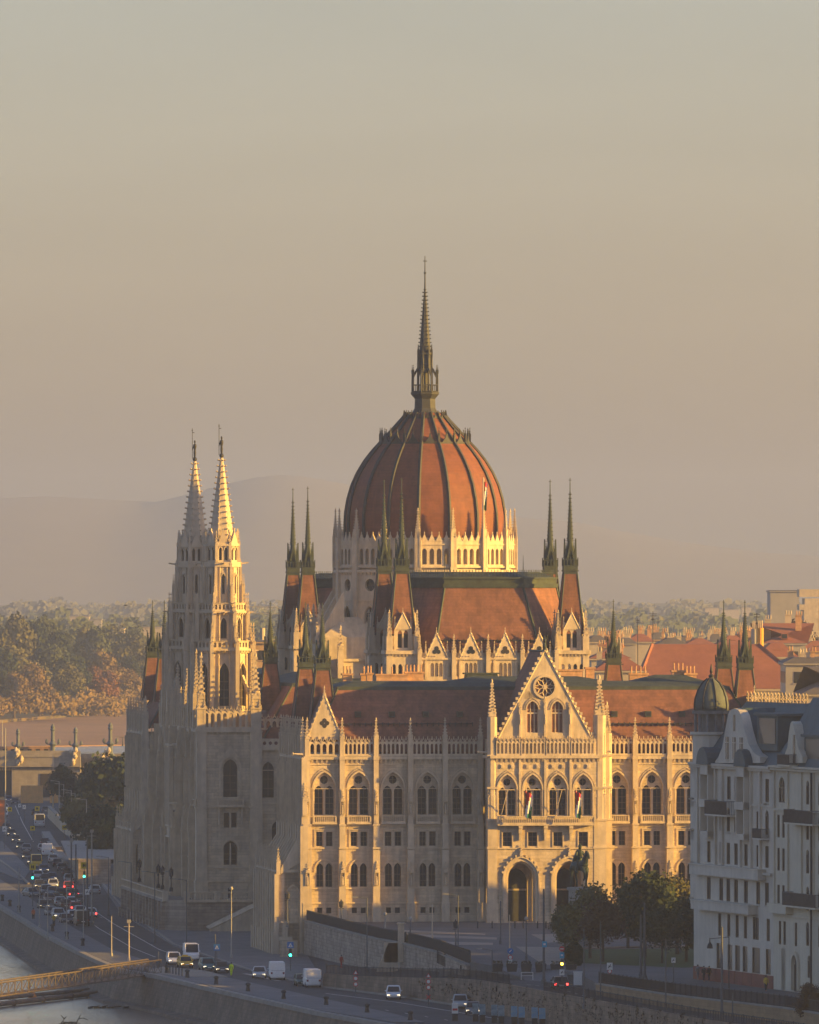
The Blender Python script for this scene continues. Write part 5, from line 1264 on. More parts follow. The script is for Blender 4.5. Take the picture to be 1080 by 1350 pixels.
# ============================================================ apartment buildings at the right
M['plw'] = mat('white_render', (.63,.575,.48), .9, .08, .3, (.50,.46,.39), .05, streak=.12, fine=.03)
M['plc'] = mat('cream_render', (.62,.57,.45), .9, .08, .3, (.53,.48,.38), .05, streak=.12, fine=.03)
M['slate'] = mat('blue_metal_roof', (.06,.105,.125), .6, .2, .4, (.045,.075,.09), streak=.2)
M['redp'] = mat('red_plinth', (.20,.075,.06), .85, .15, .6)
M['gold'] = mat('gilded_cresting', (.60,.45,.22), .55, .15, 2)
M['curtain'] = mat('window_curtain', (.20,.20,.19), .9, .3, .8)
AW = math.atan2(-.968, .251)
def s_of(px):
    k = (px-540)/FPX; return (1194*k-33.4)/(.251+.968*k)
def wopen(par, Mx, x, z0, z1, w_, kind='r', rise=.4, mv=1, mh=1, pane='glass'):
    f, p = win_mesh(kind, w_/2, z1-z0-(rise if kind == 'a' else 0), rise, mv, mh)
    o = put('window', f, par, Mx @ T(x, -.2, z0)); put('pane', p, o)
    return ('r', x-w_/2, x+w_/2, z0, z1) if kind == 'r' else ('a', x-w_/2, x+w_/2, z0, z1-rise, rise)
def balcony_rail(par, x0, x1, z, y=-1.3, h=1.1, m_=None):
    b = MB(); b.box(x0, x1, y, 0, z-.2, z); b.m = 1
    b.box(x0, x1, y-.03, y+.03, z+h-.07, z+h)
    n = int((x1-x0)/.16)
    for i in range(n+1): q = x0+(x1-x0)*i/n; b.box(q-.02, q+.02, y-.02, y+.02, z, z+h)
    for x in (x0, x1):
        b.box(x-.03, x+.03, y, 0, z+h-.07, z+h)
        for k in range(8): b.box(x-.02, x+.02, y*k/8-.02, y*k/8+.02, z, z+h)
    b.build('balcony', [m_ or M['plw'], M['balc']], par)
WB = empty('apartment_building', (33.4, 1194, 0), AW, 'tall white apartment building with dome turret and curved gable facing the river', 'building')
w = MB(); t = MB(); L = 32.8; I = Matrix.Identity(4)
cols_ = [912.5, 938, 961, 971, 985.7, 1011.5]; cols2 = [912.5, 934.7, 951, 960.3, 970.5, 983.5, 999.7, 1011.3]
ops = []
for px in cols_: x = s_of(px); ops.append(wopen(WB, I, x, 21.3, 24.0, 1.7 if px in (938, 985.7) else 1.5, mv=1))
for k, px in enumerate(cols2):
    x = s_of(px); ops.append(wopen(WB, I, x, 17.6, 20.2, 1.4, 'a' if k in (3, 4, 7) else 'r', .5)); ops.append(wopen(WB, I, x, 13.8, 16.3, 1.4))
    ops.append(wopen(WB, I, x, 9.5, 12.1, 1.6))
for px in (949, 961, 972, 983, 996.5, 1013): ops.append(wopen(WB, I, s_of(px), 5.4, 8.0, 1.3 if px != 996.5 else 2.4, mv=2 if px == 996.5 else 1))
for px in (948, 962.5, 972.5, 982.5, 997, 1013): ops.append(wopen(WB, I, s_of(px), 1.55, 4.5, 2.0 if px not in (997,) else 3.2, mv=0, mh=0))
panel(w, 0, L, 0, 25.2, ops, .2)
w.box(0, L, .45, 13, -.3, 25.2)
for z, d_ in ((25.0, .5), (25.3, .7), (13.1, .45), (20.9, .15)): t.box(-.2, L+.1, -d_, 0, z-.14, z+.14)
t.box(1.5, L-3, -1.0, 0, 12.35, 13.5); t.box(2.5, L-6.5, -1.1, 0, 8.3, 9.3); t.box(2.4, L-6.4, -1.2, 0, 9.3, 9.42); t.box(1.4, L-2.9, -1.1, 0, 13.5, 13.62)
for x in (2.2, s_of(945), s_of(954), s_of(978), s_of(992), s_of(1004)): t.box(x-.25, x+.25, -.3, 0, 13.6, 25)
for x0, x1 in ((s_of(932), s_of(943)), (s_of(979.5), s_of(991))):    # shallow oriels with curved hoods
    t.box(x0, x0+.3, -.9, 0, 16.9, 25.2); t.box(x1-.3, x1, -.9, 0, 16.9, 25.2); t.box(x0, x1, -1.0, 0, 20.3, 21.2); t.box(x0, x1, -.9, 0, 24.1, 25.4); t.box(x0, x1, -.9, 0, 16.8, 17.5)
for px in cols_+cols2: x = s_of(px); t.box(x-.75, x+.75, -.2, 0, 21.0, 21.2); t.box(x-.75, x+.75, -.16, 0, 17.4, 17.55); t.box(x-.7, x+.7, -.16, 0, 9.35, 9.5)
w.build('wall', M['plw'], WB)
for i, px in enumerate((945, 951, 962.5, 972.5, 982.5, 990, 1004, 1018)): x = s_of(px)-.0; 
pl = MB(); 
xs_ = [0.0]+sum([[s_of(px)-(1.0 if px != 997 else 1.6), s_of(px)+(1.0 if px != 997 else 1.6)] for px in (948, 962.5, 972.5, 982.5, 997, 1013)], [])+[L]
pl.box(0, L, -.06, .0, -.2, 1.5); [pl.box(xs_[i], xs_[i+1], -.09, -.06, -.2, 1.5) for i in range(0, len(xs_), 2)]
pl.build('plinth', M['redp'], WB)
t.build('cornice', M['plw'], WB)
# curved gable
gx = s_of(970); 
def gab(xc, hw, z0, zt, zt2, m_, y0=-.15, y1=.9):
    P = [(xc-hw, z0)]
    for i in range(9): q = i/8; P.append((xc-hw*(1-q)**1.0*(1-.25*math.sin(q*PI))-hw*.16*q, z0+(zt-z0)*q))
    P += [(2*xc-x, z) for x, z in reversed(P[1:])]+[(xc+hw, z0)]
    b = MB(); b.ext(P, y0, y1); return b
def gable_from(pts, off=0):
    b = MB(); b.ext([(s_of(px)-off, max(25.3, ZP(py, 1194-.968*s_of(px)))) for px, py in pts], -.15, .9); return b
gable_from([(943,1006),(949,998),(954,985),(958,962),(962,941),(965,936),(970,934),(975,936),(979,943),(984,965),(989,982),(996,993),(1004,998),(1004,1006)]).build('gable', M['plw'], WB)
b = MB()
for q in (-2.9, 0, 2.9): b.box(gx+q-.62, gx+q+.62, -.2, -.16, 26.0, 28.6)
b.box(gx-.35, gx+.35, -.2, -.16, 29.3, 31.2); b.build('gable_window', M['glass'], WB)
b = MB()
for q in (-2.9, 0, 2.9): b.box(gx+q-.05, gx+q+.05, -.24, -.2, 26, 28.6); b.box(gx+q-.62, gx+q+.62, -.24, -.2, 27.9, 28.0)
for q in (-2.9, 0, 2.9): b.box(gx+q-.75, gx+q+.75, -.3, -.15, 25.85, 26.0)
b.build('gable_trim', M['plw'], WB)
# blue metal roofs
r = MB(); r.loft([(-.3,0,25.3),(L,0,25.3),(L,13,25.3),(-.3,13,25.3)], [(5,5,32.6),(L-2,5,32.6),(L-2,8,32.6),(5,8,32.6)]); rf = r.build('roof', M['slate'], WB)
b = MB(); b.loft([(gx-6.6,.6,25.5),(gx+6.6,.6,25.5),(gx+6.6,7,25.5),(gx-6.6,7,25.5)], [(gx-.8,.6,32.0),(gx+.8,.6,32.0),(gx+.8,8,32.0),(gx-.8,8,32.0)]); b.build('roof', M['slate'], WB)
b = MB(); dx = s_of(1003); b.ext([(dx-4.4, 27.2), (dx+3.6, 27.2), (dx+4.0, 31.2), (dx-4.4, 31.2)], .9, 6); b.box(dx-4.8, dx+4.4, .6, 6, 31.2, 31.5); b.m = 1; b.box(dx-3.4, dx+3.0, .82, .9, 28.0, 30.9); b.build('dormer', [M['slate'], M['glass']], WB)
for px in (940.5, 990):
    x = s_of(px)-1; b = MB(); b.ext([(x-2.4, 25.3)]+[(x+2.4*math.cos(PI-PI*k/8), 25.3+2.0*math.sin(PI*k/8)) for k in range(9)]+[(x+2.4, 25.3)], -1.1, 1.2); b.build('oriel_hood', M['slate'], WB)
c = MB(); r_ = random.Random(3); n = 18                       # gilded ridge cresting
for i in range(n):
    x = 5+(L-7.5)*i/n
    for k in range(3):
        c.bar((x, 5.0, 32.6+k*.32), (x+.45, 5.0, 32.6+(k+1)*.32), .07) if k != 1 else None; c.bar((x+.9, 5.0, 32.6+k*.32), (x+.45, 5.0, 32.6+(k+1)*.32), .07)
    c.lathe(x+.34, 5.0, [(.04, 33.4), (.12, 33.5), (.03, 33.8)], 5); c.lathe(x, 5.0, [(.04, 32.9), (.1, 33.0), (.04, 33.1)], 5)
c.build('ridge_cresting', M['gold'], WB)
# corner turret with dome
b = MB(); tx, ty = 1.5, 1.7
b.lathe(tx, ty, [(2.2, 25.0), (2.2, 28.6), (2.5, 28.7), (2.5, 29.0)], 16); b.build('turret_body', M['plw'], WB)
b = MB(); b.lathe(tx, ty, [(1.4, 29.0), (1.4, 31.2)], 12)
for k in range(12): a = 2*PI*k/12; b.bar((tx+1.9*math.cos(a), ty+1.9*math.sin(a), 29), (tx+1.9*math.cos(a), ty+1.9*math.sin(a), 31.2), .17, 6)
b.lathe(tx, ty, [(2.2, 31.1), (2.3, 31.5), (2.1, 31.5)], 16); b.build('turret_lantern', mat('grey_columns', (.20,.20,.20), .85, .2, 1), WB)
b = MB(); b.lathe(tx, ty, [(2.0, 31.5), (2.05, 32.1), (1.92, 33.0), (1.58, 33.9), (1.07, 34.7), (.5, 35.2), (.2, 35.4)], 20); b.build('turret_dome', mat('pale_metal_dome', (.13,.15,.135), .9, .15, .8, (.08,.10,.10), streak=.2), WB, True)
b = MB()
for k in range(8):
    a = 2*PI*k/8; pr = [(2.05, 31.6), (2.08, 32.2), (1.95, 33.0), (1.61, 33.95), (1.1, 34.72), (.52, 35.25)]
    for (r0, z0), (r1, z1) in zip(pr[:-1], pr[1:]): b.bar((tx+r0*math.cos(a), ty+r0*math.sin(a), z0), (tx+r1*math.cos(a), ty+r1*math.sin(a), z1), .09)
b.lathe(tx, ty, [(.25, 35.3), (.35, 35.6), (.1, 35.8), (.2, 36.1), (.03, 37.0)], 6); b.bar((tx-.5, ty, 36.0), (tx+.5, ty, 36.0), .05); b.build('turret_finial', M['iron'], WB)
balcony_rail(WB, s_of(946.5), s_of(975.5), 19.6, -1.6, 1.6); balcony_rail(WB, s_of(1003), s_of(1014.5), 17.2, -1.0, 1.1)
# ---- cream building
CB_ = empty('apartment_building', (33.4+.251*L, 1194-.968*L, 0), AW, 'cream apartment building at the right edge with curved gable and black balconies', 'building')
w = MB(); t = MB(); s2 = lambda px: s_of(px)-L; CL = 34.0; ops = []
for px in (1026.5, 1033): 
    for z in (17.4, 13.6, 9.4): ops.append(wopen(CB_, I, s2(px), z, z+2.6, 1.0, 'r'))
ops.append(wopen(CB_, I, s2(1031), 21.4, 24.0, 2.4, 'a', .9, 1, 1))
for px in (1065, 1081, 1098, 1115, 1140): 
    for z in (21.4, 17.4, 13.6, 9.4, 5.4): ops.append(wopen(CB_, I, s2(px), z, z+2.6, 1.2, 'a', .5))
for px in (1028.5, 1034.5, 1049.5): ops.append(wopen(CB_, I, s2(px), 5.2, 7.9, 1.0))
for px in (1033, ): ops.append(wopen(CB_, I, s2(px), 3.0, 4.4, 1.7)); ops.append(wopen(CB_, I, s2(px), .6, 2.2, 1.7))
ops.append(wopen(CB_, I, s2(1050), .05, 4.0, 2.0, 'a', .9, 1, 1)); ops.append(wopen(CB_, I, s2(1067), 1.8, 4.2, 1.3, 'a', .5)); ops.append(wopen(CB_, I, s2(1084), .6, 4.2, 2.4))
panel(w, 0, CL, 0, 25.2, ops, .2); w.box(0, CL, .45, 13, -.3, 25.2); w.build('wall', M['plc'], CB_)
for z, d_ in ((25.2, .5), (25.5, .7), (20.6, .2), (8.6, .2)): t.box(0, CL, -d_, 0, z-.12, z+.12)
t.box(.3, s2(1046), -.9, 0, 8.8, 9.9)
band(t, s2(1050), 3.1, 1.1, 1.1, .35, -.3, 0, 2.9)
for px in (1022, 1040, 1058, 1074, 1090): t.box(s2(px)-.2, s2(px)+.2, -.22, 0, 9.9, 25)
t.build('cornice', M['plc'], CB_)
gable_from([(1032,1006),(1036,996),(1040,985),(1042,965),(1044,954),(1046,951),(1048,955),(1051,972),(1055,988),(1060,998),(1060,1006)], L).build('gable', M['plc'], CB_)
b = MB(); b.box(s2(1049)-.35, s2(1049)+.35, -.2, -.16, 26.0, 29.2); b.build('gable_window', M['glass'], CB_)
b = MB(); b.loft([(0,0,25.5),(CL,0,25.5),(CL,13,25.5),(0,13,25.5)], [(5,3.2,33.4),(CL-5,3.2,33.4),(CL-5,9,33.4),(5,9,33.4)]); b.build('roof', M['slate'], CB_)
b = MB(); x = s2(1070); b.box(x-4.4, x+9, .5, 6, 26.0, 29.0); b.box(x-4.9, x+9.4, .2, 6, 29.0, 29.3); b.loft([(x-4.6,.4,29.3),(x+9,.4,29.3),(x+9,6,29.3),(x-4.6,6,29.3)], [(x-3.2,2.4,33.6),(x+9,2.4,33.6),(x+9,6,33.6),(x-3.2,6,33.6)]); b.m = 1; b.box(x-3.6, x+8, .42, .5, 26.2, 28.8); b.build('dormer', [M['slate'], M['glass']], CB_)
balcony_rail(CB_, s2(1048), s2(1086), 19.3, -1.3, 1.5, M['plc']); balcony_rail(CB_, s2(1046), s2(1090), 9.9, -1.3, 1.5, M['plc']); balcony_rail(CB_, s2(1036), s2(1052), 25.8, -1.0, 1.2, M['plc'])
dp = MB(); dp.bar((s2(1073.5), -.35, 0), (s2(1073.5), -.35, 25), .12, 6); dp.build('downpipe', M['iron'], CB_)
# ============================================================ further blocks: behind the parliament and beside the frame
M['w1'] = mat('pale_facade', (.48,.41,.31), .9, .12, .2); M['w2'] = mat('ochre_facade', (.50,.33,.17), .9, .12, .2); M['w3'] = mat('grey_facade', (.34,.32,.30), .9, .12, .2)
M['tile2'] = mat('red_city_roof', (.32,.13,.08), .85, .18, .12, (.24,.095,.065), fine=.1); M['roofg'] = mat('grey_city_roof', (.13,.12,.12), .85, .2, .2)
def block(X, Y, w_, d_, h, rh, wm, rm, label, rz=0, z0=0, hip=None, win=True, chim=0, cat='building', group=None, name='city_building'):
    root = empty(name, (X, Y, z0), rz, label, cat, group)
    wl = MB(); gl = MB(); wl.box(-w_/2, w_/2, -d_/2, d_/2, 0, h)
    if win:
        nx = max(2, int(w_/3.2)); nz = max(2, int(h/3.6))
        for k in range(nz):
            z = 1.2+k*(h-1)/nz
            for i in range(nx):
                x = -w_/2+(i+.5)*w_/nx; gl.box(x-.6, x+.6, -d_/2-.05, -d_/2+.02, z, z+1.9); wl.box(x-.75, x+.75, -d_/2-.12, -d_/2, z-.2, z-.02)
            ny = max(2, int(d_/3.4))
            for i in range(ny):
                y = -d_/2+(i+.5)*d_/ny
                for s in (-1, 1): gl.box(*sorted((s*w_/2, s*(w_/2+.05))), y-.6, y+.6, z, z+1.9)
        gl.build('windows', M['glass'], root)['kind'] = 'stuff'
    wl.box(-w_/2-.4, w_/2+.4, -d_/2-.4, d_/2+.4, h-.35, h); wl.build('wall', wm, root)
    if rh > 0:
        hip = min(w_, d_)*.45 if hip is None else hip; r = MB(); a, b = w_/2+.5, d_/2+.5
        r.loft([(-a,-b,h),(a,-b,h),(a,b,h),(-a,b,h)], [(-a+hip,-b+min(hip,b-.2),h+rh),(a-hip,-b+min(hip,b-.2),h+rh),(a-hip,b-min(hip,b-.2),h+rh),(-a+hip,b-min(hip,b-.2),h+rh)]); r.build('roof', rm, root)
    if rh > 2 and rm in (M['tile2'], M['roofg']):
        qn = int(w_/6); hq = min(w_, d_)*.45
        for i in range(qn):
            x = -w_/2+hq*.6+(i+.5)*(w_-hq*1.2)/max(1, qn); q = MB(); q.box(x-.7, x+.7, -d_/2+hq*.28, -d_/2+hq*.6, h+rh*.2, h+rh*.52); q.m = 1; q.box(x-.5, x+.5, -d_/2+hq*.28-.05, -d_/2+hq*.28, h+rh*.24, h+rh*.46); q.build('dormer', [rm, M['glass']], root)
    rr = random.Random(int(X*7+Y))
    for i in range(chim):
        c = MB(); x = rr.uniform(-w_*.42, w_*.42); y = rr.uniform(-d_*.3, d_*.3); cw = rr.uniform(.4, 1.3); zt = h+rh*rr.uniform(.7, 1)+rr.uniform(.4, 1.8)
        c.box(x-cw/2, x+cw/2, y-.4, y+.4, h, zt); c.box(x-cw/2-.1, x+cw/2+.1, y-.5, y+.5, zt-.2, zt)
        for q in range(int(cw/.5)+1): c.lathe(x-cw/2+.25+q*.5, y, [(.13, zt), (.12, zt+.8)], 6)
        c.build('chimney', rr.choice([M['stone2'], M['brick'], M['w1']]), root)
    return root
def bp(px0, px1, ytop, yeave, Y, d_, wm, rm, label, chim=0, **k):
    x0, x1 = DP(px0, Y), DP(px1, Y); zt, ze = ZP(ytop, Y), ZP(yeave, Y)
    return block((x0+x1)/2, Y+d_/2, x1-x0, d_, ze, zt-ze, wm, rm, label, chim=chim, **k)
hb = bp(842, 1068, 908, 908.1, 1800, 34, M['w1'], M['tile2'], 'large hipped red tile roof building right of centre behind the parliament', 0, hip=12)
r = MB(); x0, x1 = DP(842, 1800)-hb.location.x-.5, DP(1068, 1800)-hb.location.x+.5; ze = ZP(908, 1800); zt = ZP(850, 1800)
r.loft([(x0,-17.5,ze),(x1,-17.5,ze),(x1,17.5,ze),(x0,17.5,ze)], [(x0+3.2,-6,zt),(x1-9.2,-6,zt),(x1-9.2,6,zt),(x0+3.2,6,zt)]); r.bar((x0,-17.5,ze),(x0+3.2,-6,zt),.3); r.bar((x1,-17.5,ze),(x1-9.2,-6,zt),.3); r.build('roof', M['tile2'], hb)
bp(786, 850, 866, 884, 1760, 26, M['w1'], M['tile2'], 'lower red roof building directly left of the large hipped roof', 2)
bp(1008, 1062, 822, 848, 2050, 30, M['w3'], M['tile2'], 'red pyramid roof building behind the orange chimney stack', 3, hip=11)
bp(1000, 1050, 848, 866, 1950, 20, M['w1'], M['tile2'], 'low red roofed wing in front of the red pyramid roof', 0, hip=3)
bp(1036, 1130, 867, 874, 1700, 24, M['w3'], M['roofg'], 'dark grey flat topped block at the right edge with many chimney pots', 14, hip=2)
bp(1060, 1140, 880, 915, 1560, 30, M['w3'], M['roofg'], 'dark roofed block at the right edge behind the blue metal roofs', 0, hip=9)
bp(335, 372, 845, 846, 2000, 40, M['w2'], M['roofg'], 'flat orange building between the river tower and the north chamber', 0, hip=1)
bp(780, 830, 858, 868, 1950, 24, M['w1'], M['tile2'], 'small red roof building left behind the single copper spire', 3)
rr = random.Random(21); wms = [M['w1'], M['w2'], M['w3']]; words = ['low', 'narrow', 'broad', 'tall', 'small', 'long']
sk = [(776,800,838,846,2250),(796,822,843,852,2150),(815,838,841,848,2350),(828,862,836,846,2450),(855,880,834,843,2600),(868,905,841,850,2200),(893,922,838,846,2500),(905,942,842,850,2300),(930,960,836,846,2550),(948,985,838,850,2300),(968,1000,832,842,2700),(985,1012,840,850,2400),(1040,1075,838,850,2500),(1055,1100,845,858,2300)]
sl_ = ['at the far left beside the tower', 'second from the left', 'third from the left', 'below the thin mast', 'below the tall aerial', 'right of the tall aerial', 'above the chimney groups of the parliament', 'above the middle of the large hipped roof', 'left of the paired copper spires', 'behind the paired copper spires', 'left of the orange chimney stack', 'behind the orange chimney stack', 'right of the red pyramid roof', 'at the right edge of the skyline']
for i, (a, b, yt, ye, Y) in enumerate(sk):
    bp(a, b, yt, ye, Y, 24, wms[i % 3], [M['roofg'], M['tile2']][i % 2 if i % 5 else 0], f"hazy {['grey','red'][i % 2 if i % 5 else 0]} roofed house in the skyline, {sl_[i]}", 6, group='hazy houses of the skyline', win=False, name='house')
# orange chimney stack, aerials
def stack(px, yt, yb, Y, wpx, m_, label):
    r = empty('chimney_stack', (DP(px, Y), Y, 0), 0, label, 'chimney'); b = MB(); h = wpx/2*Y/FPX; z1 = ZP(yt, Y); z0 = ZP(yb, Y)
    b.lathe(0, 0, [(h, 0), (h, z1)], 12); b.build('shaft', m_, r); c = MB()
    for q in (-.5, 0, .5): c.lathe(q*h, 0, [(h*.22, z1), (h*.2, z1+1.4)], 6)
    c.build('pot', M['stone2'], r)
stack(1002.5, 828, 860, 1860, 9, mat('orange_plaster', (.62,.30,.06), .9, .1, .5), 'round orange plastered chimney stack above the large hipped roof')
stack(995, 829, 860, 1880, 9, M['w3'], 'dark square chimney stack directly left of the round orange one')
def aerial(px, yt, yb, Y, label, k=1):
    r = empty('aerial', (DP(px, Y), Y, 0), 0, label, 'aerial'); b = MB(); z0 = 0; z1 = ZP(yt, Y); b.bar((0,0,0), (0,0,z1), .16, 5, .08)
    for q in (.3, .7): z = ZP(yt+8, Y)+q*1.2; b.bar((-.9*k, 0, z), (.9*k, 0, z), .07)
    b.lathe(0, 0, [(.05, z1-2.2), (.4*k, z1-1.9), (.05, z1-1.6)], 6); b.build('mast', M['iron'], r)
aerial(861, 806, 845, 2400, 'thin dark aerial with cross bars over the roofs right of the copper spire'); aerial(841, 815, 845, 2300, 'thin plain mast over the roofs next to the copper spire', .4); aerial(998, 808, 830, 1850, 'small weather vane mast above the orange chimney stack', .6)
# the far grey office slab and the white stepped tower
bp(1016, 1054, 778, 779, 3300, 30, M['w3'], M['roofg'], 'tall grey office slab fading in the haze at the right', 0, win=False, hip=1)
rt = empty('office_tower', (DP(1075, 2900), 2900, 0), 0, 'white stepped tower with broad balconies at the right edge', 'building'); b = MB()
for y0, y1, w_ in ((777, 787, 23), (789, 797, 16), (797, 804, 23), (804, 822, 17), (822, 840, 15)):
    s = 2900/FPX; x0 = DP(1076-w_, 2900)-DP(1075, 2900); b.box(x0, 9, -6, 12, ZP(y1, 2900), ZP(y0, 2900))
b.box(-3, 9, -4, 12, 0, ZP(840, 2900)); b.build('wall', M['stone2'], rt)
for i, (a, b_, yt, yb, Y, lab) in enumerate(((930,948,801,812,8800,'low pale warehouse in the haze left of the paired copper spires'),(950,975,803,812,8900,'low pale warehouse in the haze between the paired copper spires'),(978,990,800,813,8700,'pale storage tank block right of the paired copper spires'),(92,118,812,822,6800,'low pale sunlit building among the far trees at the left'),(118,134,816,820,6700,'low brown building beside the sunlit one among the far trees'),(158,164,828,832,4950,'tiny bright yellow house among the trees left of the parliament'),(186,215,826,832,4900,'long low roof among the trees left of the parliament tower'))):
    bp(a, b_, yt, yt+.5, Y, 14, M['w1'] if i != 4 else M['w3'], M['roofg'], lab, 0, win=False, hip=1, z0=0)
for X, Y, w_, d_, lab in ((26, 1800, 30, 150, 'first block north of the parliament, hidden behind it'), (20, 2010, 36, 190, 'second block north of the parliament, hidden behind it'), (10, 2260, 40, 230, 'third block north of the parliament, hidden behind it')):
    block(X, Y, w_, d_, 23, 3, M['w1'], M['roofg'], 'long plain building, '+lab, -.03, group='riverside blocks north of the parliament', name='apartment_block', win=False)
# blocks along the east side of the square, outside the frame: they shade the ground
for i, (X, Y, w_, d_, h, rz, lab) in enumerate(((77, 1152, 28, 52, 36, 0, 'backing on the white building'), (88, 1208, 44, 60, 31, AW+PI/2, 'nearest the white apartment building'), (130, 1140, 60, 84, 26, 0, 'in the second row'), (150, 1222, 50, 60, 25, 0, 'behind the first'), (215, 1190, 50, 80, 26, 0, 'farthest east'), (110, 1060, 60, 60, 26, 0, 'closest to the viewer'), (116, 1351, 40, 42, 25, 0, 'north of the street gap'), (116, 1292, 44, 60, 25, 0, 'south of the street gap'))):
    block(X, Y, w_, d_, h, 3, wms[i % 3], M['roofg'], 'plain apartment block east of the square, beyond the picture edge, '+lab, rz, group='apartment blocks beside the view', name='apartment_block')
# ============================================================ trees
def leaf_mat(nm, c1, c2): return mat(nm, c1, .9, .2, .35, c2, fine=.25)
LM = {'green': leaf_mat('green_leaves', (.085,.10,.035), (.045,.06,.024)), 'olive': leaf_mat('olive_leaves', (.15,.135,.045), (.075,.08,.03)),
      'gold': leaf_mat('golden_leaves', (.22,.14,.045), (.13,.10,.038)), 'rust': leaf_mat('rust_leaves', (.20,.085,.03), (.11,.06,.028)),
      'dark': leaf_mat('dark_leaves', (.034,.054,.022), (.018,.03,.014)), 'brown': leaf_mat('brown_leaves', (.10,.065,.035), (.06,.04,.025))}
M['bark'] = mat('bark', (.09,.07,.05), .95, .2, 2)
def crown_mesh(seed, rx, rz, n, s0, s1, lobes=15, loose=.0, base=.0):
    r = random.Random(seed); mb = MB(); L = []
    for i in range(lobes):
        th = r.uniform(0, 2*PI); v = r.uniform(-.85, 1); k = math.sqrt(max(0, 1-v*v))*r.uniform(.45, .85)
        L.append((Vector((rx*k*math.cos(th), rx*k*math.sin(th), rz*v*.68)), r.uniform(.28, .5)*rx))
    L.append((Vector((0,0,0)), rx*.6))
    for _ in range(n):
        c, R0 = L[r.randrange(len(L))]; u = Vector((r.gauss(0,1), r.gauss(0,1), r.gauss(0,1))).normalized()
        p = c+u*R0*(r.random()**.35)*r.uniform(.8, 1.12+loose); p.z += rz*.9+base
        s = r.uniform(s0, s1); a = (u+Vector((r.uniform(-1,1), r.uniform(-1,1), r.uniform(-1,1)))*.9).normalized(); b = a.orthogonal().normalized(); c2 = a.cross(b)
        t = r.uniform(0, PI); b, c2 = b*math.cos(t)+c2*math.sin(t), c2*math.cos(t)-b*math.sin(t)
        mb.quad(p+b*s, p+c2*s*.7, p-b*s, p-c2*s*.7)
    return mb, L
def trunk_mesh(L, h0, rz, r0, base=.0):
    mb = MB(); mb.bar((0,0,-.3), (0,0,h0), r0, 7, r0*.7); top = Vector((0,0,h0))
    for c, R0 in L[:8]:
        e = c+Vector((0,0,rz*.9+base)); m_ = top.lerp(e, .5)+Vector((0,0,-.06*rz)); mb.bar(top, m_, r0*.45, 5, r0*.28); mb.bar(m_, e, r0*.28, 5, r0*.08)
    return mb
_tm = {}
def tree_meshes(key, seed, rx, rz, n, s0, s1, base, r0, **k):
    kk = (key, seed)
    if kk not in _tm:
        mb, L = crown_mesh(seed, rx, rz, n, s0, s1, base=base, **k); tb = trunk_mesh(L, base+rz*.45, rz, r0, base)
        _tm[kk] = (mb, tb, {})
    return _tm[kk]
def tree(loc, kind, key, label, group=None, scale=1.0, rz=0, name='tree', seed=0, dims=(5, 6, 900, .5, .9, 2.0, .3), **k):
    mb, tb, cache = tree_meshes(key, seed, *dims, **k)
    if kind not in cache: cache[kind] = mb.mesh('crown', LM[kind])
    if 't' not in cache: cache['t'] = tb.mesh('trunk', M['bark'])
    root = empty(name, loc, rz, label, 'tree', group); root.scale = (scale,)*3 if not isinstance(scale, tuple) else scale
    put('trunk', cache['t'], root); put('crown', cache[kind], root); return root
# park trees in front of the right wing
near = dict(dims=(3.1, 3.6, 5200, .12, .28, 1.6, .22), loose=.4, lobes=22)
PT = [(778, 1264, 'olive', .95, 'broad tree with sun-tipped olive crown directly under the horse statue'),
      (722, 1262, 'dark', .0, ''),
      (850, 1262, 'dark', 1.16, 'largest dark round tree in the middle of the lawn'),
      (893, 1258, 'olive', 1.02, 'yellowish tree behind the right side of the largest dark tree'),
      (795, 1268, 'brown', .80, 'thin brown tree with sparse foliage between the two broad park trees'),
      (905, 1268, 'dark', .86, 'dark tree at the corner of the white apartment building'),
      (828, 1250, 'green', .90, 'green tree partly hidden behind the largest dark tree'),
      (745, 1256, 'green', .62, 'small green tree at the left end of the park beside the porch'),
      (873, 1270, 'dark', .72, 'low dark tree at the right foot of the largest dark tree')]
for i, (px, py, kd, s, lab) in enumerate(PT):
    if not s: continue
    g_ = G(px, py, 0); tree((g_.x, g_.y, 0), kd, 'near', lab, 'park trees in front of the right wing', s*1.12, i*1.3, seed=i % 4, **near)
q = MB(); r_ = random.Random(8)
for sgn in (1,): 
    leafmass(q, lambda: (lambda t, a, rr_: (rr_*math.cos(a), rr_*math.sin(a), t))(*(lambda t: (t*2.9, r_.uniform(0, 2*PI), (1.25*math.sin(PI*min(1,(t*.9+.12)))**.6)*r_.uniform(.75, 1.05)))(r_.random())), 2600, .08, .18, r_)
q.lathe(0, 0, [(.9, .1), (1.1, 1.2), (.8, 2.3), (.2, 2.8)], 10)
b_ = G(757, 1273, 0); o = q.build('bush', LM['dark']); o.location = b_; tag(o, 'round clipped dark evergreen bush left of the lawn', 'bush')
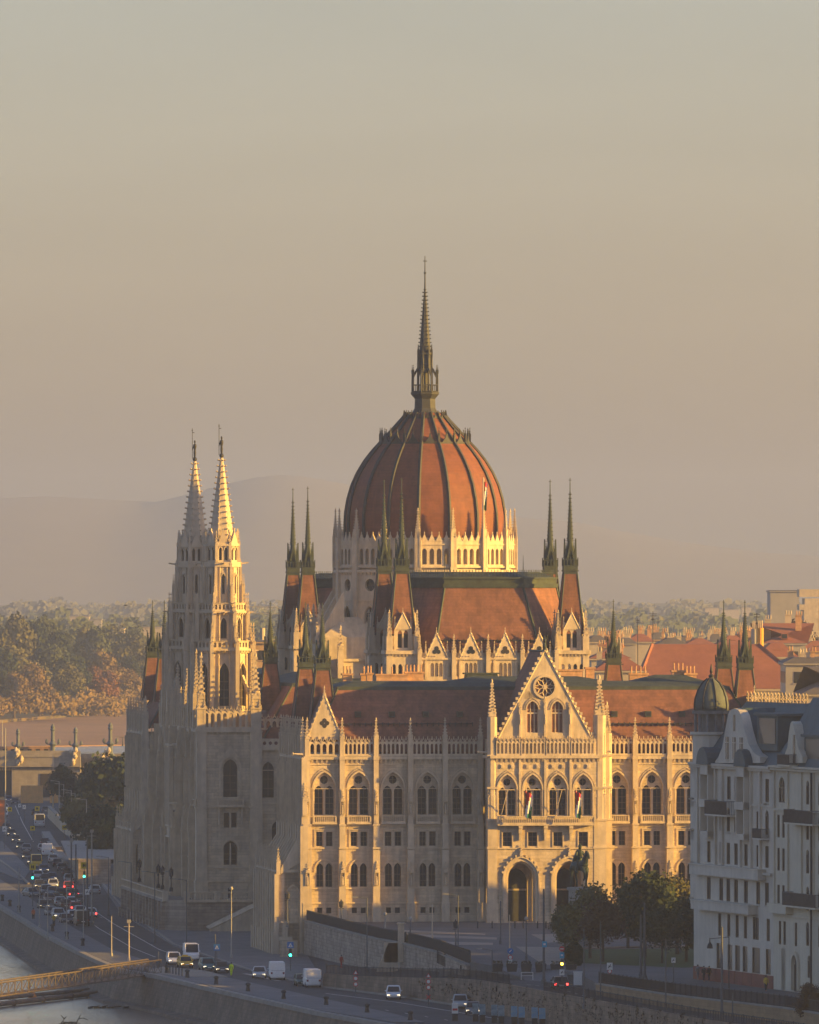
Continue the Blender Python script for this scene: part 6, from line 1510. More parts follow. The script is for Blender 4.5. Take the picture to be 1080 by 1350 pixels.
# trees between the bridge and the parliament
mid = dict(dims=(6.5, 6.0, 2600, .35, .75, 2.0, .4), loose=.1)
MT = [(150, 1052, 2150, 'dark', 1.12, 'tallest dark round tree below the bridge at the left'), (126, 1050, 2200, 'green', .85, 'dark tree left of the tallest one below the bridge'), (90, 1048, 2300, 'dark', .75, 'low dark tree beside the bridge abutment'),
      (172, 1062, 2050, 'green', 1.0, 'dark tree nearest the parliament below the bridge'), (113, 1062, 2000, 'olive', .7, 'small yellowish tree in front of the dark trees'), (150, 1078, 1950, 'gold', .72, 'golden topped tree among the dark trees'),
      (165, 1085, 1900, 'green', .72, 'green tree in the middle of the dark clump'), (135, 1088, 1880, 'dark', .7, 'dark tree behind the row of pale lamps'), (118, 1082, 1960, 'dark', .6, 'dark tree at the left end of the clump'),
      (160, 1108, 1800, 'green', .75, 'low dark tree at the foot of the clump'), (180, 1100, 1820, 'dark', .8, 'dark tree touching the corner of the parliament'), (140, 1108, 1790, 'dark', .55, 'lowest dark tree beside the pale ramp wall'), (103, 1066, 2100, 'dark', .6, 'small dark tree behind the lamp row')]
for i, (px, py, Y, kd, s, lab) in enumerate(MT): tree((DP(px, Y), Y, -4.5), kd, 'mid', lab, 'trees between bridge and parliament', s*1.05, i*1.7, seed=10+i % 3, **mid)
tree((*G(1065, 1352, -1.5)[:2], -1.5), 'brown', 'near', 'bare brown bush top at the bottom right corner', None, .55, 2, name='tree', seed=2, **near)
# wooded far bank: each crown its own tree
far = dict(dims=(9, 11.5, 6500, .32, .8, .2, .7), loose=.1)
pos = []; r_ = random.Random(77)
def shore(x):                             # distance of the far shore at X
    for (xa, ya), (xb, yb) in zip(FS[:-1], FS[1:]):
        if xa <= x <= xb: return ya+(yb-ya)*(x-xa)/(xb-xa)
    return 4900
kinds_front = ['gold', 'olive', 'gold', 'olive', 'rust', 'gold', 'olive']; adj = {'gold': 'golden', 'olive': 'olive green', 'rust': 'rusty orange', 'green': 'green', 'dark': 'dark green', 'brown': 'brown'}
rows = [(15, 0, 9.0, .92, kinds_front, 'on the far shore'), (70, 7, 12, 1.15, ['olive', 'gold', 'green', 'olive', 'rust', 'dark'], 'in the second row of the far bank'), (150, 3, 13, 1.3, ['olive', 'green', 'dark', 'olive', 'gold'], 'in the third row of the far bank'),
        (260, 9, 16, 1.35, ['green', 'dark', 'green', 'olive'], 'in the fourth row of the far bank'), (420, 2, 18, 1.3, ['dark', 'green', 'olive', 'green'], 'in the fifth row of the far bank'), (640, 5, 20, 1.35, ['green', 'green', 'olive', 'dark'], 'in the sixth row of the far bank')]
cnt = 0
for ri, (dy, ox, st_, sc0, ks, where) in enumerate(rows):
    x = -186-dy*.035+ox; j = 0
    while x < -108+dy*.05:
        Y = shore(x)+dy+r_.uniform(-10, 14); kd = ks[(j*3+ri+r_.randrange(2)) % len(ks)]; s = sc0*r_.uniform(.82, 1.12)
        hump = 1+.38*math.exp(-((x+160)/16)**2) if ri in (3, 4) else 1.0
        px = 540+x*FPX/Y; nm = 'first second third fourth fifth sixth seventh eighth ninth tenth eleventh twelfth'.split()
        tree((x, Y, -7.2+ri*1.2), kd, 'far', f"{adj[kd]} tree {where}, {nm[min(j, 11)]} from the left", 'autumn trees of the far bank', (s, s, s*hump), r_.uniform(0, 6), seed=30+r_.randrange(4), **far)
        x += st_*r_.uniform(.8, 1.15); j += 1; cnt += 1
# beyond them the woods read as masses
def woods(name, lst, m_, label, seed, cs, zb=-7):
    r = random.Random(seed); mb = MB()
    for (x0, x1, y0, y1, n, hh, ww) in lst:
        for _ in range(n):
            x, Y = r.uniform(x0, x1), r.uniform(y0, y1); k = r.uniform(.6, 1.25); H = hh*k; W = ww*r.uniform(.7, 1.3)
            for q in range(cs):
                u = Vector((r.gauss(0,1), r.gauss(0,1), abs(r.gauss(0,.9)))).normalized(); p = Vector((x+u.x*W, Y+u.y*W, zb+H*.25+u.z*H*.72)); s = W*r.uniform(.10, .24)
                a = Vector((r.uniform(-1,1), r.uniform(-1,1), r.uniform(-1,1))).normalized(); b = a.orthogonal().normalized()
                mb.quad(p+a*s, p+b*s, p-a*s, p-b*s)
    o = mb.build(name, m_); tag(o, label, 'woods', kind='stuff')
woods('distant_woods', [(-300, 60, 4900, 6200, 150, 30, 10), (-420, 900, 6200, 8000, 330, 32, 13), (-600, 1000, 8000, 10500, 330, 28, 16)], LM['green'], 'hazy woods beyond the far bank of the river', 4, 120)
woods('distant_woods', [(-500, 1100, 9500, 12300, 420, 25, 17)], mat('haze_tinted_woods', (.12,.12,.09), .95, .2, .02), 'long hazy line of woods at the horizon', 14, 60, 4)  # leaf colour lightened to stand in for thicker haze
woods('shore_bushes', [(-215, -165, 3985, 4075, 40, 9, 4), (-165, -118, 4085, 4330, 46, 9, 4), (-140, -60, 4330, 4700, 60, 10, 5)], LM['gold'], 'golden bushes along the far shore', 15, 90, -7.5)
woods('distant_woods', [(-300, 60, 4900, 6200, 50, 26, 10), (-420, 900, 6200, 8000, 110, 28, 13)], LM['olive'], 'hazy yellowish woods scattered beyond the far bank', 9, 110)
woods('distant_woods', [(60, 420, 3000, 4800, 70, 20, 8)], LM['dark'], 'dark hazy tree clumps behind the city roofs', 12, 100)
for px, Y, s, lab in ((1020, 2700, .62, 'tall hazy tree right of the orange chimney stack'), (1047, 2500, .75, 'hazy tree in front of the grey office slab'), (1068, 2450, .5, 'hazy tree below the white stepped tower')):
    tree((DP(px, Y), Y, 22), 'brown', 'far', lab, None, s, 1, seed=31, **far)
# far hills
def hill(name, pts, Y, depth):
    mb = MB(); n = len(pts); rows_ = 5; V = []
    for j in range(rows_+1):
        t = j/rows_
        for (px, py) in pts: h = ZP(py, Y)+8; V.append((DP(px, Y), Y-depth*(1-t), -8+h*(1-(1-t)**2)))
    f = [(j*n+i, j*n+i+1, (j+1)*n+i+1, (j+1)*n+i) for j in range(rows_) for i in range(n-1)]; mb.F(V, f); tag(mb.build(name, mat('haze_tinted_hill_woods', (.21,.195,.155), .95, .1, .01) if name == 'hills' else LM['olive'], None, True), kind='structure')  # hills get a paler colour, with distance haze put into it
hill('hills', [(-400,690),(-150,668),(0,657),(60,654),(110,657),(170,660),(210,662),(250,652),(300,638),(340,629),(370,626),(400,628),(450,637),(520,655),(600,672),(700,684),(760,688),(800,697),(900,715),(1000,728),(1100,735),(1300,745)], 18500, 3500)
hill('low_hills', [(-300,799),(0,798),(120,797),(250,799),(420,797),(700,797),(800,796),(900,795),(960,795),(1050,796),(1200,796)], 12500, 2200)
# ============================================================ bridge behind the parliament
BY = 2450.0; bs = BY/FPX
bx = lambda px: (px-540)*bs; bz = lambda py: HC-(py-YH)*bs
M['bstone'] = mat('bridge_stone', (.36,.32,.27), .9, .15, .3, (.28,.25,.21), .1, course=.1, streak=.2)
M['bmetal'] = mat('bridge_metal', (.12,.14,.15), .6, .2, .5)
BR = empty('bridge', (bx(80), BY, ZR), 0, 'pale stone approach of the river bridge with parapet and dark arch at the left', 'bridge'); ox, oy, oz = bx(80), BY, ZR
b = MB(); X = lambda px: bx(px)-ox; Z = lambda py: bz(py)-oz
zt, zc, zp = Z(1001), Z(1011), Z(1000)
b.box(X(16), X(106), 0, 30, -3, zc)
b.box(X(-120), X(-6), 1, 30, -3, zc); b.box(X(-6), X(16), 1, 30, Z(1018), zc)
b.box(X(106), X(260), 6, 30, Z(1013), zt-1.0)
b.build('abutment', M['bstone'], BR)
b = MB(); b.box(X(-120), X(106), -.8, 30, zc, zp+.3); corbels(b, X(-6), X(106), zc, 44, .9, .6); b.box(X(106), X(330), 5, 30, Z(1006), zt); b.box(X(-120), X(106), -1.0, -.4, zp+.3, zp+1.9); b.box(X(106), X(330), 4.6, 5.2, zt, zt+1.2); b.build('deck', M['bstone'], BR)
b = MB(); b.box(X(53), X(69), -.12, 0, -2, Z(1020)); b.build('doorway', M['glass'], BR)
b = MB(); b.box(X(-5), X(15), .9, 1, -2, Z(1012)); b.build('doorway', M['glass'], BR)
b = MB()
for k in range(8):
    t0_, t1_ = k/8, (k+1)/8; b.bar((X(106)+(X(330)-X(106))*t0_, 5.5, Z(1006)-6*(abs(t0_-.5)*2)**2), (X(106)+(X(330)-X(106))*t1_, 5.5, Z(1006)-6*(abs(t1_-.5)*2)**2), .45)
b.build('arch', M['bmetal'], BR)
for px, sc_, lab in ((23, 1.0, 'ornate dark lamp column on the bridge, above the dark arch'), (69, 1.15, 'tallest ornate lamp column on the bridge, above the abutment door'), (99, 1.05, 'ornate lamp column at the corner of the bridge abutment with carvings'), (145, 1.2, 'ornate lamp column on the bridge above the round dark tree'), (-30, 1, '')):
    if not lab: continue
    r = empty('lamp_column', (bx(px), BY+3, bz(1000)), 0, lab, 'lamp column', 'ornate lamp columns of the bridge'); k = sc_*.95
    c = MB(); c.lathe(0, 0, [(1.0*k,-.4),(1.0*k,.6*k),(.55*k,1.2*k),(.5*k,2.6*k),(1.0*k,3.1*k),(.6*k,3.5*k),(.42*k,3.8*k),(.36*k,6.0*k),(.62*k,6.3*k),(.4*k,6.6*k),(.5*k,7.0*k),(.1*k,7.6*k)], 8); c.build('column', M['bmetal'], r)
    for s in (-1, 1):
        c = MB(); c.bar((0,0,2.9*k), (s*1.35*k,0,3.2*k), .12); c.lathe(s*1.35*k, 0, [(.1,3.1*k),(.34*k,3.5*k),(.3*k,4.0*k),(.05,4.3*k)], 6); c.build('lantern', M['bmetal'], r)
c = MB(); c.box(-9, 9, 0, 1.6, 0, 2.6); c.m = 1; [c.box(x-.5, x+.5, -.04, 0, .9, 2.0) for x in range(-8, 9, 2)]; o = c.build('tram', [mat('tram_ochre', (.36,.22,.12), .6, .15, 1), M['glass']]); o.location = (bx(16), BY+6, bz(999)); tag(o, 'brown and grey tram crossing the bridge at the left', 'tram')
for px, lab in ((98, 'gilded carved group on the corner of the bridge abutment'), (140, 'pale carved group at the foot of the rightmost lamp column'), (25, 'small sunlit carving at the foot of the leftmost lamp column')):
    c = MB(); r_ = random.Random(px)
    for k in range(7): c.lathe(r_.uniform(-.9,.9), r_.uniform(-.4,.4), [(.2, k*.5-1.5), (.55, k*.5-.9), (.3, k*.5-.3), (.05, k*.5)], 7)
    o = c.build('carving', M['stone2']); o.location = (bx(px), BY-1.2, bz(1001)); tag(o, lab, 'carving')
# ============================================================ equestrian statue in front of the porch
M['bronze'] = mat('dark_bronze', (.035,.06,.055), .5, .3, 1.5, (.02,.03,.03), metal=.4)
ES = empty('equestrian_statue', (DP(765, 1300), 1300, 0), R(-62), 'dark bronze rider on horse on a high pedestal before the portico', 'statue')
b = MB(); b.box(-2.4, 2.4, -1.5, 1.5, 0, .8); b.box(-1.7, 1.7, -.75, .75, .8, 7.2); b.box(-1.9, 1.9, -.9, .9, 7.2, 7.6); b.build('pedestal', M['kerb'], ES)
def skin(name, verts, edges, m_, parent=None, sub=1):
    me = bpy.data.meshes.new(name); me.from_pydata([v[:3] for v in verts], edges, []); o = put(name, me, parent)
    sk_ = o.modifiers.new('skin', 'SKIN'); 
    for i, v in enumerate(verts): d = me.skin_vertices[0].data[i] if me.skin_vertices else None; 
    return o
def chain(b, pts, n=8):                  # tapered limb through points (x, y, z, r)
    for a, c in zip(pts[:-1], pts[1:]): b.bar(a[:3], c[:3], a[3], n, c[3])
    for p in pts:
        b.lathe(p[0], p[1], [(p[3]*.1, p[2]-p[3]), (p[3]*.75, p[2]-p[3]*.65), (p[3], p[2]), (p[3]*.75, p[2]+p[3]*.65), (p[3]*.1, p[2]+p[3])], n)
b = MB(); z = 7.6                         # horse along x, head at +x
chain(b, [(-1.35,0,z+2.75,.62),(-.7,0,z+2.75,.66),(.2,0,z+2.7,.62),(.95,0,z+2.9,.6)], 12)
chain(b, [(1.05,0,z+3.1,.5),(1.5,0,z+3.9,.36),(1.75,0,z+4.4,.27)], 10); chain(b, [(1.7,0,z+4.45,.27),(2.1,0,z+4.15,.2),(2.35,0,z+3.8,.14)], 8)
for s in (-.09, .09): b.bar((1.65,s,z+4.6), (1.63,s*1.4,z+4.9), .06, 4, .01)
for x, s, f in ((-1.45,.32,0), (-1.6,-.32,-.25), (1.05,.3,0)): chain(b, [(x,s,z+2.4,.34),(x+(.15 if x > 0 else -.18),s,z+1.45,.18),(x+f*.3,s,z+.75,.12),(x+f,s,z+.1,.15)], 8)
chain(b, [(1.15,-.3,z+2.5,.32),(1.75,-.3,z+1.9,.18),(1.7,-.3,z+1.2,.12),(1.5,-.3,z+.95,.12)], 8)
chain(b, [(-1.9,0,z+3.0,.16),(-2.2,0,z+2.4,.22),(-2.25,0,z+1.4,.16),(-2.15,0,z+.9,.05)], 8); b.build('horse', M['bronze'], ES)
b = MB(); chain(b, [(-.1,0,z+3.4,.38),(-.12,0,z+3.9,.36),(-.1,0,z+4.4,.42),(-.08,0,z+4.75,.15),(-.05,0,z+5.05,.22)], 10)
for s in (-1, 1):
    chain(b, [(-.1,s*.2,z+3.35,.26),(.35,s*.55,z+2.9,.22),(.25,s*.68,z+2.1,.14),(.45,s*.7,z+1.95,.1)], 8)
    chain(b, [(-.1,s*.42,z+4.5,.16),(.05,s*.6,z+4.0,.13),(.6,s*.3,z+3.85,.09)], 8)
chain(b, [(-.35,0,z+4.5,.4),(-.8,0,z+3.8,.45),(-1.3,0,z+3.2,.4)], 10); b.lathe(-.05, 0, [(.3,z+5.15),(.26,z+5.3),(.1,z+5.55)], 8); b.build('rider', M['bronze'], ES)
# ============================================================ vehicles
def paint(nm, c, r=.35): return mat(nm, c, r, 0, 1, spec=.6)
CP = {'silver': paint('silver_paint', (.42,.44,.46)), 'white': paint('white_paint', (.72,.72,.72)), 'dark': paint('dark_paint', (.035,.04,.05)), 'grey': paint('grey_paint', (.14,.15,.16)), 'black': paint('black_paint', (.015,.016,.018)),
      'blue': paint('blue_paint', (.035,.06,.14)), 'teal': paint('teal_paint', (.03,.12,.13)), 'yellow': paint('yellow_paint', (.65,.40,.02)), 'red': paint('red_paint', (.28,.03,.03)), 'green': paint('green_paint', (.04,.08,.06)), 'brown': paint('brown_paint', (.15,.10,.08))}
M['tyre'] = mat('tyre_rubber', (.02,.02,.02), .9, 0); M['rim'] = mat('wheel_rim', (.35,.35,.36), .4, 0, metal=.6)
def emis(nm, c, s):
    m = bpy.data.materials.new(nm); m.use_nodes = True; b = m.node_tree.nodes['Principled BSDF']; b.inputs['Base Color'].default_value = (*c, 1); b.inputs['Emission Color'].default_value = (*c, 1); b.inputs['Emission Strength'].default_value = s; return m
M['hl'] = emis('headlight_on', (1,.80,.5), 1.6); M['tl'] = emis('tail_light_on', (1,.05,.04), 2.5); M['hoff'] = mat('headlight_off', (.45,.46,.48), .2, 0); M['toff'] = mat('tail_light_off', (.20,.02,.02), .3, 0)
M['plate'] = mat('number_plate', (.7,.7,.68), .6, 0)
def shell(b, st, n=1):                    # stations (x, [ (y, z)... ] half section from bottom to top)
    full = [[(x, y, z) for y, z in s]+[(x, -y, z) for y, z in reversed(s)] for x, s in st]; m_ = len(full[0])
    pts = [p for s in full for p in s]; f = []
    for j in range(len(full)-1):
        for i in range(m_): f.append((j*m_+i, j*m_+(i+1) % m_, (j+1)*m_+(i+1) % m_, (j+1)*m_+i))
    f.append(tuple(range(m_-1, -1, -1))); f.append(tuple(range((len(full)-1)*m_, len(full)*m_))); b.F(pts, f)
_vm = {}
def vehicle_meshes(t):
    if t in _vm: return _vm[t]
    if t == 'car': L, W, hb, hr, cab = 4.3, .88, .92, 1.46, [(-1.95,.0),(-1.35,1),(.35,1),(1.05,.0)]
    elif t == 'estate': L, W, hb, hr, cab = 4.6, .9, 1.0, 1.62, [(-2.2,.0),(-1.95,1),(.5,1),(1.15,.0)]
    elif t == 'van': L, W, hb, hr, cab = 5.2, .98, 1.25, 2.3, [(-2.55,.0),(-2.5,1),(1.3,1),(2.0,.0)]
    else: L, W, hb, hr, cab = 6.6, 1.08, 1.5, 2.75, [(-3.25,.0),(-3.2,1),(2.4,1),(3.1,.0)]
    h = L/2; b = MB()
    lo = lambda w_, z0, z1: [(w_*.9, z0), (w_, z0+.18), (w_, z1-.12), (w_*.93, z1)]
    fr = hb*(.78 if t in ('car', 'estate') else .9); bk = hb*(.98 if t != 'car' else .92)
    shell(b, [(-h, lo(W*.86, .42, bk*.92)), (-h+.12, lo(W*.96, .28, bk)), (-h+.9, lo(W, .24, hb)), (0, lo(W, .24, hb)), (h-1.35, lo(W, .24, hb*.97)), (h-.45, lo(W*.97, .26, fr)), (h-.08, lo(W*.86, .3, fr*.86)), (h, lo(W*.8, .38, fr*.72))])
    zt = hr; c0, c1, c2, c3 = [c[0] for c in cab]; wt = W*.78 if t in ('car', 'estate') else W*.9
    rf = MB(); roof = [(c1-.03, -wt, zt-.05), (c2+.03, -wt, zt-.05), (c2+.03, wt, zt-.05), (c1-.03, wt, zt-.05)]
    b.loft(roof, [(c1+.1, -wt*.9, zt+.02), (c2-.12, -wt*.9, zt+.02), (c2-.12, wt*.9, zt+.02), (c1+.1, wt*.9, zt+.02)])
    base = [(c0, -W*.93, hb-.02), (c3, -W*.93, hb*.96), (c3, W*.93, hb*.96), (c0, W*.93, hb-.02)]
    for p, q in zip(base, roof): b.bar(p, q, .07)
    for s in (-1, 1):
        for x in (-.35 if t in ('car', 'estate') else .9, ): b.bar((x, s*W*.93, hb), (x, s*wt, zt-.05), .06)
        b.bar((c2*.55+c3*.45, s*W*.98, hb+.02), (c2*.55+c3*.45, s*(W+.16), hb+.1), .07)
    if t in ('van', 'minibus'):
        for s in (-1, 1): b.F([(c0+.02, s*W*.95, hb), (.8, s*W*.95, hb), (.8, s*(wt+.01), zt-.06), (c1, s*(wt+.01), zt-.06)], [(0,1,2,3)])
        if t == 'van': b.F([(c0-.01, -W*.93, hb), (c0-.01, W*.93, hb), (c1-.02, wt, zt-.06), (c1-.02, -wt, zt-.06)], [(0,1,2,3)])
    g = MB(); k = .985
    g.loft([(x*k, y*k, z) for x, y, z in base], [(x*k, y*k, z) for x, y, z in roof], False)
    w_ = MB(); w_.M = Matrix.Rotation(PI/2, 4, 'X'); rw_ = .32 if t in ('car', 'estate') else .37; w_.lathe(0, 0, [(rw_*.8, -.1), (rw_, -.08), (rw_, .08), (rw_*.8, .1)], 14); w_.m = 1; w_.lathe(0, 0, [(rw_*.55, -.105), (rw_*.55, .105)], 8)
    hl = MB(); hl.box(h-.16, h-.02, -.17, .17, -.07, .07); tl = MB(); tl.box(-h-.015, -h+.12, -.12, .12, -.12, .12); pl = MB(); pl.box(-.02, .02, -.26, .26, -.06, .06)
    _vm[t] = (b, g.mesh('window', M['glass']), w_.mesh('wheel', [M['tyre'], M['rim']]), hl, tl, pl.mesh('number_plate', M['plate']), L, W, rw_, fr, bk, {})
    return _vm[t]
def vehicle(px, py, col, t, head, label, lit=False, z=ZR, name=None, Y=None, roofsign=False, group='cars and vans on the river road'):
    """head: angle of the nose, 0 = driving away from the viewer along the road, 180 = towards the viewer"""
    b, g, w_, hl, tl, pl, L, W, rw_, fr, bk, cache = vehicle_meshes(t)
    p = G(px, py, z); 
    lean = 3.0 if p.y > 1700 else 3.0+(1700-p.y)/450*14
    nm = name or {'car': 'car', 'estate': 'car', 'van': 'van', 'minibus': 'minibus'}[t]
    root = empty(nm, (p.x, p.y, z+.012), R(90+lean+head), label, {'car': 'car', 'estate': 'car', 'van': 'van', 'minibus': 'minibus'}[t], group)
    if col not in cache: cache[col] = b.mesh('body', CP[col])
    for q in ('hl', 'hoff', 'tl', 'toff'):
        if q not in cache: cache[q] = (hl if q[0] == 'h' else tl).mesh('light', M[q])
    put('body', cache[col], root); put('window', g, root)
    for x in (-L*.31, L*.32):
        for s in (-1, 1): put('wheel', w_, root, T(x, s*(W-.08), rw_))
    on = lit
    for s in (-1, 1):
        put('headlight', cache['hl' if on == 'h' else 'hoff'], root, T(0, s*W*.68, fr*.72)); put('tail_light', cache['tl' if on == 't' else 'toff'], root, T(0, s*W*.78, bk*.74))
    put('number_plate', pl, root, T(-L/2-.01, 0, bk*.55)); put('number_plate', pl, root, T(L/2+.01, 0, .45))
    if roofsign: r = MB(); r.box(-.12, .12, -.35, .35, 1.45, 1.66); r.build('roof_sign', CP['yellow'], root)
    return root
V = [(11,1059,'blue','car',180,'blue grey car in the far queue by the bridge','h'),(6,1070,'silver','car',180,'silver roofed car at the left edge below the bridge','h'),(27,1051,'white','car',205,'white car turning beside the yellow board under the bridge','h'),(38,1050,'grey','car',190,'grey car right of the white one under the bridge',0),
 (5,1078,'white','car',180,'white roofed car cut by the left picture edge',0),(9,1096,'dark','car',180,'dark car with lights on, topmost of the left queue','h'),(15,1104,'black','car',180,'black car second in the left queue','h'),(21,1112,'dark','car',180,'dark car third in the left queue, lights on','h'),
 (27,1121,'green','car',180,'dark green car fourth in the left queue','h'),(35,1124,'grey','car',180,'grey car beside the dark green one in the left queue',0),(35,1134,'black','car',180,'black car fifth in the left queue, above the yellow sign','h'),
 (52,1092,'silver','minibus',0,'large grey minibus driving away alone in the middle lane',0),
 (59,1116,'dark','car',0,'dark car at the far end of the right queue',0),(56,1124,'silver','car',0,'silver car beside the white van in the queue',0),(62,1130,'white','van',0,'small white van in the right queue',0),(70,1139,'silver','estate',0,'silver car directly behind the small white van',0),(76,1144,'brown','car',0,'brownish car in the right queue next to the low wall',0),(82,1150,'grey','car',0,'grey car in the right queue, sixth from its far end',0),(88,1157,'dark','car',0,'dark car in the right queue above the silver estate',0),(91,1166,'silver','estate',0,'silver estate car in the right queue beside the pole pair',0),(90,1175,'red','car',0,'dark red car stopped in the right queue','t'),
 (48,1145,'yellow','van',180,'yellowish van behind the left yellow sign',0),(58,1152,'blue','car',180,'dark blue car right of the yellowish van','h'),(68,1163,'blue','car',180,'dark blue car with bright lights in the middle queue','h'),(70,1172,'silver','car',180,'pale silver car in the middle queue, lights on','h'),
 (52,1173,'dark','car',180,'dark car with one bright light near the plaza corner','h'),(41,1184,'grey','car',200,'grey car waiting to turn at the plaza corner',0),(69,1182,'grey','car',180,'grey car behind the pale silver one in the middle queue',0),(72,1190,'green','car',180,'dark green car low in the middle queue',0),
 (57,1200,'black','car',180,'black car with glaring yellow headlights nearest the promenade','h'),(79,1196,'silver','car',0,'silver car braking left of the reddish row',0),(86,1199,'brown','car',0,'brown car second in the braking row',0),(94,1196,'white','car',0,'white car in the braking row',0),(99,1203,'red','car',0,'red car in the braking row with lit tail lights','t'),(105,1208,'silver','car',0,'silver car with one red light in the braking row','t'),
 (77,1213,'silver','estate',180,'silver car facing forward left of the dark van, one lamp lit','h'),(87,1219,'dark','car',180,'dark car beside the silver one nearest the cyclist',0),(107,1222,'black','van',0,'dark van stopped in front of the grey pole',0),(119,1211,'white','car',0,'white car at the head of the right lane','t'),
 (229,1273,'white','estate',172,'white car with green stripe turning in at the crossing','h'),(244,1277,'yellow','car',175,'bright yellow taxi with roof sign and headlights at the crossing','h'),(252,1268,'white','van',172,'white van directly behind the yellow taxi',0),(273,1281,'teal','estate',176,'teal off road car right of the yellow taxi','h'),(292,1284,'dark','car',170,'dark car between the teal car and the person in lime vest','h'),
 (342,1291,'silver','car',165,'silver car with lamp on left of the white van by the wall','h'),(365,1293,'white','van',-12,'white van waiting by the wall below the traffic light',0),(398,1301,'green','car',170,'dark green car left of the second white van',0),(411,1303,'white','van',-10,'second white van, right of the dark green car',0),
 (519,1319,'white','estate',163,'white car alone in the middle of the quay road','h'),(607,1331,'silver','estate',162,'silver car behind the information boards','h'),(624,1339,'grey','car',160,'grey car just in front of the silver one, lamp lit','h'),(743,1349,'silver','car',160,'pale car at the bottom edge beside the information boards','h'),
 (20,1062,'dark','car',180,'dark car between the white car and the blue grey one by the bridge',0),(60,1073,'grey','car',0,'lone grey car far up the road beneath the bridge doorway',0),(47,1076,'dark','car',0,'lone dark car left of the one beneath the bridge doorway',0),
 (3,1088,'grey','car',180,'grey car cut by the left picture edge, second from the bridge',0),(42,1141,'dark','car',180,'dark car left of the yellowish van','h'),(50,1160,'silver','car',180,'silver car between the yellowish van and the plaza corner',0),(60,1165,'black','car',180,'black car hemmed in left of the bright blue one',0),
 (61,1181,'grey','estate',180,'grey estate car behind the black car with the glaring lights',0),(80,1184,'black','car',0,'black car left behind the dark red one in the right queue',0),(97,1185,'dark','car',0,'dark car behind the braking row','t'),(103,1192,'grey','car',0,'grey car at the right rear of the braking row',0),
 (65,1191,'brown','car',180,'brown car between the two rows above the glaring lights',0),(67,1209,'grey','car',180,'grey car between the glaring lights and the half lit silver car',0),(96,1214,'white','car',0,'white car right behind the dark van in the queue','t'),(77,1128,'dark','car',0,'dark car on the service road beside the pale wall',0),(125,1180,'silver','car',0,'silver car alone on the service road near the mast',0)]
for px, py, col, t, hd, lab, lit in V: vehicle(px, py-1.5, col, t, hd, lab, lit, roofsign=(col == 'yellow' and t == 'car'))
vehicle(738, 1304, 'black', 'car', -14, 'black car with lit tail lights climbing the ramp road', 't', z=-1.17)
# scooters parked below the hedge
def two_wheeler(px, py, z, rz, m_, label, name='scooter', group='scooters parked below the hedge'):
    p = G(px, py, z); r = empty(name, tuple(p), rz, label, name, group); w_ = MB()
    for x in (-.6, .6):
        w = MB(); w.M = T(x, 0, .28) @ Matrix.Rotation(PI/2, 4, 'X'); w.lathe(0, 0, [(.2,-.05),(.28,-.04),(.28,.04),(.2,.05)], 10); w.build('wheel', M['tyre'], r)
    b = MB(); b.ext([(-.75,.35),(-.1,.3),(.35,.35),(.5,.9),(.4,.95),(.2,.45),(-.1,.6),(-.7,.8),(-.85,.7)], -.14, .14); b.bar((.6,0,.3), (.42,0,1.05), .04, 5); b.bar((.42,-.3,1.05), (.42,.3,1.05), .03, 5); b.build('body', m_, r)
    s = MB(); s.box(-.75, -.1, -.13, .13, .78, .88); s.build('saddle', M['tyre'], r); return r
for i, (px, c, lab) in enumerate(((611, 'black', 'black scooter first from the stairs'), (618, 'silver', 'silver scooter with pale windscreen below the hedge end'), (625, 'white', 'white scooter in the middle of the parked row'), (632, 'black', 'black scooter fourth from the stairs'), (639, 'red', 'dark red scooter at the right end of the parked row'))):
    two_wheeler(px, 1282+i*1.2, -1.42-.1, R(70+i*6), CP[c], lab)
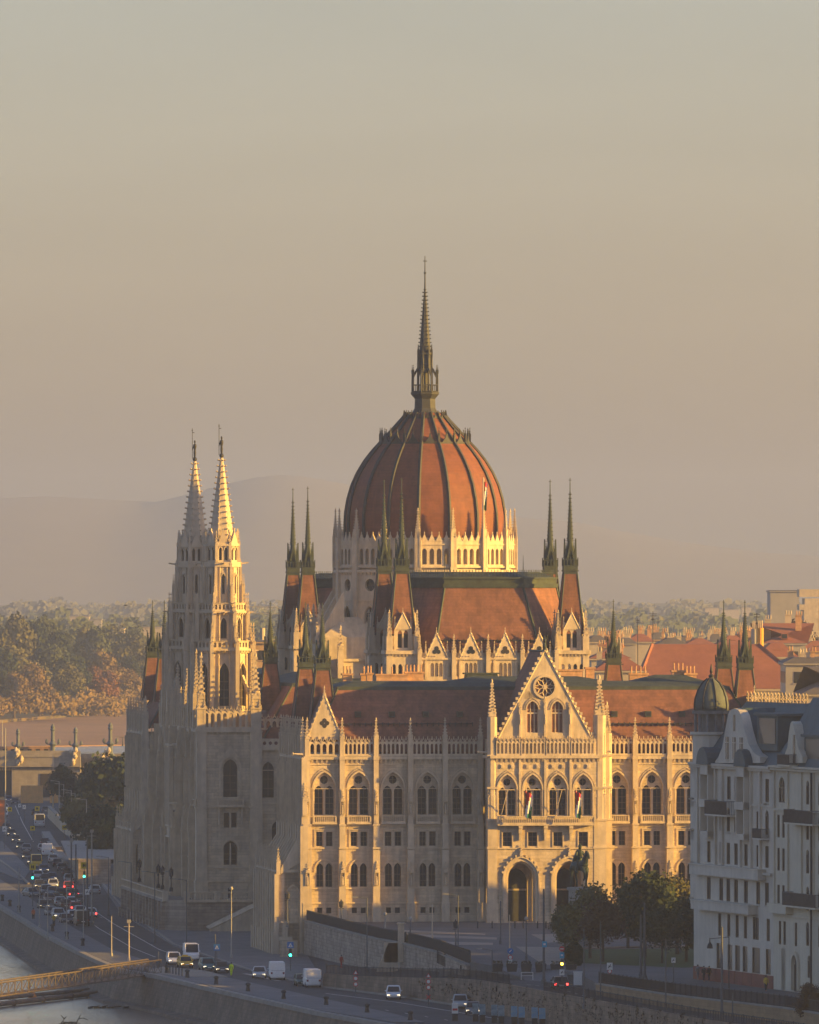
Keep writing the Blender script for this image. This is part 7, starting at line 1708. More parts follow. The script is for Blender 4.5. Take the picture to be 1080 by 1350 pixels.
# ============================================================ people
M['skin'] = mat('skin', (.35,.20,.13), .7, 0); SK = {k: mat(k+'_clothing', c, .9, 0) for k, c in {'dark': (.03,.03,.04), 'red': (.45,.05,.04), 'lime': (.55,.75,.05), 'orange': (.55,.14,.05), 'grey': (.2,.2,.22), 'yellow': (.6,.42,.05), 'blue': (.05,.08,.18)}.items()}
def person(p, top, low, label, rz=0, stride=.22, bike=False):
    r = empty('person', tuple(p), rz, label, 'person'); b = MB(); s = stride; up = .12 if bike else 0
    for k in (-1, 1): chain(b, [(k*.09, 0, .9+up, .1), (k*.1, k*s*.6-.03, .5, .07), (k*.1, k*s, .09, .045), (k*.1, k*s-.12, .04, .04)], 8)
    chain(b, [(0,0,.92+up,.15),(0,0,1.15+up,.14),(0,-.03 if not bike else -.2,1.4+up,.17)], 10)
    hy = -.03 if not bike else -.25
    for k in (-1, 1): chain(b, [(k*.19,hy,1.42+up,.06),(k*.24,hy-k*.05,1.15+up,.045),(k*.22,hy-.12-k*.06 if not bike else hy-.3,.92+up+(.15 if bike else 0),.035)], 7); chain(b, [(k*.22,hy-.13-k*.06 if not bike else hy-.34,.88+up+(.15 if bike else 0),.04),(k*.22,hy-.15-k*.06 if not bike else hy-.36,.8+up+(.15 if bike else 0),.02)], 6)
    chain(b, [(0,hy,1.5+up,.05),(0,hy,1.62+up,.095),(0,hy-.01,1.7+up,.09)], 10); body = b.build('body', M['skin'], r, True)
    c = MB(); chain(c, [(0,0,.9+up,.165),(0,0,1.15+up,.16),(0,-.03 if not bike else -.2,1.41+up,.185)], 10)
    for k in (-1, 1): chain(c, [(k*.19,hy,1.42+up,.075),(k*.24,hy-k*.05,1.15+up,.06),(k*.225,hy-.09-k*.05 if not bike else hy-.2,1.0+up+(.1 if bike else 0),.05)], 7)
    c.build('jacket', SK[top], r, True)
    c = MB()
    for k in (-1, 1): chain(c, [(k*.09, 0, .9+up, .115), (k*.1, k*s*.6-.03, .5, .085), (k*.1, k*s, .14, .06)], 8)
    c.build('trousers', SK[low], r, True)
    c = MB(); c.lathe(0, hy, [(.1,1.66+up),(.105,1.72+up),(.07,1.79+up),(.02,1.81+up)], 10); c.build('hair', SK['dark'], r, True)
    return r
person(G(305,1287,ZR), 'lime', 'lime', 'person in full lime high visibility clothing standing at the kerb', .3)
person(G(450,1277,-4.2), 'red', 'red', 'person in red jacket walking along the long railing', .8)
person(G(44,1213,ZR), 'orange', 'dark', 'person in orange top walking on the promenade', 0)
for px, lab in ((926, 'person in dark coat walking in front of the red plinth, left of the pair'), (931, 'person in dark coat walking right behind another by the red plinth')): person(G(px+ (4 if px > 926 else 2), 1294, 0), 'dark', 'dark', lab, .5)
person(G(920,1292,0), 'grey', 'grey', 'person in pale grey at the corner of the white apartment building', .5); person(G(1010,1307,0), 'yellow', 'dark', 'person in yellow top with dark bag by the red plinth', .2)
def bicycle(p, rz, label, mcol):
    r = empty('bicycle', tuple(p), rz, label, 'bicycle')
    for y in (-.52, .52):
        w = MB(); w.M = T(0, y, .34) @ Matrix.Rotation(PI/2, 4, 'Y')
        for k in range(14): a, a2 = 2*PI*k/14, 2*PI*(k+1)/14; w.bar((.33*math.cos(a), .33*math.sin(a), 0), (.33*math.cos(a2), .33*math.sin(a2), 0), .022)
        for k in range(5): a = PI*k/5; w.bar((-.33*math.cos(a), -.33*math.sin(a), 0), (.33*math.cos(a), .33*math.sin(a), 0), .005)
        w.build('wheel', M['tyre'], r)
    f = MB(); f.bar((0,.52,.34),(0,.1,.32),.018); f.bar((0,.1,.32),(0,.2,.85),.018); f.bar((0,.1,.32),(0,-.38,.75),.018); f.bar((0,.2,.8),(0,-.38,.8),.018); f.bar((0,-.52,.34),(0,-.4,.98),.018); f.bar((-.25,-.42,.98),(.25,-.42,.98),.015); f.bar((0,.52,.34),(0,.2,.8),.014); f.build('frame', mcol, r)
    s = MB(); s.box(-.07, .07, .1, .34, .86, .91); s.build('saddle', M['tyre'], r)
bp_ = G(71,1222,ZR); bicycle(bp_, 0, 'bicycle ridden by the person in the yellow top', M['iron']); person(bp_, 'yellow', 'dark', 'person in yellow top cycling towards the viewer', 0, .12, True)
# ============================================================ street furniture
M['pole'] = mat('grey_pole', (.10,.11,.12), .6, .15, 2); M['polew'] = mat('pale_pole', (.34,.33,.30), .7, .15, 2)
def lamp(px, py, ytop, z, label, arm='single', m_=None, r=.09, name='street_lamp', Y=None, side=-1):
    p = G(px, py, z) if Y is None else Vector((DP(px, Y), Y, z)); H = ZP(ytop, p.y)-z; m_ = m_ or M['pole']
    root = empty(name, tuple(p), 0, label, 'street lamp' if arm not in ('none', 'cam') else 'pole'); b = MB(); b.lathe(0, 0, [(r*2.2, 0), (r*2.0, .5), (r*1.3, .6), (r, 1.2), (r*.7, H)], 8); b.build('pole', m_, root)
    if arm in ('single', 'double'):
        for s in ((side,) if arm == 'single' else (-1, 1)):
            h = MB(); h.bar((0,0,H-.1), (s*1.3,0,H+.12), .045, 5); h.build('arm', m_, root); l = MB(); l.box(*sorted((s*1.2, s*1.95)), -.13, .13, H+.06, H+.17); l.build('lamp_head', M['polew'], root)
    if arm == 'lantern':
        l = MB(); l.lathe(0, 0, [(.1,H),(.28,H+.15),(.32,H+.75),(.12,H+.95),(.05,H+1.15)], 6); l.build('lantern', M['iron'], root)
        l = MB(); l.bar((-.35,0,H-.1),(.35,0,H-.1),.04); l.build('crossbar', M['iron'], root)
    if arm == 'globe': l = MB(); l.lathe(0, 0, [(.05,H),(.22,H+.12),(.25,H+.3),(.15,H+.5),(.02,H+.55)], 8); l.build('lamp_globe', M['polew'], root)
    if arm == 'cluster':
        l = MB()
        for k in range(5): a = 2*PI*k/5; x, y = .8*math.cos(a), .8*math.sin(a); l.bar((0,0,H-1.3),(x,y,H-.6),.06); l.lathe(x, y, [(.06,H-.6),(.22,H-.4),(.24,H-.1),(.05,H+.1)], 6)
        l.lathe(0, 0, [(.1,H-.2),(.26,H+.3),(.28,H+.8),(.05,H+1.2)], 6); l.build('lantern_cluster', M['iron'], root); l = MB(); l.lathe(0, 0, [(.6,0),(.55,1.2),(.35,1.5),(.3,3),(.2,3.4)], 8); l.build('pedestal', M['iron'], root)
    if arm == 'cam': l = MB(); l.box(-.25, .25, -.3, .3, H-.1, H+.35); l.bar((-.7,0,H-.6),(.7,0,H-.6),.05); l.build('camera_box', M['polew'], root)
    return root
LP_ = [(204,1244,1150,ZR,'dark lamp post in front of the terrace, directly left of its arch','double'),(246,1252,1160,ZR,'dark lamp post in front of the right half of the terrace arch wall','single'),(173,1216,1137,ZR,'dark lamp post left of the terrace, right of the gate wall','single'),(143,1208,1130,ZR,'dark lamp post beside the dark gate wall','single'),
 (305,1264,1174,ZR,'slim pole with pale lamp in front of the terrace steps','globe'),(484,1283,1184,-3.9,'lamp post with left arm in front of the curved wall','single'),(604,1276,1180,-2.0,'lamp post beside the lower end of the hedge','single'),
 (568,1213,1172,0,'ornate lantern cluster before the left wing of the parliament','cluster'),(570,1246,1192,0,'plain sunlit post standing on the square beside the hedge','none'),(649,1291,1252,-1.2,'short lamp post with left arm at the crossing','single'),
 (660,1245,1188,0,'slim dark pole left of the portico arch','none'),(672,1262,1206,0,'sunlit pale post with blue sign in front of the portico','none'),(694,1266,1214,0,'dark lantern post on the square between the blue signs','globe'),(717,1297,1172,-1.0,'thick tall dark mast in front of the portico piers','none'),
 (850,1292,1190,0,'tall dark mast in front of the largest dark tree','none'),(845,1290,1206,0,'second dark mast close beside the tall one before the park','none'),(770,1330,1225,-1.3,'tall pole at the edge of the ramp road, left of the park','none'),(792,1318,1215,-1.2,'tall lamp post at the ramp road under the brown tree','none'),(878,1340,1238,-1.4,'slim pole at the ramp road left of the apartment corner','none'),(874,1250,1232,0,'small globe lamp on the lawn, left one','globe'),(897,1256,1236,0,'small lamp on the lawn close to the apartment building','globe'),
 (952,1344,1222,-1.3,'tall thick lamp post in front of the white apartment building','none'),(966,1352,1310,-1.5,'short dark pole at the low ochre wall','none'),(601,1252,1224,0,'ornate lantern near the lower railing, left of the crossing','lantern'),
 (404,1209,1186,.4,'black lantern on the wall at the corner of the parliament','lantern'),(450,1222,1197,.4,'black lantern in front of the first buttress','lantern'),(508,1232,1208,0,'small pale globe lamp on the square behind the hedge','globe'),(541,1240,1214,0,'small globe lamp on the square near the pillar','globe'),
 (379,1222,1186,0,'black lantern with a lit glint beside the loggia arch','lantern'),
 (63,1240,1172,ZR,'pale lamp pole on the promenade beside the black car','none'),(25,1205,1142,ZR,'grey pole at the left beside the plaza grid','none'),(52,1225,1165,ZR,'thin grey pole on the promenade near the person in orange','none'),(88,1240,1165,ZR,'grey promenade pole right of the cyclist','none'),(110,1248,1158,ZR,'tall grey pole in front of the dark van','none'),(147,1262,1208,ZR,'grey pole on the promenade left of the sunlit camera post','none'),
 (94,1190,1110,ZR,'dark double mast between the queues, left one','cam'),(100,1196,1113,ZR,'dark double mast between the queues, right one','none'),(115,1215,1105,ZR,'brown mast left of the gate wall','none'),(121,1220,1097,ZR,'tall brown mast topped by a pale box','cam'),
 (170,1268,1216,ZR,'striped sunlit post with camera at the promenade','cam'),(284,1277,1232,ZR,'short traffic post at the crossing left of the white van','none'),(209,1275,1255,ZR,'small post on the traffic island','none'),(39,1310,1284,-7.0,'dark mooring post beside the gangway','none'),(7,1100,960,ZR,'tall thin pale mast at the left picture edge','none')]
for i, (px, py, yt, z, lab, arm) in enumerate(LP_):
    pale = any(k in lab for k in ('pale post', 'sunlit post', 'plain sunlit', 'striped')); thick = 'thick' in lab or 'mast' in lab
    lamp(px, py, yt, z, lab, arm, M['stone2'] if pale else (M['pole'] if 'grey' not in lab and 'pale' not in lab else M['polew']), .15 if thick else .085)
for i, (px, yt, yb, Y) in enumerate(((94,1042,1072,2000),(99,1046,1070,2050),(109,1051,1067,2100),(114,1054,1084,1930),(78,1030,1052,2250),(84,1034,1056,2200),(131,1024,1040,2300))):
    lamp(px, 0, yt, -4.5, f"pale lamp with short arm in the row before the dark trees, {['first','second','third','fourth','fifth','sixth','seventh'][i]} of seven counted from the camera side" if False else ['pale lamp post with the longest visible shaft before the dark trees','pale lamp post just right of the long one before the dark trees','pale lamp post left of the nearest in the row','nearest pale lamp post of the row before the dark trees','pale lamp post by the bridge abutment doorway','pale lamp post just right of the abutment doorway','single pale lamp post standing among the dark trees'][i], 'single', M['polew'], .10, Y=Y)
lamp(70, 0, 996, -4.5, 'tall pale mast in front of the bridge abutment', 'none', M['stone2'], .16, Y=2300); lamp(78, 0, 998, -4.5, 'thin pale mast right of the tall one before the bridge', 'none', M['polew'], .08, Y=2300)
lamp(162, 0, 972, 6, 'thin mast with cross arm rising behind the bridge', 'double', M['pole'], .12, Y=2560); lamp(3, 0, 950, 6, 'thin striped mast on the bridge at the left edge', 'none', M['polew'], .12, Y=2500)
for u, v, lab in ((-41.5,101.5,'black lantern on the terrace corner'), (-41.8,112,'black lantern on the terrace, second along its river side'), (-41.8,119,'black lantern on the terrace, third along its river side'), (-41.8,150,'black lantern near the far end of the terrace'), (-27.2,96.5,'black lantern left of the top of the terrace steps'), (-25.2,96.3,'black lantern right of the top of the terrace steps')):
    p = pw(u, v); r = empty('lantern_post', (p.x, p.y, 1.2 if u < -30 else 0.1), 0, lab, 'lantern', 'lanterns of the river terrace'); b = MB(); h = 2.3 if u < -30 else 3.6
    b.lathe(0, 0, [(.3,0),(.26,.5),(.1,.7),(.08,h-.5),(.2,h-.4),(.1,h-.2)], 8); b.build('post', M['iron'], r); l = MB(); l.lathe(0, 0, [(.1,h-.2),(.3,h),(.36,h+.8),(.1,h+1.1),(.04,h+1.3)], 6); l.build('lantern', M['iron'], r)
# lantern hung from wires by the apartment buildings
for px, py, z, lab in ((936,1247,5.6,'black lantern hanging before the left end of the white building'), (1063,1262,5.6,'black lantern hanging before the cream building')):
    Y = 1165; r = empty('hanging_lamp', (DP(px, Y), Y, ZP(py, Y)), 0, lab, 'lamp'); b = MB(); b.lathe(0, 0, [(.35,-.3),(.28,.1),(.08,.4),(.04,.9)], 8); b.build('lamp_shade', M['iron'], r); b = MB(); b.bar((0,0,.8), (2.2,.2,1.0), .035); b.bar((2.2,.2,1.0),(2.2,.2,-6.5),.06) if px < 1000 else None; b.build('bracket', M['iron'], r)
# signs and lights
M['sy'] = mat('yellow_sign', (.70,.50,.02), .6, 0); M['sb'] = mat('blue_sign', (.03,.16,.42), .5, 0); M['sw'] = mat('white_sign', (.70,.70,.68), .5, 0); M['sr'] = mat('red_sign', (.50,.04,.04), .5, 0); M['sk'] = mat('black_mark', (.02,.02,.02), .6, 0); M['scy'] = mat('cyan_sign', (.05,.35,.55), .5, 0)
M['gl'] = emis('green_signal', (.02,1,.55), 7); M['al'] = emis('amber_signal', (1,.42,.03), 9); M['lamp_on'] = emis('lit_lamp', (1,.75,.4), 10)
def on_pole(px, py, yc, z, parts, label, name='road_sign', cat='road sign', Y=None):
    """parts: (kind, dz, size) stacked on one post; the first one stands at picture row yc"""
    p = G(px, py, z) if Y is None else Vector((DP(px, Y), Y, z)); H = ZP(yc, p.y)-z
    r = empty(name, tuple(p), 0, label, cat); b = MB(); b.lathe(0, 0, [(.07, 0), (.05, H+.2)], 6); b.build('post', M['pole'], r)
    for i, (k, dz_, s) in enumerate(parts):
        c = H+dz_; b = MB(); y = -.12; circ = lambda rr, y0, y1, n=14: b.ext([(rr*math.cos(2*PI*q/n), c+rr*math.sin(2*PI*q/n)) for q in range(n)], y0, y1)
        if k == 'bluesq': b.box(-s,s,y,y+.03,c-s,c+s); b.m = 1; b.ext([(-s*.7,c-s*.6),(s*.7,c-s*.6),(0,c+s*.7)], y-.02, y-.001); b.m = 2; b.ext([(-.1*s,c-s*.45),(.2*s,c-s*.45),(.05*s,c+s*.2)], y-.03, y-.021); ms = [M['sb'], M['sw'], M['sk']]; nm = 'sign_board'
        elif k == 'yellow': b.box(-s,s,y,y+.03,c-s,c+s); b.m = 1
        if k == 'yellow':
            for q in (-.42, .1): b.box(s*q, s*(q+.32), y-.02, y-.001, c-s*.5, c+s*.5)
            b.box(-s*.5, s*.5, y-.03, y-.021, c-s*.12, c+s*.12); ms = [M['sy'], M['sk']]; nm = 'sign_board'
        elif k == 'blue': circ(s, y, y+.03); b.m = 1; b.bar((-s*.35, y-.02, c-s*.35), (s*.4, y-.02, c+s*.4), s*.12); b.box(-.01,.01,y-.02,y-.01,c,c+.01); ms = [M['sb'], M['sw']]; nm = 'sign_board'
        elif k == 'cyan': b.box(-s*.8,s*.8,y,y+.03,c-s,c+s); b.m = 1; b.box(-s*.4,s*.4,y-.02,y-.001,c-s*.3,c+s*.3); ms = [M['scy'], M['sw']]; nm = 'sign_board'
        elif k == 'redring': circ(s, y, y+.03); b.m = 1; circ(s*.68, y-.02, y-.001); ms = [M['sr'], M['sw']]; nm = 'sign_board'
        elif k == 'redfull': circ(s, y, y+.03); b.m = 1; b.box(-s*.65,s*.65,y-.02,y-.001,c-s*.15,c+s*.15); ms = [M['sr'], M['sw']]; nm = 'sign_board'
        elif k == 'tri': b.ext([(-s,c-s*.8),(s,c-s*.8),(0,c+s*.9)], y, y+.03); b.m = 1; b.ext([(-s*.6,c-s*.58),(s*.6,c-s*.58),(0,c+s*.5)], y-.02, y-.001); ms = [M['sr'], M['sw']]; nm = 'sign_board'
        elif k == 'white': b.box(-s*.8,s*.8,y,y+.03,c-s,c+s); b.m = 1; b.bar((-s*.4,y-.015,c-s*.5),(s*.3,y-.015,c+s*.5),s*.1); b.bar((-s*.4,y-.015,c+s*.1),(s*.5,y-.015,c-s*.2),s*.08); ms = [M['sw'], M['sk']]; nm = 'sign_board'
        elif k in ('green', 'amber'):
            b.box(-.17,.17,-.18,.12,c-.5,c+.5); b.build('signal_housing', M['iron'], r)
            for q, on_ in ((.32, False), (0, k == 'amber'), (-.32, k == 'green')):
                l = MB(); l.ext([(.16*math.cos(a*PI/5), c+q+.16*math.sin(a*PI/5)) for a in range(10)], -.22, -.18); l.build('signal_light', (M['gl'] if k == 'green' else M['al']) if on_ else M['iron'], r)
            continue
        elif k == 'x': 
            b.bar((-s,y,c-s),(s,y,c+s),s*.25); b.bar((-s,y,c+s),(s,y,c-s),s*.25); ms = M['sr']; nm = 'sign_board'
        b.build(nm, ms, r)
S_ = [(43,1196,1143,ZR,[('yellow',0,.5),('green',-1.4,1)],'traffic light showing green under a yellow sign, left one'),(111,1200,1141,ZR,[('yellow',0,.5),('green',-1.4,1)],'traffic light showing green under a yellow sign, right one'),
 (383,1281,1246,-4.45,[('bluesq',0,.42),('green',-1.0,1)],'green traffic light with blue crossing sign before the corner pavilion'),(286,1283,1249,ZR,[('bluesq',0,.42)],'blue pedestrian crossing sign right of the teal car'),
 (741,1304,1251,-1.1,[('redfull',0,.32),('cyan',-.75,.34),('amber',-1.75,1),('white',-2.75,.35)],'amber traffic light with stacked red and blue signs behind the black car'),
 (673,1282,1254,-.8,[('blue',0,.38),('redring',-.75,.3),('white',-1.3,.3)],'blue round sign over white plates in front of the portico'),(718,1300,1245,-1.0,[('cyan',0,.35)],'small blue plate high on the thick mast'),
 (804,1298,1274,-.4,[('white',0,.42),('redring',-.6,.25)],'white sign with black mark beside the lawn'),(883,1325,1335,-1.4,[('tri',1.2,.35)],'small triangular warning sign near the bottom right'),(888,1298,1266,0,[('white',0,.3)],'small pale sign at the right end of the lawn'),
 (469,1314,1282,ZR,[('tri',0,.34),('redring',-.75,.32),('redring',-1.45,.3)],'triangular and round signs stacked on the long retaining wall, left set'),(565,1328,1286,ZR,[('tri',0,.34),('redring',-.75,.32),('redring',-1.45,.3),('x',-2.6,.26)],'stacked round signs with red cross below, right set on the retaining wall'),
 (13,1100,1067,ZR,[('yellow',0,.45)],'small yellow framed sign left of the minibus'),(43,1112,1092,ZR,[('yellow',0,.45)],'yellow framed sign directly below the minibus'),(49,1085,1066,ZR,[('yellow',0,.5)],'yellow framed sign above the minibus'),(85,1112,1091,ZR,[('yellow',0,.45)],'yellow framed sign beside the pale sloping wall'),(32,1085,1064,ZR,[('white',0,.45)],'white board sign left of the minibus'),(26,1084,1062,ZR,[('white',0,.4)],'narrow white sign beside the white board sign'),(6,1120,1093,ZR,[('white',0,.5)],'pale green board at the left edge'),
 (108,1165,1141,ZR,[('redring',0,.35)],'small round sign right of the double mast'),(115,1222,1176,ZR,[('white',0,.4)],'pale sign near the braking row')]
for px, py, yc, z, parts, lab in S_: on_pole(px, py, yc, z, parts, lab, name='traffic_light' if 'traffic light' in lab else 'road_sign', cat='traffic light' if 'traffic light' in lab else 'road sign')
b = MB(); b.box(-2.6, 2.6, 0, .3, 0, 4.4); b.box(4.2, 6.2, 0, .3, 0, 4.4); o = b.build('site_board', mat('orange_board', (.62,.34,.12), .8, .1, 1)); o.location = (DP(42, 2380), 2380, ZR-.3); tag(o, 'sunlit orange boards standing under the bridge', 'board')
o = MB(); o.box(-1.1, 1.1, 0, .3, 0, 5.5); o = o.build('site_board', mat('red_orange_board', (.50,.16,.06), .8, .1, 1)); o.location = (DP(0, 2150), 2150, ZR); tag(o, 'reddish board cut by the left picture edge', 'board')
# bollards, planters, blocks, information boards
def bollard(px, py, z, label, k=1, grp='black bollards along the quay', m_=None, nm='bollard'):
    b = MB(); b.lathe(0, 0, [(.3*k,0),(.26*k,.25*k),(.2*k,.7*k),(.34*k,.8*k),(.3*k,1.0*k),(.1*k,1.1*k)], 10); o = b.build(nm, m_ or M['iron']); o.location = G(px, py, z); return tag(o, label, nm, grp)
for px, py, w_ in ((247,1289,'at the traffic island left of the lime vested person'),(285,1298,'below the lime vested person'),(327,1307,'first on the plain quay stretch'),(374,1317,'below the first white van'),(430,1325,'in the middle of the quay stretch'),(484,1335,'below the alone white car'),(541,1345,'at the bottom edge before the information boards'),(109,1247,'at the foot of the tall grey pole'),(69,1228,'near the cyclist'),(25,1203,'at the left end of the quay'),(13,1195,'leftmost on the quay'),(3,1188,'at the left picture edge on the quay'),(88,1238,'right of the cyclist at the quay edge'),(220,1283,'nearest the gangway')):
    bollard(px, py, ZR+.12, 'black mooring bollard '+w_)
for i, px in enumerate((656,675,694,713,733,753)):
    b = MB(); b.F([(-.55,-.55,0),(.55,-.55,0),(.55,.55,0),(-.55,.55,0),(-.7,-.7,.95),(.7,-.7,.95),(.7,.7,.95),(-.7,.7,.95)], [(0,1,5,4),(1,2,6,5),(2,3,7,6),(3,0,4,7),(4,5,6,7)]); b.m = 1; r_ = random.Random(i); leafmass(b, lambda: (r_.uniform(-.6,.6), r_.uniform(-.6,.6), r_.uniform(.9,1.3)), 60, .06, .14, r_)
    o = b.build('planter', [mat('dark_planter', (.05,.055,.06), .8, 0) if i == 0 else bpy.data.materials['dark_planter'], M['hedge']]); o.location = G(px, 1281+i*.2, -.35); tag(o, f"square dark planter in the row before the crossing, {['first','second','third','fourth','fifth','sixth'][i]} from the left", 'planter', 'dark planters before the crossing')
M['pic'] = mat('poster_print', (.30,.42,.48), .6, .5, 1.6, (.10,.16,.20)); M['picb'] = mat('poster_blue', (.10,.30,.55), .5, .4, 1.8, (.30,.42,.40))
for i, (px, m_, lab) in enumerate(((600,M['sw'],'narrow pale information board with red stripe, leftmost'),(627,M['pic'],'grey picture board left of its pair below the grey car'),(636,M['pic'],'grey picture board right of its pair below the grey car'),(652,M['pic'],'dim picture board in the second pair, left one'),(661,M['pic'],'dim picture board in the second pair, right one'),(678,M['picb'],'blue picture board in the third pair, left one'),(688,M['picb'],'blue picture board in the third pair, right one'),(705,M['picb'],'bright blue picture board in the fourth pair, left one'),(715,M['picb'],'bright blue picture board in the fourth pair, right one'))):
    r = empty('information_board', tuple(G(px, 1346+i*.9, ZR)), R(8), lab, 'information board', 'information boards on the quay'); b = MB(); b.box(-.32, .32, -.1, .1, 0, .85); b.build('foot', M['iron'], r)
    b = MB(); b.box(-.36, .36, -.06, .06, .85, 2.1); b.build('panel', m_, r)
    if i == 0: b = MB(); b.box(-.3,.3,-.08,-.06,1.2,1.45); b.build('stripe', M['sr'], r)
b = MB(); b.box(-.5,.5,-.3,.3,0,1.5); b.box(-.55,.55,-.35,.35,1.5,1.6); o = b.build('cabinet', M['sw']); o.location = G(762,1299,-1.1); tag(o, 'white kiosk like cabinet right of the black car', 'cabinet')
b = MB(); b.box(-.35,.35,-.3,.3,0,1.1); b.box(-.4,.4,-.35,.35,1.1,1.2); o = b.build('cabinet', M['pole']); o.location = G(752,1298,-1.1); tag(o, 'low grey cabinet between the black car and the white one', 'cabinet')
r = empty('cycle_stand', tuple(G(695,1292,-1.1)), 0, 'white tube stand on the crossing left of the thick mast', 'stand'); b = MB(); b.bar((-.7,0,0),(-.7,0,.9),.04); b.bar((.7,0,0),(.7,0,.9),.04); b.bar((-.7,0,.9),(.7,0,.9),.04); b.bar((-.7,0,.5),(.7,0,.5),.03); b.build('frame', M['sw'], r)
for i, (px, py) in enumerate(((224,1283),(228,1284),(232,1285),(236,1286),(240,1287))): b = MB(); b.lathe(0, 0, [(.07,0),(.07,1.0),(.02,1.05)], 6); o = b.build('post', M['iron']); o.location = G(px, py, ZR+.15); tag(o, 'thin dark post in the short row on the traffic island', 'post', 'row of five thin posts on the island')
for i, (px, py) in enumerate(((742-90,1224),(648,1222))): pass
for i in range(12):
    px = 630+i*15+(4 if i % 2 else 0); b = MB(); b.lathe(0, 0, [(.09,0),(.08,.9),(.02,1.0)], 6); o = b.build('post', M['iron']); o.location = G(px, 1224, 0); tag(o, 'slim dark bollard in the line before the portico', 'bollard', 'line of slim bollards before the portico')
# gangway to the landing stage, floating beams, buoy, driftwood
M['wood'] = mat('weathered_timber', (.22,.16,.11), .9, .25, 1.0, (.14,.11,.09)); M['rust'] = mat('rusty_steel', (.14,.11,.09), .85, .25, 1.2, (.09,.075,.06))
A, B = Vector(G(204,1284,ZR)), Vector((DP(-25, 1300), 1300, -6.6)); A.z = ZR+.1
gw = empty('gangway', tuple(A), 0, 'long rusty lattice gangway from the quay out over the water', 'gangway'); D = B-A; n = 26; hh = Vector((0,0,1.75)); sd_ = Vector((D.y, -D.x, 0)).normalized()*1.1
for s, nm in ((-1, 'truss'), (1, 'truss')):
    b = MB(); o = sd_*s
    b.bar(o, D+o, .09); b.bar(o+hh, D+o+hh, .11)
    for k in range(n+1):
        p = D*(k/n)+o; b.bar(p, p+hh, .05)
        if k < n: q = D*((k+1)/n)+o; (b.bar(p, q+hh, .035), b.bar(p+hh, q, .035))
    b.build(nm, M['rust'], gw)
b = MB(); b.loft([sd_*-1, D-sd_, D+sd_, sd_], [sd_*-1+Vector((0,0,.12)), D-sd_+Vector((0,0,.12)), D+sd_+Vector((0,0,.12)), sd_+Vector((0,0,.12))]); b.build('deck', M['wood'], gw)
for (pa, pb, r0, lab) in (((140,1303), (-20,1318), .28, 'long floating beam in the water below the gangway, upper one'), ((168,1305), (-20,1326), .36, 'long floating beam in the water, lower one')):
    a, b_ = G(*pa, ZW+.4), G(*pb, ZW+.4); b = MB(); b.bar((0,0,0), b_-a, r0, 8); [b.bar((b_-a)*t-Vector((0,0,.0)), (b_-a)*(t+.004), r0*1.3, 8) for t in (.2,.4,.6,.8)]; o = b.build('floating_beam', M['wood']); o.location = a; tag(o, lab, 'beam')
b = MB(); b.lathe(0, 0, [(.2,-.3),(.6,-.1),(.6,.2),(.35,.5),(.15,.9),(.1,1.1)], 8); o = b.build('buoy', mat('orange_buoy', (.60,.22,.05), .6, 0)); o.location = G(43,1316,ZW); tag(o, 'small orange buoy beside the floating beams', 'buoy')
b = MB(); r_ = random.Random(2)
for p in ([(-2.2,0,0),(-1.5,0,.3),(-1.0,0,1.2),(-1.6,0,2.0)], [(-1.0,0,1.2),(-.6,0,1.7)], [(-1.6,0,.2),(.2,0,.4),(1.9,0,.3)], [(1.2,0,.4),(1.6,0,1.3),(1.9,0,2.0)], [(1.6,0,1.2),(2.4,0,1.4),(3.2,0,1.0)]):
    for a, c in zip(p[:-1], p[1:]): b.bar(a, c, .10, 6, .06)
leafmass(b, lambda: (r_.uniform(-1.2,1.4), r_.uniform(-.4,.4), r_.uniform(.1,.6)), 200, .06, .15, r_); o = b.build('driftwood', mat('wet_wood', (.05,.045,.03), .8, .2, 2)); o.scale = (.7,.7,.6); o.location = G(92,1351,ZW); tag(o, 'dark branching driftwood at the bottom edge of the river', 'driftwood')
b = MB()
for k in range(30): x = r_.uniform(-7, 7); b.bar((x, r_.uniform(-.8,.8), .05), (x+r_.uniform(.5,2), r_.uniform(-.8,.8), r_.uniform(.0,.35)), r_.uniform(.08,.2), 5, .05)
o = b.build('debris', bpy.data.materials['wet_wood']); o.location = G(187,1329,ZW); tag(o, 'dark floating debris at the foot of the quay wall', 'debris', kind='stuff')
# mud bank at the foot of the quay
P = [G(x, y, ZW) for x, y in ((150,1300),(175,1303),(215,1322),(260,1336),(330,1352),(420,1362),(420,1335),(300,1310),(205,1290))]; b = MB(); b.slab([(p.x, p.y) for p in P], ZW-.3, ZW+.25); tag(b.build('river_bank', M['quayst']), kind='structure')
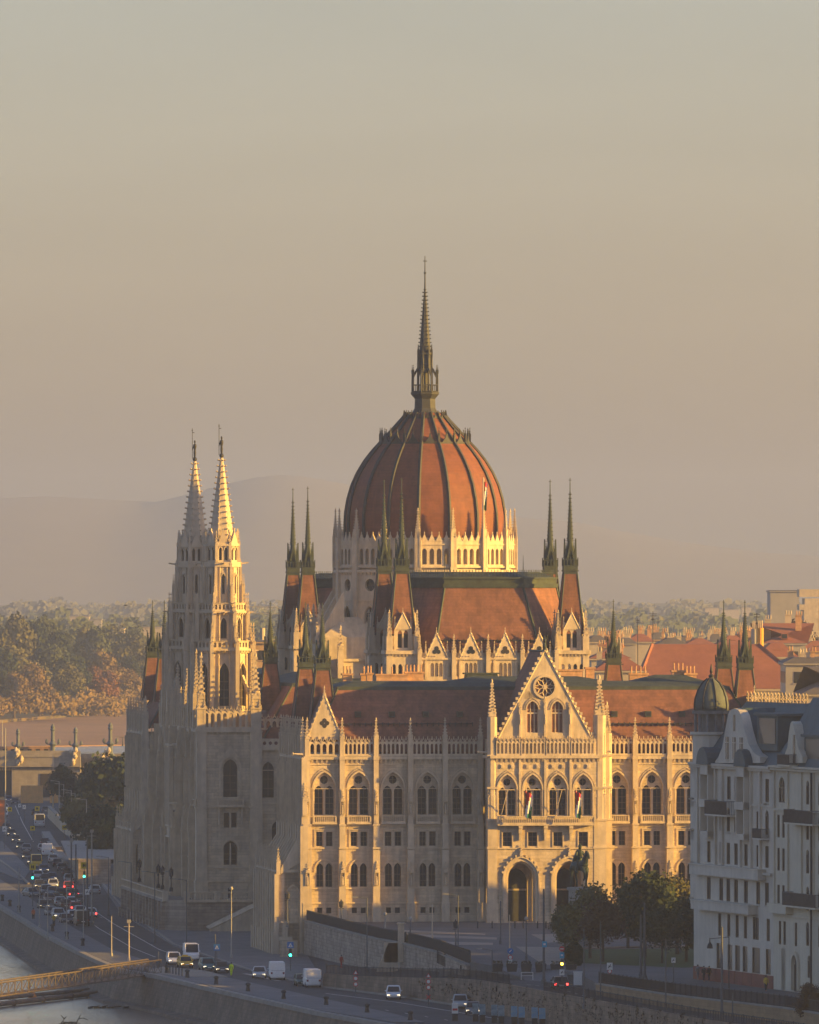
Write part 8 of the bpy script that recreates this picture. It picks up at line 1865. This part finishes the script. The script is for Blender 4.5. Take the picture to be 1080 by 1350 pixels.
# tower crane behind, plaza grid, bird
cr = empty('tower_crane', (DP(312, 2600), 2600, 0), 0, 'thin lattice tower crane jib between the river tower and the north chamber', 'crane'); b = MB(); zj = ZP(808, 2600)
for s in (-.7, .7): b.bar((s,0,0), (s,0,zj+4), .12)
for k in range(18): b.bar((-.7,0,k*zj/18), (.7,0,(k+1)*zj/18), .06)
b.build('mast', M['polew'], cr); b = MB(); Lj = DP(372, 2600)-DP(300, 2600); b.bar((-4,0,zj), (Lj,0,zj-.3), .12); b.bar((0,0,zj+1.6), (Lj*.7,0,zj+1.5), .10); b.bar((Lj*.7,0,zj+1.5), (Lj,0,zj+.1), .10)
for k in range(9): x = Lj*.78*k/9; b.bar((x,0,zj), (x+Lj*.04,0,zj+1.6), .05); b.bar((x+Lj*.04,0,zj+1.6), (x+Lj*.085,0,zj), .05)
b.build('jib', M['polew'], cr)
b = MB(); b.ext([(-.22,0),(0,.06),(.22,.02),(0,-.05)], -.05, .05); b.lathe(0, -.1, [(.02,-.05),(.07,0),(.02,.06)], 6); o = b.build('bird', M['iron']); o.location = (DP(166, 900), 900, ZP(798, 900)); tag(o, 'small dark bird flying over the far trees', 'bird')
for px, yt, yb, Y, w_, lab in ((346,783,838,2300,.6,'left pale chimney pipe of the group above the flat orange building'),(354.5,795,838,2300,.6,'middle pale chimney pipe above the flat orange building'),(360,798,838,2300,.4,'right thin chimney pipe above the flat orange building')):
    b = MB(); z1, z0 = ZP(yt+45 if yt < 800 else yt+32, Y), 0; b.lathe(0, 0, [(w_,0),(w_,z1)], 8); o = b.build('chimney_pipe', M['w1']); o.location = (DP(px, Y), Y, 0); tag(o, lab, 'chimney pipe')
hz = MB(); hz.box(-9000, 9000, -150, 19500, -10.5, 262)
hm = bpy.data.materials.new('haze_air'); hm.use_nodes = True; hn = hm.node_tree; hn.nodes.clear()
ho = hn.nodes.new('ShaderNodeOutputMaterial'); hv = hn.nodes.new('ShaderNodeVolumePrincipled')
hv.inputs['Density'].default_value = HAZE_DENSITY; hv.inputs['Color'].default_value = (*HAZE_COL, 1); hv.inputs['Anisotropy'].default_value = HAZE_G
hn.links.new(hv.outputs[0], ho.inputs['Volume'])
h_ = hz.build('haze', hm); tag(h_, kind='stuff')
